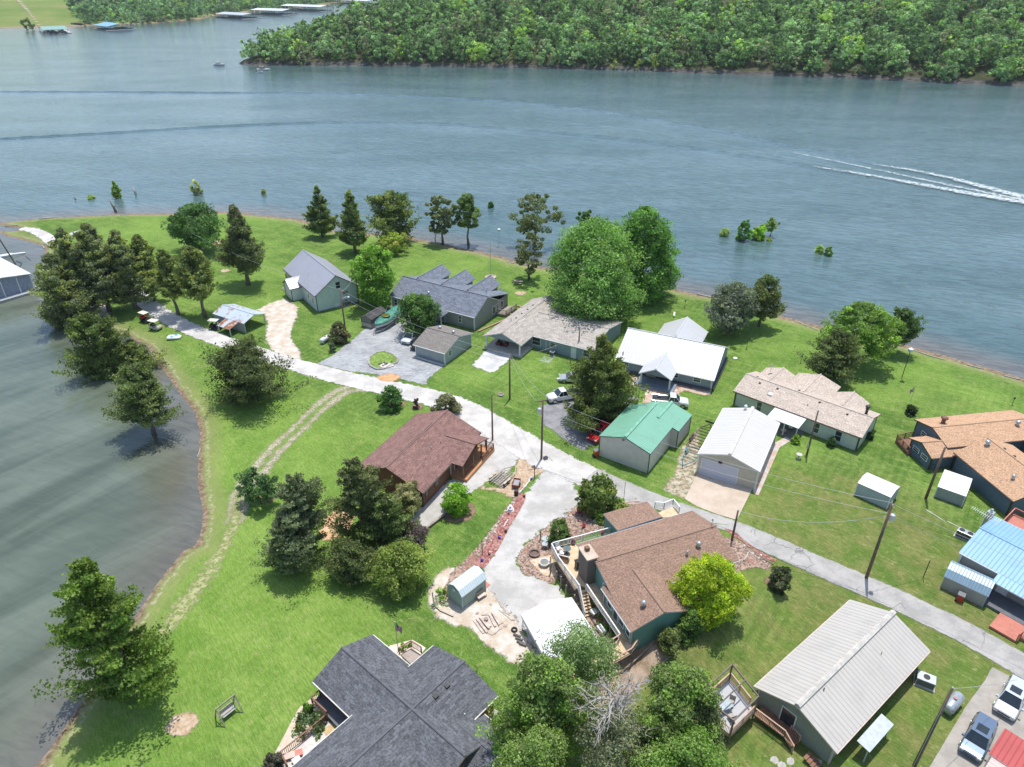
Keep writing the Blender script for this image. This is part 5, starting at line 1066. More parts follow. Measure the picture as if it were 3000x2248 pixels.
# pale green gambrel shed
a = Vector((-5.33,53.53)); b = Vector((-2.90,56.12)); rd = (b-a).normalized(); nd = Vector((-rd.y, rd.x)); c = (a+b)/2+nd*1.12
h = thing('shed', 'pale green barn-style shed with shiny ribbed roof by the woodpile', 'shed', c.x, c.y, 0, math.atan2(rd.y, rd.x))
gambrel(h, 2.45, 3.75, 2.0, 2.65, 2.95, .72, siding('pale green walls', (.29,.38,.34), .3, True, .93), metalroof('shiny ribbed metal', (.62,.72,.74), .28, dark=.8, dirt=.05), plain('pale green trim', (.45,.53,.49)))
m = MB(); m.box(-1.9,-1.85,-.18,.18,2.05,2.4); m.build('gable_vent', TRIM, h)
m = MB(); m.slab([(1.85,-.8,.02),(3.0,-.8,.02),(3.0,.8,.3),(1.85,.8,.3)], .05) if False else m.prism([(1.88,-.85),(2.75,-.85),(2.75,.85),(1.88,.85)], .02, .12); m.build('ramp', REDDK, h)
# dark shed by the covered boat
h = thing('shed', 'dark-roofed low shed beside the covered boat on the driveway', 'shed', -26.6, 124.6, 0, R(62)); LS, WS = 4.9, 2.6
gable(h, -26.6, 124.6, 62, LS, WS, 1.9, 2.5, siding('dark shed walls', (.20,.19,.18), .3, True), shingle('black shingles', (.09,.085,.085), .3), DARKT, ov=.1, t=.08, gutter=False)
m = MB(); m.box(-2.42,2.42,-1.27,-1.21,.15,1.0); m.box(-2.47,-2.41,-1.2,1.2,.15,.95); m.build('light_panel', plain('tan panel', (.42,.37,.32)), h)
# small grey garage
h = thing('garage', 'small grey garage with brown shingle roof on the streaked driveway', 'garage', -12.21, 112.97, 0, R(-30.1))
f = gable(h, -12.21, 112.97, -30.1, 6.91, 8.97, 2.46, 3.84, siding('pale grey siding', (.36,.40,.40), .22), shingle('weathered brown shingles', (.22,.20,.18), .18), TRIM)
win(h, f, 'E', -2.6, 1.6, .8, 1.0); win(h, f, 'N', 0, 1.5, .9, 1.0); pipe(h, f, -1.8, 1.6, .18, .15, METALG, 'roof_cap', True); pipe(h, f, 1.6, .9, .18, .15, METALG, 'roof_cap', True)
m = MB(); m.tube([f(-2.6,-4.7,.25), f(.5,-4.75,.2), f(3.2,-4.6,.15)], .16, 6); m.build('rolled_tarp', TRIMG, h)
# tin carport
TIN = metalroof('rusty tin roof', (.50,.58,.66), .6, rust=.60, rough=.4); 
h = thing('carport', 'tin-roofed open carport with rust patches and a lean-to beside the gravel road', 'carport', -52.44, 124.34, 0, R(-30.9))
f = gable(h, -52.44, 124.34, -30.9, 8.77, 5.31, 2.08, 2.94, TRIMG, TIN, METALG, wall=False, t=.05)
m = MB(); m.beam(f(-4.2,-2.45,1.0), f(3.9,-2.45,1.0), .06, 2.0); m.beam(f(-4.2,-2.45,1.0), f(-4.2,2.4,1.0), .06, 2.0); m.build('wall', siding('tin walls', (.36,.40,.42), .3, True), h)
m = MB(); m.slab([f(-.6,-4.9,1.45), f(2.9,-4.9,1.45), f(2.9,-2.6,2.05), f(-.6,-2.6,2.05)], .05, 0, 1); m.build('lean_to_roof', [metalroof('rusty lean-to', (.50,.58,.66), .6, rust=.42), METALG], h)
porch_post(h, f, [(-.4,-4.7),(2.7,-4.7),(4.1,-2.4),(4.1,2.4),(0,2.4),(-.4,-2.7)], 0, 2.0, .07, TRIMG, 'post')
# brown cabin
BRSH = shingle('red brown shingles', (.235,.135,.115), .35, .45, .22); LOG = siding('brown log walls', (.17,.075,.045), .3, False, .7)
h = thing('house', 'brown log cabin with red-brown shingle roof and covered corner porch', 'house', -12.63, 78.92, 0, R(63.4))
f = gable(h, -12.63, 78.92, 63.4, 15.15, 10.80, 2.73, 4.93, LOG, BRSH, DARKT, ov=.45)
fp = gable(h, -7.4, 79.75, -26.5, 5.6, 7.32, 2.76, 4.0, LOG, BRSH, DARKT, wall=False, part='porch_roof')
fp.dim = (5.6,7.32,2.76,4.0,.3,0)
floor_(h, fp, -.2, 3.2, -3.4, 4.6, .05, .5, plain('orange deck', (.48,.24,.11), .7), 'porch_floor'); porch_post(h, fp, [(2.6,-3.3),(2.6,-.6),(2.6,1.8),(2.6,3.3)], .5, 2.7, .09, BRWOOD); 
railing(h, [fp(3.1,1.2,.5), fp(3.1,4.5,.5), fp(.4,4.5,.5)], .5, .9, BRWOOD); railing(h, [fp(2.6,-3.3,.5), fp(2.6,-.8,.5)], .5, .9, BRWOOD)
win(h, f, 'S', -3.6, 1.5, 1.0, 1.0, frame=BRWOOD); win(h, f, 'S', -6.0, 1.5, .8, .9, frame=BRWOOD); door(h, f, 'S', .3, .3, .95, 2.0, BRWOOD); win(h, f, 'W', 1.5, 1.5, 1.0, 1.0, frame=BRWOOD)
pipe(h, f, -.4, -2.2, .06, .35, METALG); pipe(h, f, 1.4, -2.6, .05, .25, DARKT); m = MB(); m.tube([f(-4.6,.06,4.98), f(3.6,.06,4.98)], .09, 5); m.build('ridge_vent', DARKT, h)
# green shed
GRMET = metalroof('sea green metal roof', (.20,.44,.31), .36, dark=.58, dirt=.12); WALLS = siding('cream ribbed walls', (.60,.57,.50), .28, True, .84)
GRT = plain('dark green trim', (.05,.10,.08), .5)
h = thing('barn', 'cream metal barn with sea-green ribbed roof beside the road', 'barn', 18.17, 83.57, 0, R(56.6))
f = gable(h, 18.17, 83.57, 56.6, 10.31, 7.72, 3.40, 4.64, WALLS, GRMET, GRT, ov=.12, ridge=.5, gutter=False)
gable(h, 22.22, 86.94, 56.6, 5.18, 6.64, 3.06, 4.1, WALLS, GRMET, GRT, ov=.12, ridge=.5, part='rear_roof', gutter=False)
m = MB(); m.box(*(0,0),0,0,0,0) if False else m.beam(f(-5.1,.2,4.1), f(-5.3,.2,4.1), .3, .12); m.build('lamp', BLACKM, h)
# cream garage
CRMET = metalroof('cream white metal roof', (.60,.58,.54), .45, dark=.66, dirt=.06); WALLP = siding('cream rib panels', (.52,.47,.38), .3, True, .88)
h = thing('garage', 'cream double garage with white ribbed roof and wide concrete apron', 'garage', 31.76, 81.27, 0, R(61))
f = gable(h, 31.76, 81.27, 61, 13.13, 8.04, 3.21, 4.47, WALLP, CRMET, TRIM, ov=.12, ridge=.5)
o = win(h, f, 'W', 1.0, 1.35, 4.9, 2.6, rails=0, name='garage_door', pane=siding('white door panels', (.62,.64,.72), .55, False, .85)); 
m = MB(); m.box(0,0,0,0,0,0) if False else m.beam(f(-6.5,1.0,2.85), f(-6.75,1.0,2.85), .45, .15); m.build('lamp', BLACKM, h)
win(h, f, 'S', 2, 1.8, .9, .9)
o = thing('roof_ventilator', 'small white owl-like ventilator on the far ridge of the cream garage', 'ventilator', *f(5.9,.5,0)[:2], 0) if False else None
pipe(h, f, 6.0, .9, .14, .4, WHITEP, 'roof_cap', True)
# 8 barn with cream roof bottom right
WALLG2 = siding('grey green board walls', (.27,.29,.25), .3, True, .9)
h = thing('house', 'long grey-green building with cream standing-seam roof at the lower right', 'house', 31.53, 44.29, 0, R(38.3))
f = gable(h, 31.53, 44.29, 38.3, 16.86, 8.18, 2.45, 4.14, WALLG2, metalroof('cream seam roof', (.50,.47,.425), .5, dark=.74, dirt=.16), plain('pinkish trim', (.55,.45,.4)), ov=.4, ridge=.6)
door(h, f, 'W', .6, .55, 1.4, 1.9, GLASS); win(h, f, 'S', 3, 1.4, .9, 1.0)
m = MB(); m.box(*[0]*6) if False else m.slab([f(-5.6,-5.7,1.75), f(-1.4,-5.7,1.75), f(-1.4,-4.5,1.95), f(-5.6,-4.5,1.95)], .06, 0, 0); m.build('side_awning', plain('pale blue awning', (.46,.50,.51), .5), h)
porch_post(h, f, [(-5.4,-5.5),(-1.6,-5.5)], 0, 1.7, .05, TRIMG); pipe(h, f, 3.3, -1.6, .05, .35, METALG); pipe(h, f, -5.0, -.5, .05, .35, DARKT)
REAR = True
m = MB(); 
for i in range(4): m.beam(f(-9.6,-2.3-i*.34,.5-.13*i), f(-8.6,-2.3-i*.34,.5-.13*i), .32, .08)
m.build('steps', BRWOOD, h)
X, Y = g('k5', 880, 600, .5); o = acunit('pale air conditioner with side duct by the long grey-green building', X, Y, R(-30), 1.6, 1.1, 1.0, 1, plain('bluish cabinet', (.5,.55,.55)))
# 9 dark shingle house bottom
DKS = shingle('charcoal shingles', (.115,.12,.132), .45, .42, .2); BRW = siding('red brown siding', (.28,.10,.045), .25)
GB2 = plain('gutter white', (.6,.58,.52))
h = thing('house', 'large brown house with charcoal shingle roof and corner decks at the bottom', 'house', -9.98, 39.90, 0, R(-41))
f = gable(h, -9.98, 39.90, -41, 16.38, 7.05, 2.80, 4.15, BRW, DKS, GB2)
f2 = gable(h, -11.96, 35.11, -131, 23, 8.37, 2.94, 4.1, BRW, DKS, GB2, part='wing_roof')
f3 = gable(h, *G(*q('k1', 1990, 1260), 2.5), -41, 6.5, 5.2, 2.5, 3.4, BRW, DKS, GB2, part='porch_roof')
vents(h, f2, [(-8.6,.6),(-7.2,.6),(2.6,-.6),(4.8,-.6),(7.0,-.6)], BLACKM, s=.45); pipe(h, f2, -8.0, 3.4, .05, .2, WHITEP)
BARN_H = bpy.data.objects[[o.name for o in COL.objects if o.get('label', '').startswith('long grey-green')][0]]
def pix_prism(h, c, pts, z0, z1, mat, name):
    a = h.rotation_euler.z; F_ = Fr(h, h.location.x, h.location.y, 0); P_ = []
    for x, y in pts: X, Y = g(c, x, y, z1); fr = Fr(h, X, Y, 0); P_.append((fr.x, fr.y))
    ar = sum(P_[i][0]*P_[(i+1)%len(P_)][1]-P_[(i+1)%len(P_)][0]*P_[i][1] for i in range(len(P_)))
    if ar < 0: P_ = P_[::-1]
    m = MB(); m.prism(P_, z0-h.location.z, z1-h.location.z); return m.build(name, mat, h)
def pl(h, c, pts, z):
    out = []
    for p in pts: zz = p[2] if len(p) > 2 else z; X, Y = g(c, p[0], p[1], zz); fr = Fr(h, X, Y, 0); out.append((fr.x, fr.y, zz-h.location.z))
    return out
pix_prism(BARN_H, 'k3', [(735,1110),(850,1000),(1190,1240),(1210,1390),(1130,1450),(1050,1340)], .45, .62, BRWOOD, 'rear_deck'); railing(BARN_H, pl(BARN_H, 'k3', [(740,1115),(1050,1350)], .62), .62, .95, WOODR, top=WOODR); railing(BARN_H, pl(BARN_H, 'k3', [(1050,1350,.62),(1135,1500,.05)], 0), 0, .9, WOODR, top=WOODR); railing(BARN_H, pl(BARN_H, 'k3', [(1110,1290),(1205,1400)], .3), .3, .9, WOODR, top=WOODR)
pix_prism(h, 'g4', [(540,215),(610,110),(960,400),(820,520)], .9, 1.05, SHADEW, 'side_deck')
pix_prism(h, 'g4', [(690,420),(820,520),(330,960),(150,1010),(200,850)], .35, .5, plain('bleached deck', (.58,.54,.50), .8), 'lower_deck')
railing(h, pl(h, 'g4', [(610,160),(520,235),(690,395)], 1.05), 1.05, .95, BRWOOD); railing(h, pl(h, 'g4', [(690,430),(430,650),(180,850),(250,990)], .5), .5, .95, BRWOOD)
pix_prism(h, 'k1', [(1310,465),(1400,410),(1480,470),(1395,545)], .5, .7, plain('grey brown deck', (.36,.30,.26), .8), 'corner_deck'); railing(h, pl(h, 'k1', [(1300,462),(1398,405),(1480,455)], .7), .7, .95, BRWOOD)
o = thing('lounge_chair', 'red and cream reclining chair on the bleached lower deck', 'chair', *g('g4',290,840,.5), .5, R(20)); m = MB(); m.box(-.9,.3,-.3,.3,.3,.38); m.build('seat', plain('cream fabric', (.6,.45,.38)), o); m = MB(); m.box(.3,.95,-.3,.3,.31,.39); m.build('cushion', plain('coral fabric', (.62,.2,.15)), o); m = MB(); [m.beam((x,y,0),(x,y,.3),.04,.04) for x in (-.8,.8) for y in (-.25,.25)]; m.build('leg_frame', DARKT, o)
o = thing('deck_box', 'small pale storage table near the reclining chair', 'table', *g('g4',345,895,.5), .5, R(40)); m = MB(); m.box(-.35,.35,-.25,.25,.35,.42); m.build('top', TRIM, o); m = MB(); [m.beam((x,y,0),(x,y,.35),.04,.04) for x in (-.3,.3) for y in (-.2,.2)]; m.build('leg_frame', DARKT, o)
o = thing('doormat', 'tan mat on the lower deck by the shaded corner', 'mat', *g('g4',745,520,.5), .5, R(35)); m = MB(); m.box(-.75,.75,-.45,.45,.0,.03); m.build('mat', plain('tan mat', (.5,.36,.18)), o)
# small white-roofed metal sheds
for nm, X, Y, A, L_, W_, he, hr, wc, lb in [('shed',47.4,72.4,-45,4.2,3.1,2.0,2.3,(.40,.47,.47),'white-topped blue-grey metal shed, alone on the lawn behind the transformer pole'),('shed',57.8,73.2,-38,3.3,4.6,1.7,2.15,(.33,.36,.36),'white-topped shed tucked against the slate-blue house')]:
    h = thing(nm, lb, 'shed', X, Y, 0, R(A)); gable(h, X, Y, A, L_, W_, he, hr, siding('shed panels '+str(A), wc, .3, True, .92), metalroof('flat white roof '+str(A), (.76,.75,.72), .5, dark=.93, dirt=.03), TRIM, ov=.06, t=.06, gutter=False, ridge=.1)
    m = MB(); m.box(-L_/2-.02+.05, -L_/2+.07, -.7, .7, .05, he-.15); m.build('door', TRIMG, h)
# white canopy
h = thing('canopy', 'white fabric-roofed carport canopy beside the deck stairs', 'carport', 4.92, 49.22, 0, R(-67))
f = gable(h, 4.92, 49.22, -67, 6.6, 5.9, 2.04, 2.85, TRIM, plain('white canopy sheet', (.72,.72,.72), .5, var=.05, sc=.8), TRIM, wall=False, t=.04, ridge=0, gutter=False)
m = MB(); [m.beam(f(-3.2,s*2.93,1.85), f(3.2,s*2.93,1.85), .03, .32) for s in (-1,1)]; m.build('valance', TRIM, h)
porch_post(h, f, [(-3.1,-2.8),(-3.1,2.8),(0,-2.8),(0,2.8),(3.1,-2.8),(3.1,2.8)], -.1, 2.05, .035, METALG, 'post')
m = MB(); [m.beam(f(-3.1,-2.8,z), f(3.1,-2.8,z), .05, .05) for z in (.6,1.2)]; m.build('side_rail', METALG, h)
# red metal roof at the right bottom corner
REDM = metalroof('red metal roof', (.45,.085,.075), .42, dark=.75)
X, Y = g('k5', 2300, 1900, 2.6); a0 = Vector(g('k5',1650,1490,2.5)); a1 = Vector(g('k5',1850,1180,2.5)); d = math.degrees(math.atan2(a1.y-a0.y, a1.x-a0.x))
L_ = (a1-a0).length; rd = (a1-a0).normalized(); nd = Vector((rd.y, -rd.x)); c = (a0+a1)/2+nd*2.6
h = thing('carport', 'red metal carport roof cut off by the lower right corner', 'carport', c.x, c.y, 0, math.atan2(rd.y, rd.x)); f = Fr(h, c.x, c.y, math.atan2(rd.y, rd.x))
m = MB(); m.slab([f(-L_/2,-2.6,2.6), f(L_/2,-2.6,2.6), f(L_/2,2.6,2.5), f(-L_/2,2.6,2.5)], .1, 0, 1, u=f(0,1,0) and Vector(f(0,1,0))-Vector(f(0,0,0))); m.build('roof', [REDM, TRIM], h)
m = MB(); m.slab([f(-L_/2-2.2,-2.6,2.3), f(-L_/2-.05,-2.6,2.5), f(-L_/2-.05,2.3,2.4), f(-L_/2-2.2,2.3,2.2)], .08, 0, 1); m.build('lower_roof', [metalroof('faded pink roof', (.60,.42,.38), .4), TRIM], h)
for u, v in [(-1.2,2.4),(1.2,2.4),(-1.2,-2.4),(1.2,-2.4),(-3.2,2.1)]: m = MB(); m.beam(f(u,v,0), f(u,v,2.45), .12, .12); m.build('post', TRIM, h)

# ------------------------------------------------------------------ teal house on its raised pad
PADZ = 1.15; DKZ = 1.9
TROOF = shingle('worn tan brown shingles', (.285,.185,.135), .2, .5, .24); TEAL = siding('teal board walls', (.145,.31,.265), .3, True, .9)
h = thing('house', 'teal house with worn tan-brown shingle roof, stone chimney and long raised deck', 'house', 15.96, 58.15, 0, R(21.8))
f = gable(h, 15.96, 58.15, 21.8, 15.33, 8.86, 3.94, 5.27, TEAL, TROOF, TRIMG, z0=.6, ov=.3)
fx = gable(h, 14.12-.75*math.cos(R(-68.2)), 50.75-.75*math.sin(R(-68.2)), -68.2, 6.2, 7.31, 3.95, 5.2, TEAL, TROOF, TRIMG, z0=.6, ov=.3, part='wing_roof')
X, Y = G(*q('b4', 1235, 385), 3.8); f4 = Fr(h, X, Y, R(21.8)); e1 = Vector(G(*q('b4',1025,380),3.8)); e2 = Vector(G(*q('b4',1340,290),3.8)); e3 = Vector(G(*q('b4',1450,405),3.9)); e4 = Vector(G(*q('b4',1130,505),3.9))
P_ = [Fr(h, p.x, p.y, 0)(0,0,z) for p, z in ((e1,3.75),(e4,3.95),(e3,3.95),(e2,3.75))]
m = MB(); m.slab(P_, .16, 0, 1); m.build('flat_roof', [TROOF, WHITEP], h)
m = MB(); ctr = sum((Vector(p) for p in P_), Vector())/4; Pi = [(ctr.lerp(Vector(p), .93)) for p in P_]
m.prism([p.to_2d()[:] for p in Pi], .1, 3.6); m.build('extension_wall', TEAL, h)
railing(h, pl(h, 'b4', [(1395,340),(1460,345),(1525,318),(1570,375)], 1.9), 1.9, .95, WHITEP)
pix_prism(h, 'b4', [(1395,385),(1460,410),(1590,385),(1530,330)], 1.7, 1.9, WOODL, 'entry_deck')
# raised deck along the west side
pix_prism(h, 'b4', [(655,640),(860,590),(1000,620),(1010,760),(1220,1235),(1265,1330),(1145,1270),(895,905),(870,900),(820,925),(690,720)], DKZ-.18, DKZ, WOODL, 'deck')
railing(h, pl(h, 'b4', [(1090,520),(660,635)], DKZ), DKZ, .95, WHITEP, bal=.17, bw=.05); railing(h, pl(h, 'b4', [(652,640),(700,735),(850,940)], DKZ), DKZ, .95, WHITEP, bal=.17, bw=.05, name='railing')
railing(h, pl(h, 'b4', [(900,930),(1140,1290)], DKZ), DKZ, .95, WHITEP, bal=.17, bw=.05)
for x, y in [(648,770),(690,830),(722,868),(760,930),(820,1000),(1000,1090),(1080,1210)]:
    X, Y = g('b4', x, y-38, DKZ-.1); fr = Fr(h, X, Y, 0); m = MB(); m.beam(fr(0,0,-.1), fr(0,0,DKZ-.18), .13, .13); m.build('deck_post', WOODW, h)
st = pl(h, 'b4', [(850,935,DKZ),(905,925,DKZ),(890,1130,0.05),(950,1110,0.05)], 0); A_, B_, C_, D_ = map(Vector, st); m = MB()
for i in range(8): t = (i+.5)/8; m.beam(A_.lerp(C_, t), B_.lerp(D_, t), .32, .07)
m.beam(A_-Vector((0,0,.1)), C_-Vector((0,0,.05)), .08, .25); m.beam(B_-Vector((0,0,.1)), D_-Vector((0,0,.05)), .08, .25); m.build('stairs', WOODL, h)
railing(h, [A_, C_], 0, .95, WHITEP, bal=.17, bw=.05)
# ramp
pix_prism(h, 'b4', [(1145,1270),(1265,1320),(1180,1390),(1075,1345)], DKZ-.3, DKZ-.12, WOODL, 'landing')
rp = pl(h, 'b4', [(1085,1330,DKZ-.15),(1215,1385,DKZ-.15),(1060,1470,1.0),(965,1420,1.0)], 0); m = MB(); m.slab([rp[3], rp[2], rp[1], rp[0]], .15, 0, 0); m.build('ramp', WOODL, h)
railing(h, [rp[0], rp[3]], 0, .9, WOODR, bal=.9, top=WOODR); railing(h, pl(h, 'b4', [(1268,1330,DKZ),(1225,1395,DKZ-.15),(1070,1485,1.0)], 0), 0, .9, WOODR, bal=.9, top=WOODR); railing(h, pl(h, 'b4', [(1140,1295,DKZ),(1085,1330,DKZ-.15)], 0), 0, .9, WOODR, bal=.9, top=WOODR)
rp2 = pl(h, 'b4', [(965,1420,1.0),(1060,1470,1.0),(780,1640,.1),(700,1560,.1)], 0); m = MB(); m.slab([rp2[3], rp2[2], rp2[1], rp2[0]], .12, 0, 0); m.build('ramp', WOODL, h); railing(h, [rp2[0], rp2[3]], 0, .9, WOODR, bal=.9, top=WOODR)
# chimney
CHST = shingle('rough chimney stone', (.22,.19,.165), .4, .35, .18)
X, Y = g('b4', 905, 880, DKZ); fr = Fr(h, X, Y, R(21.8)); a_ = Fr(h, *g('b4', 918, 665, 5.6), R(21.8))
m = MB(); base_c = Vector(a_(0,0,0)); m.prism([a_(-.55,-.95,0)[:2], a_(.55,-.95,0)[:2], a_(.55,.95,0)[:2], a_(-.55,.95,0)[:2]], 0, 5.6); cm = m.build('chimney', CHST, h)
m = MB(); m.prism([a_(-.7,-1.1,0)[:2], a_(.7,-1.1,0)[:2], a_(.7,1.1,0)[:2], a_(-.7,1.1,0)[:2]], 5.6, 5.75); m.build('chimney_cap', plain('tan cap', (.5,.4,.31)), cm); m = MB(); m.prism([a_(-.22,.1,0)[:2], a_(.22,.1,0)[:2], a_(.22,.55,0)[:2], a_(-.22,.55,0)[:2]], 5.75, 6.2); m.build('flue', BRWOOD, cm)
fx.dim = (6.2, 7.31, 3.95, 5.2, .3, .6); 
for s, w_ in ((-1.6,.9),(.9,.9),(2.2,.8)): win(h, fx, 'S', s, DKZ+1.15, w_, 1.3)
win(h, f, 'W', -2.0, DKZ+1.15, .9, 1.2); win(h, f, 'W', 2.4, DKZ+1.15, .9, 1.2); door(h, fx, 'S', -.3, DKZ, .9, 2.0, GLASS)
pipe(h, f, 4.2, -1.7, .17, .35, METALG, 'roof_turbine', True); pipe(h, f, 2.4, -2.2, .1, .25, METALG, 'roof_cap', True); pipe(h, fx, 1.3, -1.3, .17, .35, METALG, 'roof_turbine', True)
x, y, z = roofpt(f, 7.3, .3); dish(h, x, y, z, -2, .12, .7, 'aerial')
# ------------------------------------------------------------------ vehicles
def loft(mb, secs, m=0, caps=True):
    n = len(secs[0]); vs = [p for s_ in secs for p in s_]; fs = []
    for i in range(len(secs)-1):
        for k in range(n): k2 = (k+1) % n; fs.append((i*n+k, i*n+k2, (i+1)*n+k2, (i+1)*n+k))
    if caps: fs += [tuple(range(n))[::-1], tuple((len(secs)-1)*n+k for k in range(n))]
    return mb.add(vs, fs, m)
def bsec(x, zb, zt, hw, r=.12, tw=None):
    tw = tw if tw is not None else hw-.1
    return [(x,-hw+r*.6,zb),(x,hw-r*.6,zb),(x,hw,zb+r),(x,hw,zt-r*1.4),(x,tw,zt),(x,-tw,zt),(x,-hw,zt-r*1.4),(x,-hw,zb+r)]
def paint(name, c, metal=.3): return plain(name, c, .28, metal, var=.03, coat=.7)
HEADL = plain('headlight glass', (.75,.78,.8), .12, .2, var=.05); TAILL = plain('tail light red', (.4,.02,.02), .2); RIMM = plain('wheel rim', (.45,.46,.48), .3, .7)
CARGL = plain('car glass', (.02,.03,.035), .05, var=.1, spec=.9)
def wheels(o, xs_, hw, r, rim=True):
    for x in xs_:
        for s_ in (-1, 1):
            m = MB(); y0, y1 = s_*(hw-.2), s_*(hw+.02)
            m.tube([(x,y0,r),(x,y1,r)], r, 16); w_ = m.build('wheel', RUBBER, o, smooth=False, bevel=.02)
            if rim: m = MB(); m.tube([(x,s_*(hw),r),(x,s_*(hw+.03),r)], r*.62, 12); m.build('rim', RIMM, w_)
def car(label, c, front, rear, kind, pm, name=None, cat=None, z=None, L=None):
    p1 = Vector(g(c, *front, .6)); p0 = Vector(g(c, *rear, .6)); d = (p1-p0).normalized(); ctr = (p1+p0)/2
    L = L or {'suv': 4.7, 'sedan': 4.6, 'pickup': 5.7}[kind]; hw = .94; H = {'suv': 1.7, 'sedan': 1.45, 'pickup': 1.85}[kind]
    o = thing(name or {'suv':'parked_car','sedan':'parked_car','pickup':'pickup_truck'}[kind], label, cat or {'suv':'car','sedan':'car','pickup':'pickup truck'}[kind], ctr.x, ctr.y, T(ctr.x, ctr.y)+.03, math.atan2(d.y, d.x))
    a = L/2; m = MB(); bz = .98 if kind != 'sedan' else .88
    if kind == 'pickup':
        ss = [bsec(a, .45, .82, hw*.8), bsec(a-.12, .38, .98, hw*.95), bsec(a-.5, .36, 1.08, hw), bsec(a-1.5, .36, 1.16, hw), bsec(-.35, .36, 1.16, hw)]
        loft(m, ss); loft(m, [bsec(-.35, .36, .62, hw, .08), bsec(-a+.05, .36, .62, hw, .08)])
        for s_ in (-1, 1): m.box(-a+.03, -.35, s_*hw-.05 if s_ > 0 else -hw, s_*hw if s_ > 0 else -hw+.05, .5, 1.16)
        m.box(-a, -a+.06, -hw+.03, hw-.03, .42, 1.14); gx = (a-1.35, a-2.05, -.05, -.38); gz = 1.14
    else:
        hood = a-(1.15 if kind == 'suv' else 1.25)
        ss = [bsec(a, .42, .68, hw*.78), bsec(a-.1, .32, .80, hw*.92), bsec(a-.45, .30, bz-.10, hw), bsec(hood, .30, bz, hw), bsec(0, .30, bz+.02, hw), bsec(-a+.5, .32, bz+.02, hw), bsec(-a+.08, .36, bz-.04, hw*.94), bsec(-a, .45, bz-.2, hw*.86)]
        loft(m, ss); gx = (hood+.1, hood-.65, -a+(.55 if kind == 'suv' else 1.2), -a+(.18 if kind == 'suv' else .5)); gz = bz
    m.build('body', pm, o, smooth=False, bevel=.03)
    xf, xr, xb, xe = gx; tw = hw-.24
    G1 = MB(); lo = [(xe,-hw+.08,gz-.02),(xf,-hw+.08,gz-.02),(xf,hw-.08,gz-.02),(xe,hw-.08,gz-.02)]; hi = [(xb,-tw,H-.03),(xr,-tw,H-.03),(xr,tw,H-.03),(xb,tw,H-.03)]
    G1.add(lo+hi, [(4,5,6,7),(0,1,5,4),(1,2,6,5),(2,3,7,6),(3,0,4,7)]); G1.build('window', CARGL, o)
    m = MB(); m.box(xb-.06, xr+.05, -tw-.03, tw+.03, H-.04, H+.02)
    for s_ in (-1, 1):
        m.beam((xf-.02, s_*(hw-.07), gz), (xr, s_*tw, H-.01), .07, .05); m.beam((xe+.02, s_*(hw-.07), gz), (xb, s_*tw, H-.01), .09, .07)
        xm = (xr+xb)/2+.15; m.beam((xm, s_*(hw-.065), gz), (xm, s_*(tw+.01), H-.01), .07, .04)
    ro = m.build('roof', pm, o, bevel=.02)
    if kind == 'suv': m = MB(); m.box(xr-1.1, xr-.25, -.45, .45, H+.021, H+.03); m.build('sunroof', CARGL, ro)
    wheels(o, (a-.9, -a+.95 if kind != 'pickup' else -a+1.2), hw, .36 if kind != 'pickup' else .41)
    for s_ in (-1, 1):
        m = MB(); m.box(a-.16, a-.0, s_*.68-.16, s_*.68+.16, .66, .8); m.build('headlight', HEADL, o)
        m = MB(); m.box(-a-.01, -a+.08, s_*.76-.1, s_*.76+.1, .75, .95); m.build('tail_light', TAILL, o)
        m = MB(); m.box(xf-.25, xf-.1, s_*(hw+.1)-.1, s_*(hw+.1)+.1, gz+.02, gz+.2); m.build('mirror', pm, o)
    m = MB(); m.box(a-.03, a+.015, -.5, .5, .5, .68); m.build('grille', BLACKM, o)
    if kind == 'pickup': m = MB(); m.box(-a+.08, -.38, -hw+.07, hw-.07, .625, .66); m.build('bed_liner', BLACKM, o)
    return o
WHC = paint('white car paint', (.66,.67,.68), .1); SILC = paint('silver car paint', (.52,.54,.56), .5)
car('light blue SUV parked on the slab next to the red roof','k5',(1400,1545),(1640,1060),'suv',paint('light blue car paint',(.15,.21,.30),.5))
car('silver-white SUV with black sunroof parked at the far side of the slab','k5',(1790,1100),(2060,560),'suv',paint('pearl car paint',(.55,.58,.60),.2))
car('white pickup with dark open bed between the sea-green barn and the brick path','b1',(1055,1290),(725,1262),'pickup',WHC)
car('white pickup carrying a blue kayak beside the sea-green barn','d6',(1190,385),(860,585),'pickup',WHC)
car('red SUV peeking out behind the corner of the sea-green barn','d6',(700,820),(860,680),'suv',paint('red car paint',(.45,.015,.02),.2))
car('white pickup with its hood out from under the tall dark cedar','d6',(145,300),(500,235),'pickup',WHC)
car('silver sedan mostly hidden behind the right side of the tall dark cedar','d6',(1110,300),(960,400),'sedan',SILC)
car('silver sedan hidden behind the left side of the tall dark cedar','e3',(1180,1120),(1420,1130),'sedan',SILC)
car('small white SUV facing the road on the streaked driveway','e2',(1280,800),(1420,690),'suv',WHC)
car('dark car mostly hidden behind the small grey garage','e2',(1395,880),(1510,760),'sedan',paint('dark car paint',(.03,.035,.045),.4))
def boat_hull(m, L, W, H, z=0, mi=0, bow=.35):
    secs = []
    for t in np.linspace(0, 1, 9):
        x = -L/2+L*t; k = 1 if t < 1-bow else max(.03, math.cos((t-1+bow)/bow*PI/2)**.75); hw = W/2*k*(.92+.08*min(1, t*5)); dz = .25*H*max(0, (t-.6)/.4)**2
        secs.append([(x,0,z+dz*1.2),(x,hw*.75,z+H*.25+dz),(x,hw,z+H+dz*.5),(x,-hw,z+H+dz*.5),(x,-hw*.75,z+H*.25+dz)])
    return loft(m, secs, mi)
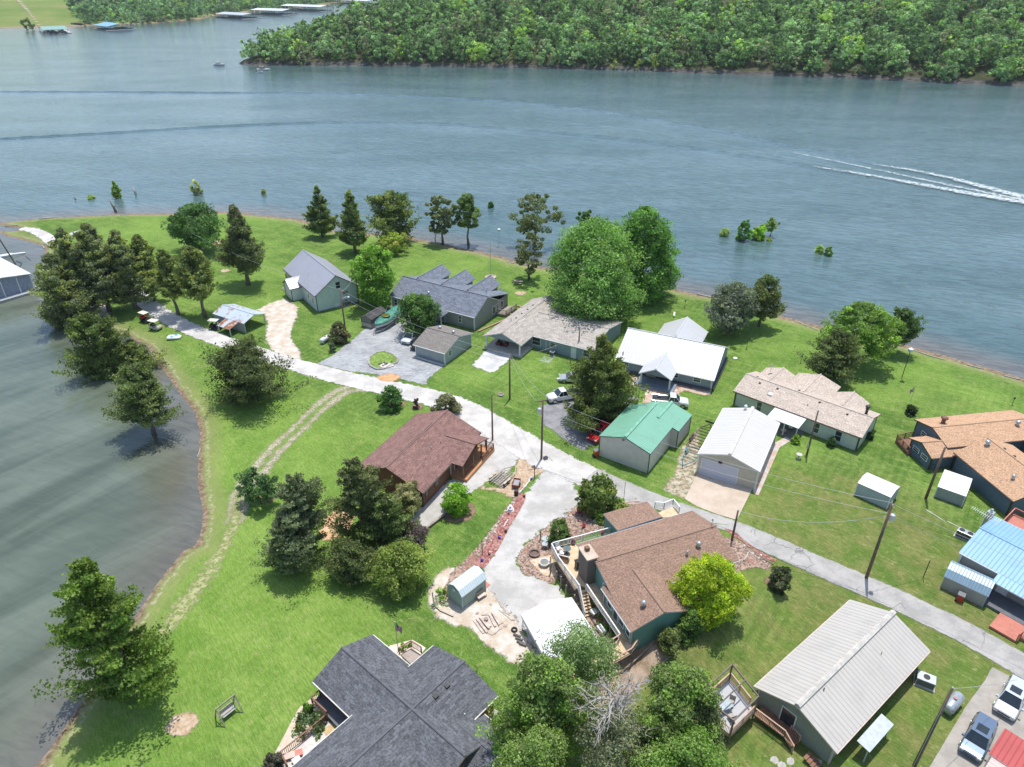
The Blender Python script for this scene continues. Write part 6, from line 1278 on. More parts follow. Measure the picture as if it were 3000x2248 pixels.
# covered boat on trailer
p1 = Vector(g('e2', 890, 640, .9)); p0 = Vector(g('e2', 1225, 400, .9)); d = (p1-p0).normalized(); c_ = (p0+p1)/2; Lb = (p1-p0).length
o = thing('motor_boat', 'motor boat under a green cover on its trailer in the streaked driveway', 'boat', c_.x, c_.y, 0, math.atan2(d.y, d.x))
m = MB(); boat_hull(m, Lb, 2.6, 1.1, .62); m.build('hull', plain('boat hull grey', (.55,.57,.58), .3), o, smooth=False)
m = MB(); secs = []
for t in np.linspace(0, 1, 11):
    x = -Lb/2+Lb*t; k = 1 if t < .65 else max(.05, math.cos((t-.65)/.35*PI/2)**.7); hw = 1.33*k; pk = 2.0+.5*math.sin(min(1, t*1.5)*PI)*.8+.05*math.sin(t*40); secs.append([(x,hw,1.55),(x,hw,1.75),(x,hw*.45,pk),(x,-hw*.45,pk),(x,-hw,1.75),(x,-hw,1.55)])
loft(m, secs); m.build('cover', plain('green boat cover', (.05,.23,.17), .55, var=.2, sc=1), o, smooth=True)
m = MB(); m.lathe([(.9,2.28),(.6,2.37),(.02,2.4)], 1.0, 0, 10); m.build('leaf_puddle', plain('wet leaves', (.10,.12,.02), .3), o)
m = MB(); m.tube([(-.4,-1.25,1.6),(-1.5,-1.1,3.0),(-1.5,1.1,3.0),(-.4,1.25,1.6)], .05, 6); m.build('tower', METALG, o)
def trailer(o, L, W, mat, tongue=1.6, cross=5, axle=(0,), z=.5, wh=.3, rails=2):
    m = MB()
    for y in np.linspace(-W/2, W/2, rails): m.beam((-L/2,y,z),(L/2-.3,y,z), .08, .1)
    for x in np.linspace(-L/2, L/2-.4, cross): m.beam((x,-W/2,z),(x,W/2,z), .07, .08)
    m.beam((L/2-.3,-W/2,z),(L/2+tongue,0,z), .08, .1); m.beam((L/2-.3,W/2,z),(L/2+tongue,0,z), .08, .1); m.beam((L/2+tongue,0,z),(L/2+tongue,0,.02), .06, .06)
    m.build('frame', mat, o)
    for x in axle:
        for s_ in (-1, 1): 
            m = MB(); m.tube([(x,s_*(W/2+.1),wh),(x,s_*(W/2+.3),wh)], wh, 14); w_ = m.build('wheel', RUBBER, o); m = MB(); m.tube([(x,s_*(W/2+.3),wh),(x,s_*(W/2+.32),wh)], wh*.55, 10); m.build('rim', RIMM, w_)
            m = MB(); m.box(x-wh*1.15, x+wh*1.15, s_*(W/2+.2)-.14, s_*(W/2+.2)+.14, wh*2+.03, wh*2+.07); m.build('mudguard', mat, o)
trailer(o, Lb*.8, 1.9, METALG, 1.9, 5, (-1.3,-.4), .55)
def orient(name, label, cat, c, a, b, z=0.0, back=0):
    p1 = Vector(g(c, *a, z)); p0 = Vector(g(c, *b, z)); d = (p1-p0).normalized(); k = (p0+p1)/2
    return thing(name, label, cat, k.x, k.y, T(k.x, k.y)+.02, math.atan2(d.y, d.x)), (p1-p0).length
o, L = orient('boat_trailer', 'wood-bunked empty boat trailer on the pad beside the bare dirt', 'trailer', 'e4', (1400,610), (1190,790), .4)
trailer(o, L, 1.9, plain('tan trailer frame', (.50,.44,.33), .6), 1.3, 5, (-.3,-1.1), .45, rails=2); m = MB(); [m.beam((-L/2,y,.62),(L/2-.9,y,.62), .14, .08) for y in (-.7,-.35,.35,.7)]; m.build('bunk', WOODW, o)
o, L = orient('boat_trailer', 'rusty black boat trailer behind the cream garage wall', 'trailer', 'd7', (630,400), (400,690), .4); trailer(o, L, 1.8, plain('rusty steel', (.07,.05,.045), .7), 1.5, 8, (-.8,.1), .5); m = MB(); m.beam((L/2+1.2,-.8,.9),(L/2+1.2,.8,.9),.1,.25); m.build('winch_bar', BLACKM, o)
o, L = orient('boat_trailer', 'teal boat trailer with its tongue pointing at the road beside the cream garage', 'trailer', 'd7', (350,860), (470,720), .4); trailer(o, L*1.2, 1.8, plain('teal trailer paint', (.05,.22,.28), .4), 1.7, 3, (-.3,), .5)
o, L = orient('utility_cart', 'small red-brown garden cart with a pole on the bare dirt', 'cart', 'e4', (1500,740), (1460,860), .3); m = MB(); m.box(-.75,.75,-.45,.45,.3,.35); [m.beam((a,-.45,.5),(a,.45,.5),.05,.38) for a in (-.75,.75)]; [m.beam((-.75,a,.5),(.75,a,.5),.05,.38) for a in (-.45,.45)]; m.build('tray', plain('faded maroon', (.26,.06,.05), .6), o); m = MB(); m.box(-.7,.7,-.4,.4,.36,.5); m.build('load', plain('grey load', (.3,.3,.32)), o); wheels(o, (0,), .55, .28, False)
# golf carts
def golf(label, c, x, y, ang, body, seat, top, topon=True):
    X, Y = g(c, x, y, .5); o = thing('golf_cart', label, 'golf cart', X, Y, T(X, Y)+.02, R(ang))
    m = MB(); loft(m, [bsec(1.15,.35,.65,.5), bsec(.95,.3,.95,.58), bsec(.55,.3,.9,.58), bsec(.5,.3,.42,.58), bsec(-.2,.3,.42,.58), bsec(-.25,.3,.72,.58), bsec(-1.1,.3,.75,.56), bsec(-1.2,.4,.6,.5)]); m.build('body', body, o, bevel=.02)
    m = MB(); m.box(-.65,-.15,-.52,.52,.74,.86); m.box(-.78,-.66,-.52,.52,.86,1.2); m.build('seat', seat, o, bevel=.03)
    if topon:
        m = MB(); m.box(-1.1,.75,-.6,.6,1.82,1.9); m.build('canopy', top, o, bevel=.03)
        m = MB(); [m.beam((x0,s_*.54,.85),(x1,s_*.54,1.84),.04,.04) for s_ in (-1,1) for x0, x1 in ((.85,.6),(-.95,-.95))]; m.build('frame', BLACKM, o)
    m = MB(); m.tube([(.6,.2,.9),(.4,.2,1.1)], .03, 6); m.tube([(.42+.0,.2+.16*math.cos(t),1.1+.16*math.sin(t)) for t in np.linspace(0,6.28,9)], .02, 5); m.build('steering_wheel', BLACKM, o)
    wheels(o, (.8,-.8), .6, .24, True)
golf('red-seated golf cart with cream top, rear one by the gravel road','c2',1240,1150,-30,BLACKM,plain('red vinyl',(.5,.03,.03),.5),plain('cream top',(.70,.62,.52)))
golf('pale golf cart with black seats, nearer one on the grass','c2',1325,1215,-20,plain('cream cart body',(.55,.52,.45),.4),BLACKM,plain('cream top b',(.72,.66,.58)))
golf('dark golf cart with white top in the shade beside the tin carport','c2',1838,1215,-10,BLACKM,BLACKM,plain('pale grey top',(.6,.58,.55)))
golf('maroon golf cart parked under the grey-brown house carport gable','e3',400,690,-25,plain('maroon body',(.16,.02,.03),.35),BLACKM,BLACKM,False)
X, Y = g('c2', 1487, 1312); o = thing('pedal_boat', 'white and turquoise pedal boat lying on the lawn', 'boat', X, Y, .02, R(5)); m = MB(); loft(m, [bsec(-1.25,0,.3,.55,.1), bsec(-1.0,0,.4,.75,.1), bsec(.6,0,.4,.75,.1), bsec(1.25,.1,.34,.5,.1)]); m.build('hull', plain('white plastic', (.72,.74,.74), .4), o, bevel=.04); m = MB(); [m.box(x-.22,x+.22,y-.2,y+.2,.4,.47) for x, y in ((-.3,-.32),(.3,.32))]; m.build('seat', plain('turquoise plastic', (.03,.48,.52), .4), o)
X, Y = g('d6', 890, 535, 1.0); o = thing('kayak', 'blue kayak lying in the bed of the white pickup by the barn', 'kayak', X, Y, T(X,Y)+.7, math.atan2(*(np.array(g('d6',1190,385))-np.array(g('d6',860,585)))[::-1])); m = MB(); boat_hull(m, 2.9, .8, .42, 0, 0, .45); m.build('hull', plain('blue plastic', (.01,.13,.55), .35), o, smooth=True); m = MB(); m.lathe([(.28,.42),(.3,.46),(.02,.44)], .1, 0, 10); m.build('cockpit', BLACKM, o)
# tanks
def tank(label, c, a, b, r, mat, z=None):
    o, L = orient('propane_tank', label, 'tank', c, a, b, r); L = max(L, 2.2); m = MB(); pts = [(-L/2,0,r+.25),(-L/2+.06,0,r+.25),(-L/2+.25,0,r+.25),(L/2-.25,0,r+.25),(L/2-.06,0,r+.25),(L/2,0,r+.25)]
    m.tube(pts, [r*.35,r*.75,r,r,r*.75,r*.35], 16); m.build('tank_body', mat, o, smooth=True); m = MB(); m.cyl(.0,0,r*2+.2,r*2+.38,.17,n=10); m.build('valve_dome', plain('tank dome', (.4,.2,.16), .6), o)
    for x in (-L*.3, L*.3): m = MB(); m.box(x-.08,x+.08,-r*.7,r*.7,-.05,.4); m.build('foot', CONCM, o)
tank('white propane tank on the lawn by the lamp pole','e2',(175,815),(295,745),.45,plain('tank white',(.72,.73,.73),.35)); tank('large silver-grey propane tank beside the leaning wooden pole','k5',(1130,985),(1290,800),.55,plain('tank silver',(.42,.46,.48),.3,.4))
# bins
def wheelbin(label, c, x, y, col, rot=20, s=1.0):
    X, Y = g(c, x, y); o = thing('trash_bin', label, 'trash bin', X, Y, T(X, Y), R(rot)); m = MB(); loft(m, [[(-.26,-.28,.05),(.26,-.28,.05),(.26,.28,.05),(-.26,.28,.05)],[(-.33,-.35,1.0),(.33,-.35,1.0),(.33,.35,1.0),(-.33,.35,1.0)]]); m.build('bin_body', col, o, bevel=.03)
    m = MB(); m.box(-.36,.36,-.38,.38,1.0,1.07); m.build('lid', plain('grey lid', (.16,.17,.18)), o, bevel=.03); m = MB(); m.tube([(-.3,-.36,.12),(-.3,.36,.12)], .12, 10); m.build('wheel', RUBBER, o); m = MB(); m.tube([(-.4,-.25,1.0),(-.4,.25,1.0)], .025, 5); m.build('handle', BLACKM, o)
wheelbin('orange-red wheeled trash bin at the front corner of the cream metal barn','d6',732,1045,plain('orange bin',(.55,.09,.02),.5)); wheelbin('red wheeled trash bin against the barn-style shed with the dull blue roof','k4',1510,1330,plain('red bin',(.48,.05,.03),.5), -40)
# ------------------------------------------------------------------ poles and wires
PWOOD = plain('pole wood', (.15,.105,.08), .9, var=.2); WIREM = plain('wire', (.42,.42,.42), .5, var=.02); INS = plain('insulator', (.55,.55,.56), .4)
poles = {}
def pole(key, label, base, top, c='f', r=.14, arm=None, transformer=None, lamp=None, bolt=True, name='utility_pole', cat='utility pole', h=None, meter=False):
    X, Y = g(c, *base); z = T(X, Y); h = h or height_to(X, Y, z, q(c, *top)[1]); o = thing(name, label, cat, X, Y, z); m = MB(); m.tube([(0,0,-.3),(0,0,h)], [r*1.15, r*.8], 9); m.build('post', PWOOD, o, smooth=True)
    if arm is not None:
        a, L = arm; d = Vector((math.cos(R(a)), math.sin(R(a)), 0)); m = MB(); m.beam(d*-L/2+Vector((0,0,h-.15)), d*L/2+Vector((0,0,h-.15)), .1, .12); ar = m.build('crossarm', PWOOD, o)
        for t in (-.45, .45): p = d*L*t; m = MB(); m.cyl(p.x, p.y, h-.1, h+.12, .05, n=7); m.build('insulator', INS, ar)
    else: m = MB(); m.cyl(0, 0, h, h+.18, .05, n=7); m.build('insulator', INS, o)
    if transformer is not None: a = R(transformer); m = MB(); x, y = .42*math.cos(a), .42*math.sin(a); m.lathe([(.2,h-2.2),(.25,h-2.15),(.25,h-1.45),(.2,h-1.38),(.04,h-1.33)], x, y, 12); m.cyl(x+.1, y, h-1.4, h-1.15, .035, n=6); m.beam((0,0,h-1.6),(x,y,h-1.6),.08,.08); m.build('transformer', plain('transformer grey', (.55,.58,.6), .4), o, smooth=False)
    if lamp is not None: a = R(lamp); m = MB(); m.tube([(0,0,h-1.9),(.6*math.cos(a),.6*math.sin(a),h-1.6),(1.2*math.cos(a),1.2*math.sin(a),h-1.62)], .035, 6); m.lathe([(.05,h-1.75),(.22,h-1.7),(.12,h-1.55),(.02,h-1.5)], 1.3*math.cos(a), 1.3*math.sin(a), 10); m.build('lamp', plain('lamp white', (.7,.7,.68), .4), o)
    if meter: m = MB(); m.box(-.25,-.1,-.15,.15,1.2,1.9); m.cyl(-.2,0,1.9,3.2,.03,n=6); m.build('meter_box', METALG, o)
    poles[key] = Vector((X, Y, z+h)); return o
pole('A', 'lamp pole with curved bracket beside the dark flowering bush', (995,1550), (950,1100), 'c3', lamp=20)
pole('A2', 'short dark pole with meter box against the white gabled house', (1110,1260), (1075,965), 'c3', r=.12, meter=True)
pole('B', 'tall pole on the lawn in front of the grey-brown shingle house', (495,1395), (525,830), 'e3', transformer=None, lamp=None)
pole('C', 'short pole standing in the gravel near the cabin porch', (1443,1290), (1450,1157), r=.12)
pole('D', 'pole with crossarm and hanging transformer at the tip of the bare dirt', (1586,1346), (1581,1172), arm=(15,2.2), transformer=170)
pole('E', 'bare pole rising in front of the right half of the grey-brown shingle roof', (1694,1042), (1699,960), r=.13)
pole('F', 'short bare pole at the left front corner of the white-roofed house', (410,950), (415,785), 'b1', r=.13)
pole('G', 'pole with meter box in front of the tan ranch house', (200,1055), (298,645), 'b2', r=.12, meter=True)
pole('H', 'thick pole with conduit between the two white-topped sheds', (2712,1461), (2771,1312), r=.16)
pole('I', 'tallest pole at the paved road edge, with a grey transformer', (2538,1693), (2614,1476), r=.17, arm=(70,.7), transformer=-20)
pole('J', 'bare pole at the right corner of the teal house roof', (1940,625), (2003,360), 'b4', r=.13)
pole('K', 'leaning-looking pole with looped cables beside the silver propane tank', (745,1640), (1100,700), 'k5', r=.15)
def wire(label, a, b, sag=.4, r=.02, name='power_line'):
    a = Vector(a); b = Vector(b); o = thing(name, label, 'wire', a.x, a.y, 0); m = MB(); pts = []
    for i in range(13): t = i/12; p = a.lerp(b, t); p.z -= sag*4*t*(1-t); pts.append(p-Vector((a.x, a.y, 0)))
    m.tube(pts, r, 4); m.build('cable', WIREM, o)
dn = Vector((0,0,-1.3)); off = lambda k, dx, dy, dz=0: poles[k]+Vector((dx, dy, dz))
wire('upper wire from the lamp pole to the grey-brown house pole', poles['A'], poles['B'], 1.2); wire('lower wire from the lamp pole toward the grey-brown house pole', poles['A']+dn, poles['B']+dn, 1.3)
wire('left wire from the lawn pole to the crossarm pole', off('B',-.1,0), off('D',-.9,-.2,-.05), .7); wire('right wire from the lawn pole to the crossarm pole', off('B',.15,0), off('D',.9,.2,-.05), .7)
wire('upper wire crossing the barn and garage to the tallest pole', off('D',.8,.2), off('I',0,0,.1), 1.4); wire('lower wire crossing the barn and garage to the tallest pole', off('D',.2,0,-1.4), off('I',-.2,0,-1.3), 1.5)
wire('upper wire from the tallest pole over the sky-blue roof', poles['I'], Vector(poles['I'])+Vector((22,-19,-.5)), .5); wire('lower wire from the tallest pole to the sky-blue roof edge', poles['I']+Vector((.2,0,-1.5)), Vector((*g('k4',1530,745,3.2),3.2)), .3)
wire('twisted service cable from the tallest pole to the teal house pole', poles['I']+Vector((-.3,0,-1.7)), poles['J'], 1.3, .03); wire('wire from the lamp pole past the white gabled house to the cove trees', poles['A'], Vector((-70,150,9.5)), 1.2)
wire('service cable from the lamp pole to the dark meter pole', poles['A']+Vector((0,0,-.4)), poles['A2'], .6, .025); wire('service cable slanting across the grey-brown house wall', Vector((*g('e3',830,805,1.5),1.6)), Vector((*g('e3',1110,700,2.7),2.7)), .1, .025)
wire('wire from the bottom pole running up past the silver tank', poles['K'], Vector((*g('k5',1990,590,4),4)), .2); wire('guy wire of the bottom pole', poles['K']+Vector((0,0,-.1)), Vector((*g('k5',680,1750,.1),.1)), .05, .03, 'guy_wire')
# thin posts, yard lamps, birdhouses, flags
def rod(label, c, base, top, r=.035, mat=None, name='post', cat='post', cap=None, water=False):
    X, Y = g(c, *base, WZ if water else 0); z = WZ-.4 if water else T(X, Y)-.05; h = height_to(X, Y, z, q(c, *top)[1]); o = thing(name, label, cat, X, Y, z); m = MB(); m.cyl(0, 0, 0, h, r, n=7); m.build('pole', mat or DARKT, o)
    if cap == 'house':
        m = MB(); m.box(-.28,.28,-.28,.28,h,h+.45); b_ = m.build('birdhouse_box', plain('pale blue box', (.5,.58,.66)), o); m = MB(); m.lathe([(.42,h+.45),(.03,h+.75)], 0, 0, 8); m.build('box_roof', WHITEP, b_)
    if cap == 'lamp': m = MB(); m.lathe([(.05,h),(.13,h+.05),(.14,h+.25),(.2,h+.27),(.03,h+.4)], 0, 0, 8); m.build('lamp_head', BLACKM, o)
    if cap == 'ball': m = MB(); m.ball((0,0,h+.08), .1, 8); m.build('finial', plain('finial', (.6,.5,.35), .3, .5), o, smooth=True)
    o['_h'] = h; return o
rod('green martin birdhouse on a tall pole near the shore right of the dark pine','b2',(1080,340),(1150,95),.06,cap='house',name='birdhouse',cat='birdhouse')
rod('birdhouse on a thin pole standing in the shallow water','c4',(512,700),(505,560),.04,METALG,cap='house',name='birdhouse',cat='birdhouse',water=True)
o = rod('tall thin flagless pole in a round brick planter behind the slate house','c4',(435,995),(430,665),.045,METALG,name='flagpole',cat='flagpole'); m = MB(); m.lathe([(1.25,0),(1.25,.4),(1.0,.4),(1.0,.3),(.02,.3)], 0, 0, 20); m.build('planter_ring', plain('planter brick', (.48,.38,.3)), o)
for c, b, t, lb in [('b1',(1035,340),(1038,285),'small yard lamp on the lawn behind the white-roofed house'),('b1',(1648,750),(1656,690),'yard lamp on the lawn right of the white-roofed house'),('b2',(143,200),(150,148),'yard lamp behind the tan ranch house'),('b2',(2100,590),(2115,538),'yard lamp on the lawn above the orange shingle roof')]: rod(lb, c, b, t, .04, cap='lamp', name='yard_lamp', cat='lamp')
for c, b, t, lb, r_ in [('b4',(573,575),(573,505),'dark post in the stony bed by the round tables',.05),('b4',(155,680),(155,570),'dark post in the stony border by the lawn',.05),('b4',(530,130),(534,32),'dark iron post between the two drives',.06),('b4',(1168,322),(1176,150),'thin tall rod beside the magnolia',.03),('k4',(1120,1085),(1172,890),'lone slanted pipe post on the worn lawn',.05),
    ('b4',(645,770),(648,690),'support post by the flagstones',.06),('e4',(1560,870),(1560,740),'stake beside the garden cart',.03),('k2',(1060,600),(1058,500),'wire fence rod, lowest of the bed rods',.025),('k2',(1170,530),(1175,430),'wire fence rod below the ramp rail',.025),('k2',(1215,495),(1220,395),'wire fence rod beside the ramp end',.025),('k2',(1478,470),(1480,375),'wire fence rod at the bed corner',.025),('k2',(1340,600),(1350,500),'wire fence rod on the lawn edge of the bed',.025),('k2',(1370,380),(1375,285),'wire fence rod near the olive shrub',.025),('k1',(1930,635),(1955,575),'thin white garden stake beside the charcoal roof',.03)]: rod(lb, c, b, t, r_)
FLAGR = plain('flag red', (.42,.03,.05)); FLAGW = plain('flag white', (.66,.64,.62)); FLAGB = plain('flag blue', (.03,.05,.2))
def flag(o, h, W=1.3, H=.8, droop=.85, ang=0):
    m = MB(); nS = 13; nU = 8
    P_ = lambda u, v: (math.cos(ang)*(.05+u*W*(1-droop*.7)+.05*math.sin(v*5)), math.sin(ang)*(.05+u*W*(1-droop*.7))+.09*math.sin(u*9+v*3), h-.15-v*H-u*W*droop*.62)
    for j in range(nS):
        for i in range(nU):
            a = [P_(i/nU, j/nS), P_((i+1)/nU, j/nS), P_((i+1)/nU, (j+1)/nS), P_(i/nU, (j+1)/nS)]; m.add(a, [(0,1,2,3)], 2 if (i < 3 and j < 7) else (0 if j % 2 == 0 else 1))
    fo = m.build('flag', [FLAGR, FLAGW, FLAGB], o); sm_ = fo.modifiers.new('thickness', 'SOLIDIFY'); sm_.thickness = .012
o = rod('flagpole with striped flag at the corner deck of the charcoal-roofed house','k1',(1292,440),(1255,205),.04,METALG,name='flagpole',cat='flagpole',cap='ball'); flag(o, o['_h'], 1.5, .9, .9, .4)
o = rod('small flagpole with faded striped flag above the clipped topiary','b2',(1150,590),(1185,415),.03,METALG,name='flagpole',cat='flagpole',cap='ball'); flag(o, o['_h'], 1.3, .7, .8, PI)
# yard furniture
X, Y = g('c4', 690, 1050); o = thing('picnic_table', 'weathered picnic table near the thin see-through cedar', 'picnic table', X, Y, 0, R(-12)); m = MB(); [m.box(-.95,.95,y,y+.14,.7,.75) for y in (-.4,-.24,-.08,.08,.24)]; m.build('table_top', WOODW, o)
for s_ in (-1, 1): m = MB(); m.box(-.95,.95,s_*.72-.13,s_*.72+.13,.42,.47); m.build('bench', WOODW, o)
m = MB(); [m.beam((x,-.75*s_,0),(x,.3*s_,.7),.05,.1) for x in (-.7,.7) for s_ in (-1,1)]; [m.beam((x,-.8,.4),(x,.8,.4),.05,.1) for x in (-.7,.7)]; m.build('leg_frame', WOODW, o)
Z_ = 0; a, b, c1_, c2_, c3_, c4_ = [Vector((*g('f6', x, y, z), z)) for x, y, z in ((1402,1280,1.9),(1522,1188,1.9),(1405,1388,0),(1462,1390,0),(1582,1300,0),(1535,1285,0))]
o = thing('garden_swing', 'wooden bench swing on an A-frame on the lower left lawn', 'swing', (a.x+b.x)/2, (a.y+b.y)/2, T((a.x+b.x)/2,(a.y+b.y)/2), math.atan2(b.y-a.y, b.x-a.x)); Ls = (b-a).length; m = MB(); m.beam((-Ls/2-.1,0,1.9),(Ls/2+.1,0,1.9),.1,.12); [m.beam((s_*Ls/2,t*.85,0),(s_*Ls/2,0,1.9),.09,.09) for s_ in (-1,1) for t in (-1,1)]; [m.beam((s_*Ls/2,-.5,.75),(s_*Ls/2,.5,.75),.07,.07) for s_ in (-1,1)]; m.build('frame', WOODW, o)
m = MB(); m.box(-Ls*.36,Ls*.36,-.3,.25,.5,.56); m.build('seat', plain('grey swing seat', (.38,.36,.32)), o); m = MB(); m.box(-Ls*.36,Ls*.36,.25,.31,.55,1.0); m.build('backrest', plain('grey swing back', (.36,.34,.30)), o); m = MB(); [m.beam((s_*Ls*.34,y,.55),(s_*Ls*.34,0,1.9),.02,.02) for s_ in (-1,1) for y in (-.25,.25)]; m.build('chain', METALG, o)
X, Y = g('e3', 960, 1010); o = thing('clothes_dryer', 'rotary clothes line on the lawn before the blue-grey wall', 'clothes line', X, Y, 0, .3); m = MB(); m.cyl(0,0,0,1.7,.025,n=6); m.build('pole', METALG, o); m = MB()
for k in range(4): a = k*PI/2; m.beam((0,0,1.5),(1.25*math.cos(a),1.25*math.sin(a),1.85),.03,.03)
for rr in (.3,.5,.7,.9,1.1,1.25): 
    for k in range(4): a, b = k*PI/2, (k+1)*PI/2; z = 1.5+.35*rr/1.25; m.beam((rr*math.cos(a),rr*math.sin(a),z),(rr*math.cos(b),rr*math.sin(b),z),.018,.018)
m.build('line_frame', plain('line white', (.6,.62,.62)), o)
def lathe_thing(name, label, cat, c, x, y, prof, mat, part='bowl', z=0, n=14, zz=None):
    X, Y = g(c, x, y, z); o = thing(name, label, cat, X, Y, (T(X, Y) if zz is None else zz)); m = MB(); m.lathe(prof, 0, 0, n); m.build(part, mat, o, smooth=False); return o
STN = plain('pale stone', (.55,.52,.48), .8); 
lathe_thing('bird_bath','pale birdbath on the worn lawn below the tan house pole','birdbath','d7',2015,850,[(.28,0),(.1,.1),(.1,.55),(.42,.72),(.42,.78),(.3,.72),(.02,.7)],STN)
lathe_thing('bird_bath','birdbath in the small bed beside the cream garage','birdbath','d7',1775,480,[(.25,0),(.1,.1),(.1,.6),(.4,.75),(.4,.8),(.02,.74)],STN)
lathe_thing('bird_bath','white dish birdbath on the lawn right of the white-roofed house','birdbath','b1',1535,848,[(.3,.0),(.38,.12),(.3,.1),(.02,.08)],WHITEP)
lathe_thing('fire_pit','round brick fire ring in the stony yard below the teal house','fire pit','b4',530,675,[(.62,0),(.68,.3),(.5,.3),(.46,.08),(.02,.05)],plain('fire brick',(.17,.12,.10),.9,var=.3),'ring')
lathe_thing('fire_pit','stone-ringed fire spot under the white road pole','fire pit','e3',380,1345,[(.5,0),(.5,.2),(.35,.2),(.3,.05),(.02,.04)],plain('fire stone',(.3,.26,.24),.9,var=.3),'ring')
for c, x, y, zz, lb, s_ in [('b4',612,590,0,'round glass table beside the white railing corner',.5),('b4',605,628,0,'lower round glass table in the stony yard',.4)]: lathe_thing('garden_table', lb, 'table', c, x, y, [(.25,0),(.05,.05),(.05,.66),(s_,.68),(s_,.71),(.02,.71)], plain('glass table top '+str(x),(.45,.5,.48),.15), 'table_top')
lathe_thing('fountain','tiered white garden fountain in the red lava chips','fountain','e4',1400,1170,[(.42,0),(.45,.15),(.3,.2),(.25,.4),(.36,.5),(.16,.55),(.12,.8),(.2,.88),(.02,.95)],WHITEP,'bowl')
lathe_thing('garden_lighthouse','little white lighthouse ornament in the garden bed','ornament','b4',748,436,[(.24,0),(.18,.3),(.14,.75),(.2,.78),(.2,.84),(.1,.86),(.1,1.05),(.02,1.2)],WHITEP,'tower')
for c, x, y, col, lb, r_ in [('e4',1690,738,(.04,.05,.45),'blue glass ball at the top of the white log edging',.17),('e4',1245,1555,(.04,.04,.42),'blue glass ball low in the red lava chips',.19),('b4',153,724,(.05,.05,.4),'blue glass ball nearest the pale green shed',.19),('e4',1590,980,(.06,.02,.025),'dark red ball at the upper end of the lava chips',.17),('e4',1335,1465,(.05,.025,.03),'dark ball in the middle of the lava chips',.18),
    ('e4',1372,1222,(.25,.02,.03),'small red ball below the fountain',.13),('e4',1250,1512,(.65,.38,.1),'orange ball beside the blue glass ball',.14),('b4',205,677,(.07,.03,.03),'dark ball between the lava chips and the iron post',.16),('b4',455,262,(.06,.02,.03),'dark ball by the driveway edge of the chips',.14)]:
    X, Y = g(c, x, y); o = thing('garden_ball', lb, 'ornament', X, Y, T(X, Y)); m = MB(); m.ball((0,0,r_), r_, 10); m.build('ball', plain('ball '+lb[:12]+str(x), col, .15, var=.02), o, smooth=True)
def pot(c, x, y, lb, col=(.35,.05,.07), z=0, zz=None, leaf=(.25,.03,.06)):
    X, Y = g(c, x, y, z); o = thing('flower_pot', lb, 'flower pot', X, Y, T(X, Y) if zz is None else zz); m = MB(); m.lathe([(.16,0),(.24,.32),(.27,.32),(.27,.36),(.02,.33)], 0, 0, 10); m.build('pot', plain('pot '+str(x), col), o); crown_obj('flowers', o, 'dome', .3, .34, .6, 10, 90, .12, leaf, int(x), tuple(min(1, v*2) for v in leaf))
pot('b4',883,508,'red flower pot in the garden bed below the magnolia'); pot('b4',850,380,'small red pot at the driveway side of the garden bed'); pot('b4',808,600,'purple flower pot on the deck rail corner of the teal house',(.2,.1,.1),1.9,DKZ,(.16,.04,.12)); pot('b4',1015,530,'red flower pot by the flat-roofed extension',z=1.9,zz=DKZ)
def chair(lb, c, x, y, rot, col, z=0, zz=None, name='patio_chair'):
    X, Y = g(c, x, y, z); o = thing(name, lb, 'chair', X, Y, T(X, Y) if zz is None else zz, R(rot)); m = MB(); m.box(-.26,.26,-.27,.27,.4,.45); m.build('seat', col, o); m = MB(); m.add([(-.26,-.27,.45),(-.26,.27,.45),(-.36,.27,.95),(-.36,-.27,.95),(-.22,-.27,.45),(-.22,.27,.45),(-.32,.27,.95),(-.32,-.27,.95)], [(0,3,2,1),(4,5,6,7),(0,1,5,4),(1,2,6,5),(2,3,7,6),(3,0,4,7)]); m.build('backrest', col, o)
    for sx in (-1, 1):
        for sy in (-1, 1): m = MB(); m.beam((sx*.23,sy*.24,0),(sx*.23,sy*.24,.42),.035,.035); m.build('leg', BLACKM, o)
CHW = plain('white chair', (.66,.66,.64)); CHD = plain('tan mesh chair', (.36,.32,.27))
lathe_thing('deck_table','round glass table on the teal house deck','table','b4',762,665,[(.3,0),(.05,.05),(.05,.68),(.48,.7),(.48,.73),(.02,.73)],plain('dark glass',(.14,.17,.17),.1),'table_top',z=1.9,zz=DKZ)
chair('white deck chair near the railing corner of the teal house','b4',705,650,-60,CHW,1.9,DKZ); chair('white deck chair with cushion nearer the glass table','b4',728,680,-20,CHW,1.9,DKZ)
X, Y = g('b4', 738, 715, DKZ); o = thing('deck_bench', 'brown framed bench on the teal house deck', 'bench', X, Y, DKZ, R(-20)); m = MB(); m.box(-.7,.7,-.25,.25,.4,.46); m.build('seat', CHW, o); m = MB(); m.box(-.7,.7,-.3,-.25,.4,.85); m.build('backrest', BRWOOD, o); m = MB(); [m.beam((x,y,0),(x,y,.42),.05,.05) for x in (-.65,.65) for y in (-.22,.22)]; m.build('leg_frame', BRWOOD, o)
X, Y = g('b4', 846, 770, DKZ); o = thing('grill', 'black covered grill against the stone chimney', 'grill', X, Y, DKZ, R(22)); m = MB(); loft(m, [bsec(-.35,.0,1.15,.3), bsec(.35,.0,1.15,.3)]); m.build('cover', BLACKM, o, bevel=.05); m = MB(); m.box(-.36,.36,-.05,.05,1.15,1.22); m.build('handle', BLACKM, o)
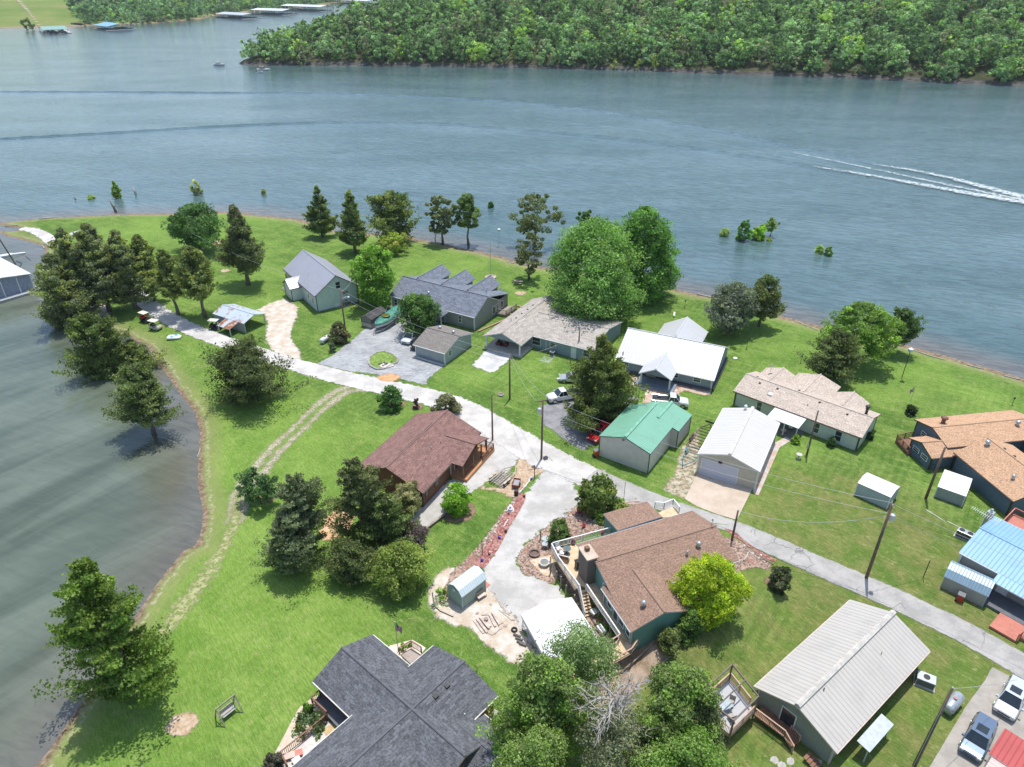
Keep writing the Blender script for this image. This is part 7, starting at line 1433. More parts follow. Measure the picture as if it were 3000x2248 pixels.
X, Y = g('b4', 600, 750); o = thing('old_tub', 'white tub-like basin with plants on the flagstones', 'tub', X, Y, T(X, Y), R(-30)); m = MB(); m.lathe([(.45,0),(.6,.5),(.66,.5),(.62,.55),(.52,.5),(.4,.15),(.02,.12)], 0, 0, 12); m.build('basin', WHITEP, o); m = MB(); m.lathe([(.5,.3),(.02,.34)], 0, 0, 10); m.build('soil', plain('tub soil', (.2,.2,.17)), o)
X, Y = g('b4', 1012, 1215, .4); o = thing('cooler', 'white lidded cooler between the canopy and the ramp', 'cooler', X, Y, T(X, Y), R(-60)); m = MB(); m.box(-.5,.5,-.28,.28,0.1,.5); m.build('box', WHITEP, o, bevel=.04); m = MB(); m.box(-.53,.53,-.3,.3,.5,.62); m.build('lid', WHITEP, o, bevel=.04)
lathe_thing('garden_table','white round table at the foot of the deck stairs','table','b4',955,1112,[(.3,0),(.08,.1),(.08,.5),(.42,.55),(.42,.6),(.02,.6)],WHITEP,'table_top')
X, Y = g('b4', 845, 1150) ; X, Y = g('b4', 150, 990); o = thing('garden_bench', 'small weathered bench leaning beside the pale green shed', 'bench', X, Y, T(X, Y), R(40)); m = MB(); m.box(-.55,.55,-.22,.22,.42,.48); m.build('seat', plain('bleached plank', (.58,.5,.42)), o); m = MB(); m.box(-.55,.55,.2,.26,.48,.95); m.build('backrest', WOODW, o); m = MB(); [m.beam((x,y,0),(x,y,.42),.07,.07) for x in (-.5,.5) for y in (-.18,.18)]; m.build('leg_frame', WOODW, o)
# planks, logs, rocks
PLK = plain('bleached plank wood', (.52,.43,.36), .85, var=.25, sc=3); 
def log(lb, c, a, b, r=.09, mat=None, name='log', cat='log', z=0.0, water=False):
    A_ = Vector(g(c, *a, z)); B_ = Vector(g(c, *b, z)); za, zb_ = [max(T(*p), WZ-.03) for p in (A_, B_)]; o = thing(name, lb, cat, A_.x, A_.y, za); m = MB(); D_ = B_-A_; n_ = 5; pts = []
    for i in range(n_): t = i/(n_-1); pts.append((D_.x*t+rnd.uniform(-1,1)*r*.5, D_.y*t+rnd.uniform(-1,1)*r*.5, (zb_-za)*t+r*.7))
    m.tube(pts, [r*rnd.uniform(.7,1) for _ in pts], 7); m.build('trunk', mat or DEADB, o, smooth=True)
for i, (a, b) in enumerate([((95,1150),(165,1245)),((115,1140),(190,1240)),((135,1130),(205,1215)),((150,1110),(240,1105)),((205,1110),(250,1200)),((225,1095),(280,1190)),((245,1110),(290,1215)),((165,1135),(215,1200))]):
    A_ = Vector(g('b4', *a)); B_ = Vector(g('b4', *b)); c_ = (A_+B_)/2; o = thing('plank', 'bleached plank in the scattered pile below the pale green shed', 'plank', c_.x, c_.y, .06+.07*(i % 3), math.atan2(B_.y-A_.y, B_.x-A_.x), 'planks scattered below the pale green shed'); m = MB(); L = (B_-A_).length/2; m.box(-L,L,-.13,.13,0,.06); m.build('board', PLK, o)
for i, (a, b) in enumerate([((250,960),(290,1060)),((262,985),(330,1100)),((280,1040),(350,1120)),((275,1075),(370,1155)),((300,1090),(345,1105)),((180,1240),(230,1255)),((240,1250),(300,1200))]): log('bleached branch in the tangled driftwood heap by the gravel drive', 'b4', a, b, .07, name='driftwood', cat='driftwood'); bpy.data.objects[-1] if False else None
for o in [o for o in COL.objects if o.name.startswith('driftwood') and o.parent is None]: o['group'] = 'driftwood heap by the gravel drive'
for i, (x, y) in enumerate([(405,1265),(420,1290),(430,1315),(447,1330)]):
    X, Y = g('b4', x, y); o = thing('log_round', 'short dark log in the row beside the white canopy', 'log', X, Y, T(X, Y), R(-25), 'row of short logs beside the canopy'); m = MB(); m.tube([(-.4,0,.15),(.4,0,.15)], .14, 9); m.build('trunk', plain('dark log '+str(i), (.12,.11,.10)), o)
lathe_thing('discarded_tyre','old tyre lying at the canopy corner','tyre','b4',385,1222,[(.33,0),(.36,.1),(.33,.2),(.18,.2),(.16,.1),(.18,0)],RUBBER,'tread')
lathe_thing('tree_stump','round stump in the middle of the plank pile','stump','b4',182,1155,[(.25,0),(.24,.4),(.02,.42)],WOODW,'wood')
def rocks(lb, c, pts, rr=(.15,.35), mat=None, grp=None, fz=.6):
    for i, (x, y) in enumerate(pts):
        X, Y = g(c, x, y); r_ = rnd.uniform(*rr); o = thing('rock', lb, 'rock', X, Y, max(T(X, Y), WZ-.05)-.04, rnd.uniform(0, 6), grp); m = MB(); m.ball((0,0,r_*fz*.7), r_, 8, sq=(1,.8,fz), rough=.22, rg=RNG); m.build('stone', mat or STN, o)
rocks('pale stone in the line along the stony border', 'e4', [(1440,1060),(1380,1120),(1330,1180),(1290,1260),(1240,1320),(1200,1390),(1150,1430),(1110,1500),(1060,1560),(1040,1620),(1180,1470),(1130,1580)], (.12,.24), None, 'stones along the stony border')
rocks('stone lying in the garden bed below the magnolia', 'b4', [(690,480),(730,500),(800,440),(790,400),(760,350),(820,330),(900,470),(960,470),(980,430),(700,560),(620,560),(590,580),(860,530)], (.10,.22), None, 'stones in the garden bed')
rocks('stone on the dirt near the wood scraps', 'b4', [(215,1035),(320,1190),(345,1100),(300,1170),(380,1150),(120,1100)], (.12,.25), plain('tan rock',(.5,.4,.33)), 'stones near the wood scraps')
rocks('dark rock in the ring of the round driveway island', 'e2', [(940,1105),(965,1098),(1000,1085),(1015,1108),(985,1125),(1030,1100),(1095,1075)], (.2,.38), plain('dark rock',(.09,.085,.08),.8,var=.3), 'dark rocks on the driveway island')
rocks('pale stone in the corner bed by the paved road', 'b4', [(2090,700),(2140,715),(2030,660),(2010,770)], (.12,.25), None, 'stones in the corner bed')
rocks('flat stepping stone below the long grey-green building', 'k3', [(950,1580),(1120,1595),(1030,1640),(1390,1600)], (.35,.5), plain('stepping stone', (.4,.38,.35), .9), 'stepping stones', .1)
log('twisted bleached trunk standing in the corner bed','b4',(2025,775),(2070,690),.14)
for a, b, lb in [((1520,930),(1580,870),'lowest white log edging the drive'),((1580,870),(1640,790),'middle white log edging the drive'),((1640,790),(1690,710),'top white log edging the drive')]: log(lb,'e4',a,b,.13,plain('white log '+str(a[0]),(.62,.6,.58)))
log('curved bleached driftwood piece lying on the lava chips','e4',(1300,1400),(1365,1300),.09,plain('white drift',(.68,.66,.62)),'driftwood','driftwood')
for c, a, b, lb, r_ in [('c2',(330,296),(455,284),'long dark log on the far point shore',.22),('c3b',(95,578),(205,605),'straight pale log on the shore below the blue-grey tree',.2),('c4',(590,852),(650,862),'short log near the thin cedar on the shore',.12),('c4',(720,860),(870,895),'pale log behind the thin cedar on the shore',.13),('c3b',(745,755),(800,790),'crossed driftwood on the shore bend',.1),('c3b',(790,775),(870,820),'second crossed driftwood on the shore bend',.1),
    ('c3b',(1500,945),(1600,985),'pale driftwood right of the birdhouse pole',.12),('c3b',(1600,985),(1700,1010),'pale driftwood second along the right shore',.12),('c3b',(1840,1040),(1950,1065),'pale driftwood in the middle of the right shore',.14),('c3b',(2080,1110),(2190,1135),'pale driftwood at the right edge of the shore',.14),('c2',(1025,262),(1090,258),'small driftwood on the point shore',.14),('c2',(40,350),(150,348),'pale log on the narrow spit',.15),('m',(860,535),(900,595),'pale plank at the cove head',.14),('e7',(650,840),(668,800),'white forked branch on the cove beach',.07),('c3',(500,428),(590,445),'dark driftwood on the shore left of the first pointed cedar',.1)]: log(lb, c, a, b, r_, name='driftwood', cat='driftwood', z=-.3)
for c, a, b, lb, r_ in [('k4',(1150,345),(1360,475),'long white pipe lying on the lawn',.05),('k4',(1380,470),(1530,545),'second white pipe lying beside the double-fan air conditioner',.05)]: log(lb, c, a, b, r_, WHITEP, 'pipe', 'pipe')
for i, (c, a, b) in enumerate([('k2',(1560,420),(1700,290)),('k2',(1350,600),(1560,420)),('k2',(1090,570),(1370,370))]): log(['landscape timber along the upper edge of the side bed','landscape timber along the lawn edge of the side bed','weathered pole lying across the side bed'][i], c, a, b, .1, WOODW, 'timber', 'timber')
log('timber edging at the lower edge of the corner bed','b4',(1950,865),(2211,788),.1,WOODW,'timber','timber'); log('timber edging at the road side of the corner bed','b4',(1950,620),(2250,750),.08,WOODW,'timber','timber')
o = thing('retaining_wall', 'dark low retaining wall at the end of the cabin walk', 'wall', *g('b3',1405,1600), 0); p = Vector(g('b3',1405,1600)); p2 = Vector(g('b3',1600,1450))-p; m = MB(); m.beam((0,0,.15),(p2.x,p2.y,.15),.25,.4); m.build('wall_body', plain('dark timber wall',(.13,.11,.095)), o); m = MB(); m.beam((0,0,.38),(p2.x,p2.y,.38),.3,.06); m.build('cap', WOODW, o)
o = thing('ladder', 'ladder lying on the walk beside the brown cabin wall', 'ladder', *g('e4',300,1010), T(*g('e4',300,1010))); p2 = Vector(g('e4',430,890))-Vector(g('e4',300,1010)); n2 = Vector((-p2.y,p2.x)).normalized()*.4; m = MB(); m.beam((0,0,.06),(p2.x,p2.y,.06),.05,.07); m.beam((n2.x,n2.y,.06),(p2.x+n2.x,p2.y+n2.y,.06),.05,.07); m.build('rail', METALG, o); m = MB(); [m.beam((p2.x*t,p2.y*t,.06),(p2.x*t+n2.x,p2.y*t+n2.y,.06),.03,.03) for t in np.linspace(.05,.95,9)]; m.build('rung', METALG, o)
# driveway island
ell = E_('e2', [(800,1090),(812,1010),(900,950),(1000,935),(1110,972),(1182,1040),(1165,1080),(1090,1112),(1000,1160),(900,1165),(830,1130)]); W_ = [Vector(G(*p)) for p in ell]; cc = sum(W_, Vector((0,0)))/len(W_)
o = thing('driveway_island', 'round grassy island with stone kerb in the streaked driveway', 'planter', cc.x, cc.y, 0); m = MB(); [m.beam((*(W_[i]-cc),.1),(*(W_[(i+1)%len(W_)]-cc),.1),.28,.3) for i in range(len(W_))]; m.build('kerb', plain('island kerb',(.34,.33,.31),.9,var=.2), o)
m = MB(); P_ = [tuple(p-cc) for p in W_][::-1]; m.prism(P_, 0, .16); m.build('turf', plain('island grass', (.17,.26,.05), .95, var=.35, sc=2.5), o); m = MB(); m.prism([tuple(Vector(((p-cc).x*.5+.9, (p-cc).y*.28-1.75))) for p in W_][::-1], .1, .19); m.build('gravel_patch', plain('island gravel', (.55,.5,.46), .95, var=.25, sc=6), o)
# curved hose / edging round the pale green shed
o = thing('garden_edging', 'dark curved edging round the bed of the pale green shed', 'edging', *g('g1',80,560), 0); m = MB(); p0 = Vector(g('g1',80,560)); m.tube([(*(Vector(g('g1',x,y))-p0),.06) for x, y in ((80,560),(95,680),(110,750),(190,820),(280,860),(370,900))], .06, 6); m.build('edge_strip', BLACKM, o)
o = thing('hose', 'black hose curling beside the pole on the bare dirt', 'hose', *g('e4',1850,425), 0); m = MB(); p0 = Vector(g('e4',1850,425)); m.tube([(*(Vector(g('e4',x,y))-p0),.05) for x, y in ((1850,425),(1890,412),(1930,430),(1960,460),(1985,485))], .04, 6); m.build('tube', BLACKM, o)
X, Y = g('e4', 1887, 455); o = thing('box', 'dark metal box beside the pole on the bare dirt', 'box', X, Y, 0, .5); m = MB(); m.box(-.28,.28,-.22,.22,0,.35); m.build('case', plain('grey case',(.2,.19,.19)), o, bevel=.03); m = MB(); m.box(-.3,.3,-.24,.24,.35,.4); m.build('lid', BLACKM, o)
lathe_thing('barrel','dark barrel at the upper end of the lava chips','barrel','e4',1480,950,[(.26,0),(.3,.3),(.3,.5),(.26,.75),(.02,.75)],BLACKM,'drum')
X, Y = g('d6', 190, 205) ; lathe_thing('well_cap','white round cap on the lawn above the tall cedar','well cap','e3',1113,1158,[(.22,0),(.22,.4),(.02,.46)],WHITEP,'cap')
X, Y = g('b1', 930, 425); o = thing('bench', 'narrow white bench on the lawn behind the white-roofed house', 'bench', X, Y, 0, R(75)); m = MB(); m.box(-.9,.9,-.16,.16,.4,.45); m.build('seat', WHITEP, o); m = MB(); [m.box(x-.05,x+.05,-.14,.14,0,.4) for x in (-.7,.7)]; m.build('leg_frame', WHITEP, o)
X, Y = g('b1', 700, 1030, .32); o = thing('porch_sofa', 'wicker sofa on the blue-grey front porch', 'sofa', X, Y, .32, R(-26)); m = MB(); m.box(-.8,.8,-.35,.35,.2,.45); m.build('seat', plain('tan cushion',(.4,.34,.28)), o); m = MB(); m.box(-.8,.8,.3,.45,.3,.95); m.build('backrest', plain('brown wicker',(.16,.12,.1)), o)
# pergola deck at lower right
DZ = 1.15; cs_ = [Vector(g('k3', x, y, DZ)) for x, y in ((150,1045),(490,1330),(745,1075),(482,742))]; cc = sum(cs_, Vector((0,0)))/4; P_ = [tuple(p-cc) for p in cs_]
o = thing('pergola_deck', 'raised grey deck with open pergola frame beside the long grey-green building', 'deck', cc.x, cc.y, 0); m = MB(); m.prism(P_, DZ-.15, DZ); m.build('deck_floor', siding('bleached deck boards', (.56,.57,.58), .14, True, .75), o)
m = MB(); [m.beam((*P_[i],DZ-.15),(*P_[(i+1)%4],DZ-.15),.08,.3) for i in range(4)]; m.build('rim_board', WOODR, o)
railing(o, [(*P_[i],DZ) for i in (0,1,2)], DZ, .95, WOODR, top=WOODR, bal=.14); railing(o, [(*P_[3],DZ), (*P_[0],DZ)], DZ, .95, WOODR, top=WOODR, bal=.14); railing(o, [(*P_[3],DZ), tuple(Vector((*P_[3],DZ)).lerp(Vector((*P_[2],DZ)), .8))], DZ, .95, WOODR, top=WOODR, bal=.14)
for p in P_: m = MB(); m.beam((*p,-.1),(*p,DZ+2.1),.13,.13); m.build('pergola_post', plain('dark post wood', (.13,.10,.085)) , o)
m = MB(); [m.beam((*P_[i],DZ+2.1),(*P_[(i+1)%4],DZ+2.1),.12,.14) for i in range(4)]; a = (Vector(P_[0])+Vector(P_[1]))/2; b = (Vector(P_[2])+Vector(P_[3]))/2; m.beam((*a,DZ+2.1),(*b,DZ+2.1),.1,.12); m.build('pergola_beam', plain('dark beam wood', (.14,.11,.09)), o)
X, Y = g('k3', 430, 1060, DZ); o = thing('patio_table', 'glass patio table on the pergola deck', 'table', X, Y, DZ, .4); m = MB(); m.box(-.65,.65,-.45,.45,.68,.72); m.build('table_top', plain('pale glass top', (.42,.47,.48), .1), o, bevel=.03); m = MB(); [m.beam((x,y,0),(x,y,.68),.04,.04) for x in (-.55,.55) for y in (-.35,.35)]; m.build('leg_frame', BLACKM, o)
for x, y, rr, lb in [(350,970,-60,'mesh chair at the far left of the deck table'),(500,1010,-120,'mesh chair at the far right of the deck table'),(360,1130,30,'mesh chair at the near left of the deck table'),(500,1160,110,'mesh chair at the near right of the deck table')]: chair(lb,'k3',x,y,rr,CHD,DZ,DZ)
for c, x, y, lb, rot in [('d7',1900,380,'white chair at the left end of the tan house patio',0),('b2',50,800,'white patio chair under the tan house awning',60)]: chair(lb, c, x, y, rot, CHW, .4, .06)
# sign on the wooded tip, with a white cross mark
X, Y = g('e1', 620, 790, .5); o = thing('blue_sign', 'blue square sign with white markings on the wooded tip across the water', 'sign', X, Y, .3, 0); m = MB(); m.box(-1.3,1.3,-.05,.05,1.4,4.4); m.build('sign_board', plain('sign blue',(.05,.3,.75)), o); m = MB(); m.box(-.15,.15,-.09,-.055,1.8,4.0); m.box(-.8,.8,-.09,-.055,2.7,3.0); m.build('sign_mark', WHITEP, o); m = MB(); [m.box(x-.1,x+.1,-.04,.04,-.5,1.4) for x in (-.9,.9)]; m.build('post', WOODW, o)
# ------------------------------------------------------------------ docks and boats on the lake
def dock(label, A, B, C, he, hr, roofm, c='e1', floor_out=0, npost=9, name='boat_dock', panels=6, trim=None):
    a, b, d = [Vector(g(c, *p, WZ)) for p in (A, B, C)]; u = (b-a); L = u.length; u.normalize(); v = Vector((-u.y, u.x)); W = abs((d-b).dot(v)); W = max(W, 8)
    if (d-b).dot(v) < 0: v = -v
    ctr = a+u*L/2+v*W/2; o = thing(name, label, 'boat dock', ctr.x, ctr.y, WZ, math.atan2(u.y, u.x)); m = MB(); a_, b_ = L/2, W/2
    m.slab([(-a_,-b_,he),(a_,-b_,he),(a_,0,hr),(-a_,0,hr)], .3, 0, 1); m.slab([(a_,b_,he),(-a_,b_,he),(-a_,0,hr),(a_,0,hr)], .3, 0, 1); m.build('roof', [roofm, trim or TRIMG], o)
    m = MB(); m.box(-a_-1,a_+1,-.9,.9,.1,.6); [m.box(x-.6,x+.6,-b_,b_,.1,.6) for x in np.linspace(-a_, a_, npost)]; m.box(a_-.5,a_+2.5,-b_-2,b_+2,.12,.62); m.box(-a_-1,-a_+1,-b_,b_,.12,.62); m.build('walkway', plain('dock deck',(.52,.5,.46)), o)
    for x in np.linspace(-a_+.5, a_-.5, npost):
        for s_ in (-1, 1): m = MB(); m.beam((x,s_*(b_-.6),.5),(x,s_*(b_-.6),he-.1),.25,.25); m.build('post', DARKT, o)
    m = MB()
    for k in range(npost-1):
        if (k*7+int(A[0])) % 3 == 0: continue
        x = -a_+(k+.5)*L/(npost-1)
        for s_ in (-1, 1): m.add([(x-1.1,s_*(b_*.25),.3),(x+1.1,s_*(b_*.25),.3),(x+1.0,s_*(b_*.85),.3),(x,s_*(b_*.98),.5),(x-1.0,s_*(b_*.85),.3),(x-1.2,s_*(b_*.25),1.4),(x+1.2,s_*(b_*.25),1.4),(x+1.1,s_*(b_*.85),1.5),(x,s_*(b_*1.0),1.7),(x-1.1,s_*(b_*.85),1.5)], [(0,1,2,3,4)[::-s_],(5,6,7,8,9)[::s_]]+[((k2),(k2+1)%5,5+(k2+1)%5,5+k2)[::s_] for k2 in range(5)])
    if m.v: bo = m.build('moored_shade_hulls', plain('moored shade hulls '+str(A[0]),(.13,.17,.25),.4,var=.6,sc=.12), o); bo['kind'] = 'stuff'  # hulls coloured dark navy to stand in for shade under the roof
    return o
WR = metalroof('dock roof white', (.72,.75,.76), 1.2); WR2 = metalroof('dock roof grey', (.52,.56,.56), 1.2)
dock('grey-roofed long marina dock, nearest of the four far docks', (140,236), (500,256), (712,238), 5.0, 6.6, WR2, npost=12)
dock('white-roofed long marina dock, second of the four', (590,190), (1010,206), (1190,188), 5.8, 7.4, WR, npost=13)
dock('white-roofed long marina dock, third of the four', (985,135), (1500,156), (1590,140), 6.2, 8.0, WR, npost=14)
dock('farthest white-roofed marina dock at the top edge', (1680,50), (2100,68), (2210,48), 6.2, 8.2, WR, npost=12)
dock('blue-roofed boat dock near the wooded far bank', (1215,382), (1400,405), (1700,378), 4.2, 6.4, metalroof('dock roof blue',(.22,.46,.72),1.0), 't0', npost=6, trim=plain('dock blue trim',(.08,.2,.45)))
dock('sage-green roofed boat dock by the far meadow', (570,446), (893,432), (840,395), 3.8, 5.6, metalroof('dock roof green',(.24,.42,.34),1.0), 't0', npost=6)
X, Y = g('t0', 1020, 335, WZ); o = thing('swim_platform', 'small dark covered platform between the two far docks', 'platform', X, Y, WZ, -.2); m = MB(); m.box(-7,7,-4,4,2.4,2.9); m.build('roof', DARKT, o); m = MB(); m.box(-6.5,6.5,-3.5,3.5,0,1.0); m.build('deck', DARKT, o); m = MB(); [m.box(x-.3,x+.3,y-.3,y+.3,1,2.4) for x in (-6,6) for y in (-3,3)]; m.build('post_frame', DARKT, o)
X, Y = g('t0', 375, 6, 0); zz = 0
for _ in range(6): zz = float(BZ([(X, Y)])[0][0]); X, Y = g('t0', 375, 6, zz)
h = thing('far_house', 'blue-grey farmhouse between tree clumps at the top of the far meadow', 'house', X, Y, zz, .1); f = Fr(h, X, Y, .1); m = MB(); m.box(-13,13,-5,5,0,4.5); m.build('wall', plain('far wall',(.4,.44,.5)), h); m = MB(); m.slab([(-14,-6,4.4),(14,-6,4.4),(14,0,8),(-14,0,8)], .3); m.slab([(14,6,4.4),(-14,6,4.4),(-14,0,8),(14,0,8)], .3); m.build('roof', plain('far roof',(.28,.33,.42)), h)
# white boathouse at the left edge
BH = Vector(g('m', 630, 1105, 3.4)); e0 = Vector(g('m', 0, 1300, 3.2)); b0 = Vector(g('m', 0, 775, 3.4)); u = (e0-BH).normalized(); v = (b0-BH).normalized()
h = thing('boathouse', 'white-roofed floating boathouse cut off by the left edge', 'boathouse', BH.x, BH.y, WZ, 0); hz_ = 3.4-WZ; wv = v*16; uu = u*9
f0 = lambda s_, t_, z: ((u*s_+v*t_).x, (u*s_+v*t_).y, z)
m = MB(); m.slab([f0(0,0,hz_-.15), f0(0,20,hz_-.15), f0(5.5,20,hz_+.7), f0(5.5,0,hz_+.7)][::-1], .12, 0, 1); m.slab([f0(5.5,0,hz_+.7), f0(5.5,20,hz_+.7), f0(12,20,hz_-.1), f0(12,0,hz_-.1)][::-1], .12, 0, 1); m.build('roof', [metalroof('boathouse roof',(.66,.67,.66),.6,dark=.9), TRIM], h)
m = MB(); m.slab([f0(-.6,-1.2,.45), f0(-.6,20,.45), f0(12,20,.45), f0(12,-1.2,.45)][::-1], .4); m.build('floating_deck', plain('grey dock deck',(.33,.35,.36),.8), h)
m = MB(); m.add([f0(.3,.6,.45), f0(12,.6,.45), f0(12,.6,hz_-.4), f0(5.5,.6,hz_+.3), f0(.3,.6,hz_-.4), f0(.3,.7,.45), f0(12,.7,.45), f0(12,.7,hz_-.4), f0(5.5,.7,hz_+.3), f0(.3,.7,hz_-.4)], [(0,1,2,3,4),(9,8,7,6,5)]); m.build('end_curtain', plain('grey blue end wall',(.30,.34,.42),.7), h)
for s_, t_ in [(.2,.1),(3,.1),(6,.1),(9,.1),(.2,7),(.2,14)]: m = MB(); m.beam(f0(s_,t_,.4), f0(s_,t_,hz_-.1), .14, .14); m.build('post', TRIM, h)
m = MB(); [m.beam(f0(-.1,-.6+k*1.5,.9), f0(-.1,.9+k*1.5,.9), .05, .05) for k in range(8)]; m.build('side_rail', TRIM, h)
o = thing('gangway', 'white gangway with railing reaching out from the left edge', 'gangway', *g('m',235,700,.2), 0); p0 = Vector(g('m',235,700,.2)); pA = Vector(g('m',-80,755,.2))-p0; pB = Vector(g('m',495,660,0))-p0; m = MB(); m.beam((pA.x,pA.y,-.1),(0,0,-.1),1.3,.25); m.beam((0,0,-.1),(pB.x,pB.y,-.4),.6,.12); m.build('walkway', WHITEP, o); m = MB(); m.beam((pA.x,pA.y+.7,.9),(-4,.9,.9),.05,.05); m.beam((pA.x,pA.y+.7,.5),(-4,.9,.5),.05,.05); [m.beam((pA.x*t+0,pA.y*t+.7,-.1),(pA.x*t,pA.y*t+.7,.9),.05,.05) for t in (.5,.7,.9)]; m.build('railing', METALG, o)
rod('tall dark leaning mooring post beyond the boathouse','m',(330,940),(120,350),.16,PWOOD,name='mooring_post',cat='post',water=True).rotation_euler = (0, R(-14), 0)
log('bent dark pipe in the cove water','m',(305,815),(420,860),.1,BLACKM,'pipe','pipe'); log('second bent dark pipe in the cove water','m',(420,860),(380,945),.1,BLACKM,'pipe','pipe'); log('thin floating stick in the cove','m',(500,715),(600,805),.08,BLACKM,'stick','stick')
# snags and stumps
for c, b, t, lb, r_, mt in [('c2',(990,238),(960,145),'leaning dark snag at the point waterline',.28,BARK),('c2',(1160,85),(1140,30),'pale pointed stump standing in the lake',.25,DEADB),('c2',(645,130),(640,108),'short dark stub in the lake off the point',.18,BARK)]:
    X, Y = g(c, *b, WZ); h_ = height_to(X, Y, WZ, q(c, *t)[1]); o = thing('tree_snag', lb, 'snag', X, Y, WZ-.3); m = MB(); m.tube([(0,0,0),(-h_*.12,0,h_*.6),(-h_*.28,0,h_+.3)], [r_*1.5,r_,r_*.5], 7); m.build('trunk', mt, o, smooth=True); m = MB(); m.tube([(-h_*.1,0,h_*.5),(h_*.15,.1,h_*.7)], [r_*.5,r_*.2], 5); m.build('branch', mt, o)
# boats
def runabout(label, c, x, y, rot, L, people=3, tow=False):
    X, Y = g(c, x, y, WZ); o = thing('boat', label, 'boat', X, Y, WZ, R(rot)); m = MB(); boat_hull(m, L, L*.33, 1.2, -.2); m.build('hull', plain('boat white '+str(x),(.75,.75,.75),.3), o); m = MB(); m.add([(L*.08,-.8,1.0),(L*.08,.8,1.0),(L*.0,.7,1.6),(L*.0,-.7,1.6),(L*.05,-.8,1.0),(L*.05,.8,1.0),(-L*.03,.7,1.6),(-L*.03,-.7,1.6)], [(0,1,2,3),(7,6,5,4),(0,3,7,4),(1,5,6,2)]); m.build('windscreen', CARGL, o); m = MB(); m.box(-L*.35,-L*.02,-L*.11,L*.11,.98,1.15); m.build('cockpit', plain('boat interior',(.3,.2,.18)), o)
    if L > 6: m = MB(); m.box(-L*.3,L*.02,-1.0,1.0,2.5,2.6); m.build('bimini', plain('bimini '+str(x),(.5,.32,.26)), o); m = MB(); [m.beam((xx,yy,1),(xx,yy,2.5),.05,.05) for xx in (-L*.28,0) for yy in (-.95,.95)]; m.build('frame', METALG, o)
    return X, Y
def person(label, X, Y, z, rot, shirt, seated=True, s=1.0):
    o = thing('person', label, 'person', X, Y, z, rot); sk = bpy.data.meshes.new('body'); hz = .45 if seated else .9
    vs = [(0,0,hz),(0,0,hz+.25),(0,0,hz+.5),(0,0,hz+.6),(0,0,hz+.72),(0,.18,hz+.48),(.12,.26,hz+.25),(.3,.2,hz+.2),(0,-.18,hz+.48),(.12,-.26,hz+.25),(.3,-.2,hz+.2),(0,.1,hz),(.4,.12,hz+.02) if seated else (.03,.1,.48),(.45,.12,.02) if seated else (0,.11,.05),(0,-.1,hz),(.4,-.12,hz+.02) if seated else (-.03,-.1,.48),(.45,-.12,.02) if seated else (0,-.11,.05)]
    es = [(0,1),(1,2),(2,3),(3,4),(2,5),(5,6),(6,7),(2,8),(8,9),(9,10),(0,11),(11,12),(12,13),(0,14),(14,15),(15,16)]; sk.from_pydata(vs, es, []); b = link(bpy.data.objects.new('body', sk), o); md = b.modifiers.new('skin', 'SKIN'); rs = [.14,.13,.15,.06,.10,.06,.045,.035,.06,.045,.035,.09,.07,.045,.09,.07,.045]
    for i, r_ in enumerate(rs): b.data.skin_vertices[0].data[i].radius = (r_, r_)
    b.data.skin_vertices[0].data[0].use_root = True; b.modifiers.new('sub', 'SUBSURF').render_levels = 1; sk.materials.append(shirt); m = MB(); m.ball((0,0,hz+.82), .1, 8); m.build('hair', DARKT, o, smooth=True)
SKIN = plain('skin', (.5,.3,.22)); 
X, Y = runabout('white motor boat with people and tan shade near the wooded tip','e1',765,915,5,8.5); person('person in red standing under the tan boat shade', X-1.5, Y, WZ+1.1, 0, plain('red shirt',(.5,.08,.06)), False); person('person in bright top sitting at the stern of the shaded boat', X-3, Y-.3, WZ+.95, 0, SKIN)
X, Y = runabout('low white pontoon boat left of the wooded tip','e1',190,850,0,7.5); person('person sitting on the low white pontoon boat', X+.8, Y, WZ+.95, 0, plain('red top',(.5,.1,.1)))
X, Y = runabout('small jet boat beside the shaded motor boat','e1',722,945,-10,3.8)
X, Y = runabout('tiny white float trailing the small jet boat','e1',677,958,0,1.8)
X, Y = g('e1', 690, 855, WZ); o = thing('kayak', 'pale kayak by the rocky foot of the wooded tip', 'kayak', X, Y, WZ, .1); m = MB(); boat_hull(m, 5, .9, .5, -.05); m.build('hull', plain('tan kayak',(.5,.4,.3)), o); m = MB(); m.lathe([(.3,.5),(.02,.55)], 0, 0, 8); m.build('cockpit', BLACKM, o)
lathe_thing('buoy','small channel buoy in the upper lake','buoy','e1',688,375,[(.4,-.2),(.4,1.2),(.1,2.2),(.02,2.3)],BLACKM,'float',z=WZ,zz=WZ)
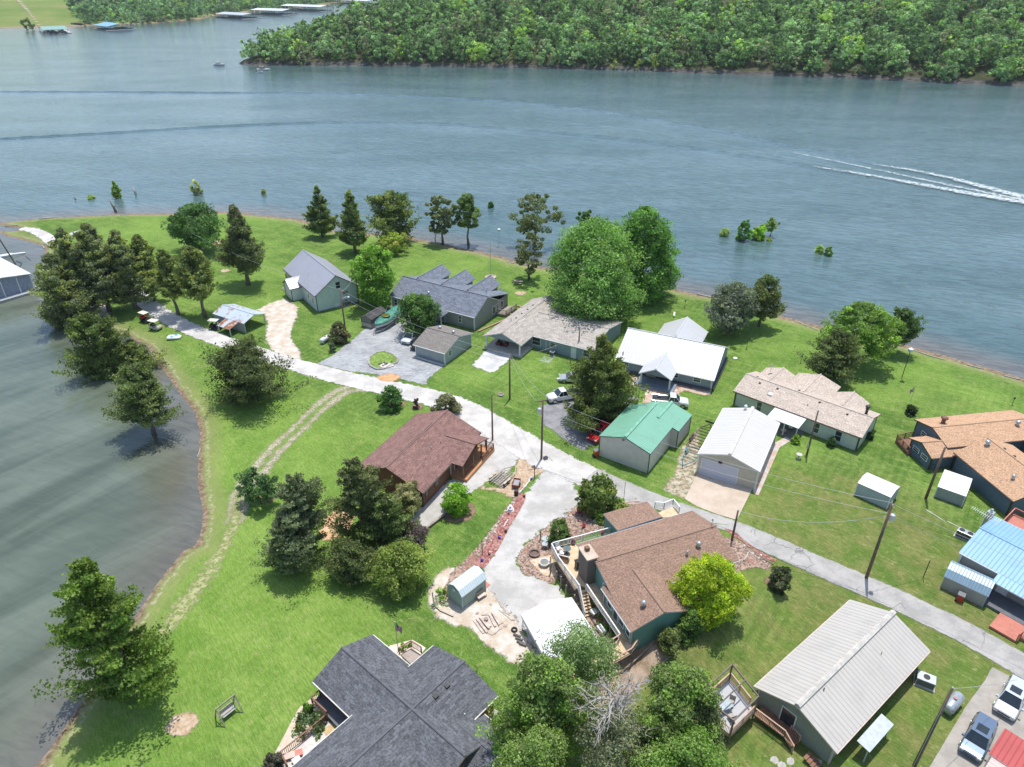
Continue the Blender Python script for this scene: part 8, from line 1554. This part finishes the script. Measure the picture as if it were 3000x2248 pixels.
# ------------------------------------------------------------------ boat wakes
def wake(pts, hh, ww, name='wake', mat=None):
    P_ = [Vector(g('f', *p, WZ)) for p in pts]; t = np.arange(len(P_)); tt = np.linspace(0, len(P_)-1, (len(P_)-1)*8+1); X = np.interp(tt, t, [p.x for p in P_]); Y = np.interp(tt, t, [p.y for p in P_])
    for _ in range(12): X[1:-1] = (X[:-2]+2*X[1:-1]+X[2:])/4; Y[1:-1] = (Y[:-2]+2*Y[1:-1]+Y[2:])/4
    V = []; prof = [(-1,0),(-.75,.35),(-.5,0.05),(-.25,.55),(0,.1),(.3,1),(.6,.15),(.8,.3),(1,0)]; n = len(prof)
    for i in range(len(X)):
        d = Vector((X[min(i+1,len(X)-1)]-X[max(i-1,0)], Y[min(i+1,len(X)-1)]-Y[max(i-1,0)])).normalized(); k = min(1, i/6, (len(X)-1-i)/6+.05)
        for a, b in prof: V.append((X[i]-d.y*a*ww, Y[i]+d.x*a*ww, WZ+.01+b*hh*k*(1+.25*math.sin(i*1.7))))
    i = np.arange((len(X)-1)*n).reshape(-1, n)[:, :-1].ravel(); F = np.stack([i, i+1, i+n+1, i+n], 1); V = np.array(V); sd_ = -sdf(V[:,:2], LAND)
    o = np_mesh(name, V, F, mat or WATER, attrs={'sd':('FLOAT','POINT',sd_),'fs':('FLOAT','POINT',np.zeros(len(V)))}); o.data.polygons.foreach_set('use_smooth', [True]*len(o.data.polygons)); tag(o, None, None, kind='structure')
wake([(-60,268),(60,270),(250,270),(450,271),(700,273),(950,274),(1200,282),(1500,298),(1750,325),(2000,366),(2150,392),(2300,425),(2450,455),(2580,482)], .45, 2.4)
wake([(-60,412),(60,405),(250,395),(450,383),(640,371),(850,362),(1050,358),(1300,364),(1550,382),(1800,405),(2000,430),(2150,453),(2250,468),(2400,492),(2560,517)], .45, 2.2)
wake([(1500,350),(1700,362),(1900,385),(2100,420),(2250,450),(2400,480),(2560,515),(2700,545)], .10, 1.5)
def m_foam(m): return m.mix(m.ramp(m.noise(.8, 4), .3, .7), (.42,.50,.52), (.66,.70,.70))
FOAM = sheetmat('boat foam', m_foam, rag=2.6, soft=2.2, nscale=.6, thin=.47, tsc=.9); FOAM2 = sheetmat('boat foam trail', m_foam, rag=1.4, soft=2.0, nscale=.6, thin=.46, tsc=.8)
def foam(pts, w0, w1, mat, lb, dz):
    P_, W_2 = smooth_line([g('f', *p, WZ) for p in pts], list(np.linspace(w0, w1, len(pts))), 3); sheet('foam', band(P_, W_2), mat, dz, world=True, kind='stuff', zf=lambda Q: np.full(len(Q), WZ), gsp=1.0, margin=3).__setitem__('label', lb)
foam([(2390,491),(2480,505),(2620,528),(2760,556),(2900,580),(3060,604)], .8, 4.6, FOAM, 'ragged white foam line on the near side of the boat wake', .36)
foam([(2560,484),(2680,501),(2800,528),(2900,556),(3060,596)], .6, 4.6, FOAM, 'ragged white foam line on the far side of the boat wake', .37)
foam([(2330,450),(2480,480),(2640,514),(2800,548),(2950,578),(3060,598)], .4, 2.0, FOAM2, 'smooth pale foam streak in the middle of the boat wake', .2)
# ------------------------------------------------------------------ thin summer haze over the lake
hm = bpy.data.materials.new('haze air'); hm.use_nodes = True; ht_ = hm.node_tree; ht_.nodes.clear(); ho = ht_.nodes.new('ShaderNodeOutputMaterial'); hv = ht_.nodes.new('ShaderNodeVolumePrincipled')
hv.inputs['Color'].default_value = (.86, .93, 1, 1); hv.inputs['Density'].default_value = .00007; hv.inputs['Anisotropy'].default_value = .3; ht_.links.new(hv.outputs[0], ho.inputs['Volume'])
m = MB(); m.box(-1800, 1300, -120, 3300, -7, 175); hz = m.build('haze', hm); hz['kind'] = 'stuff'
S.cycles.volume_bounces = 0
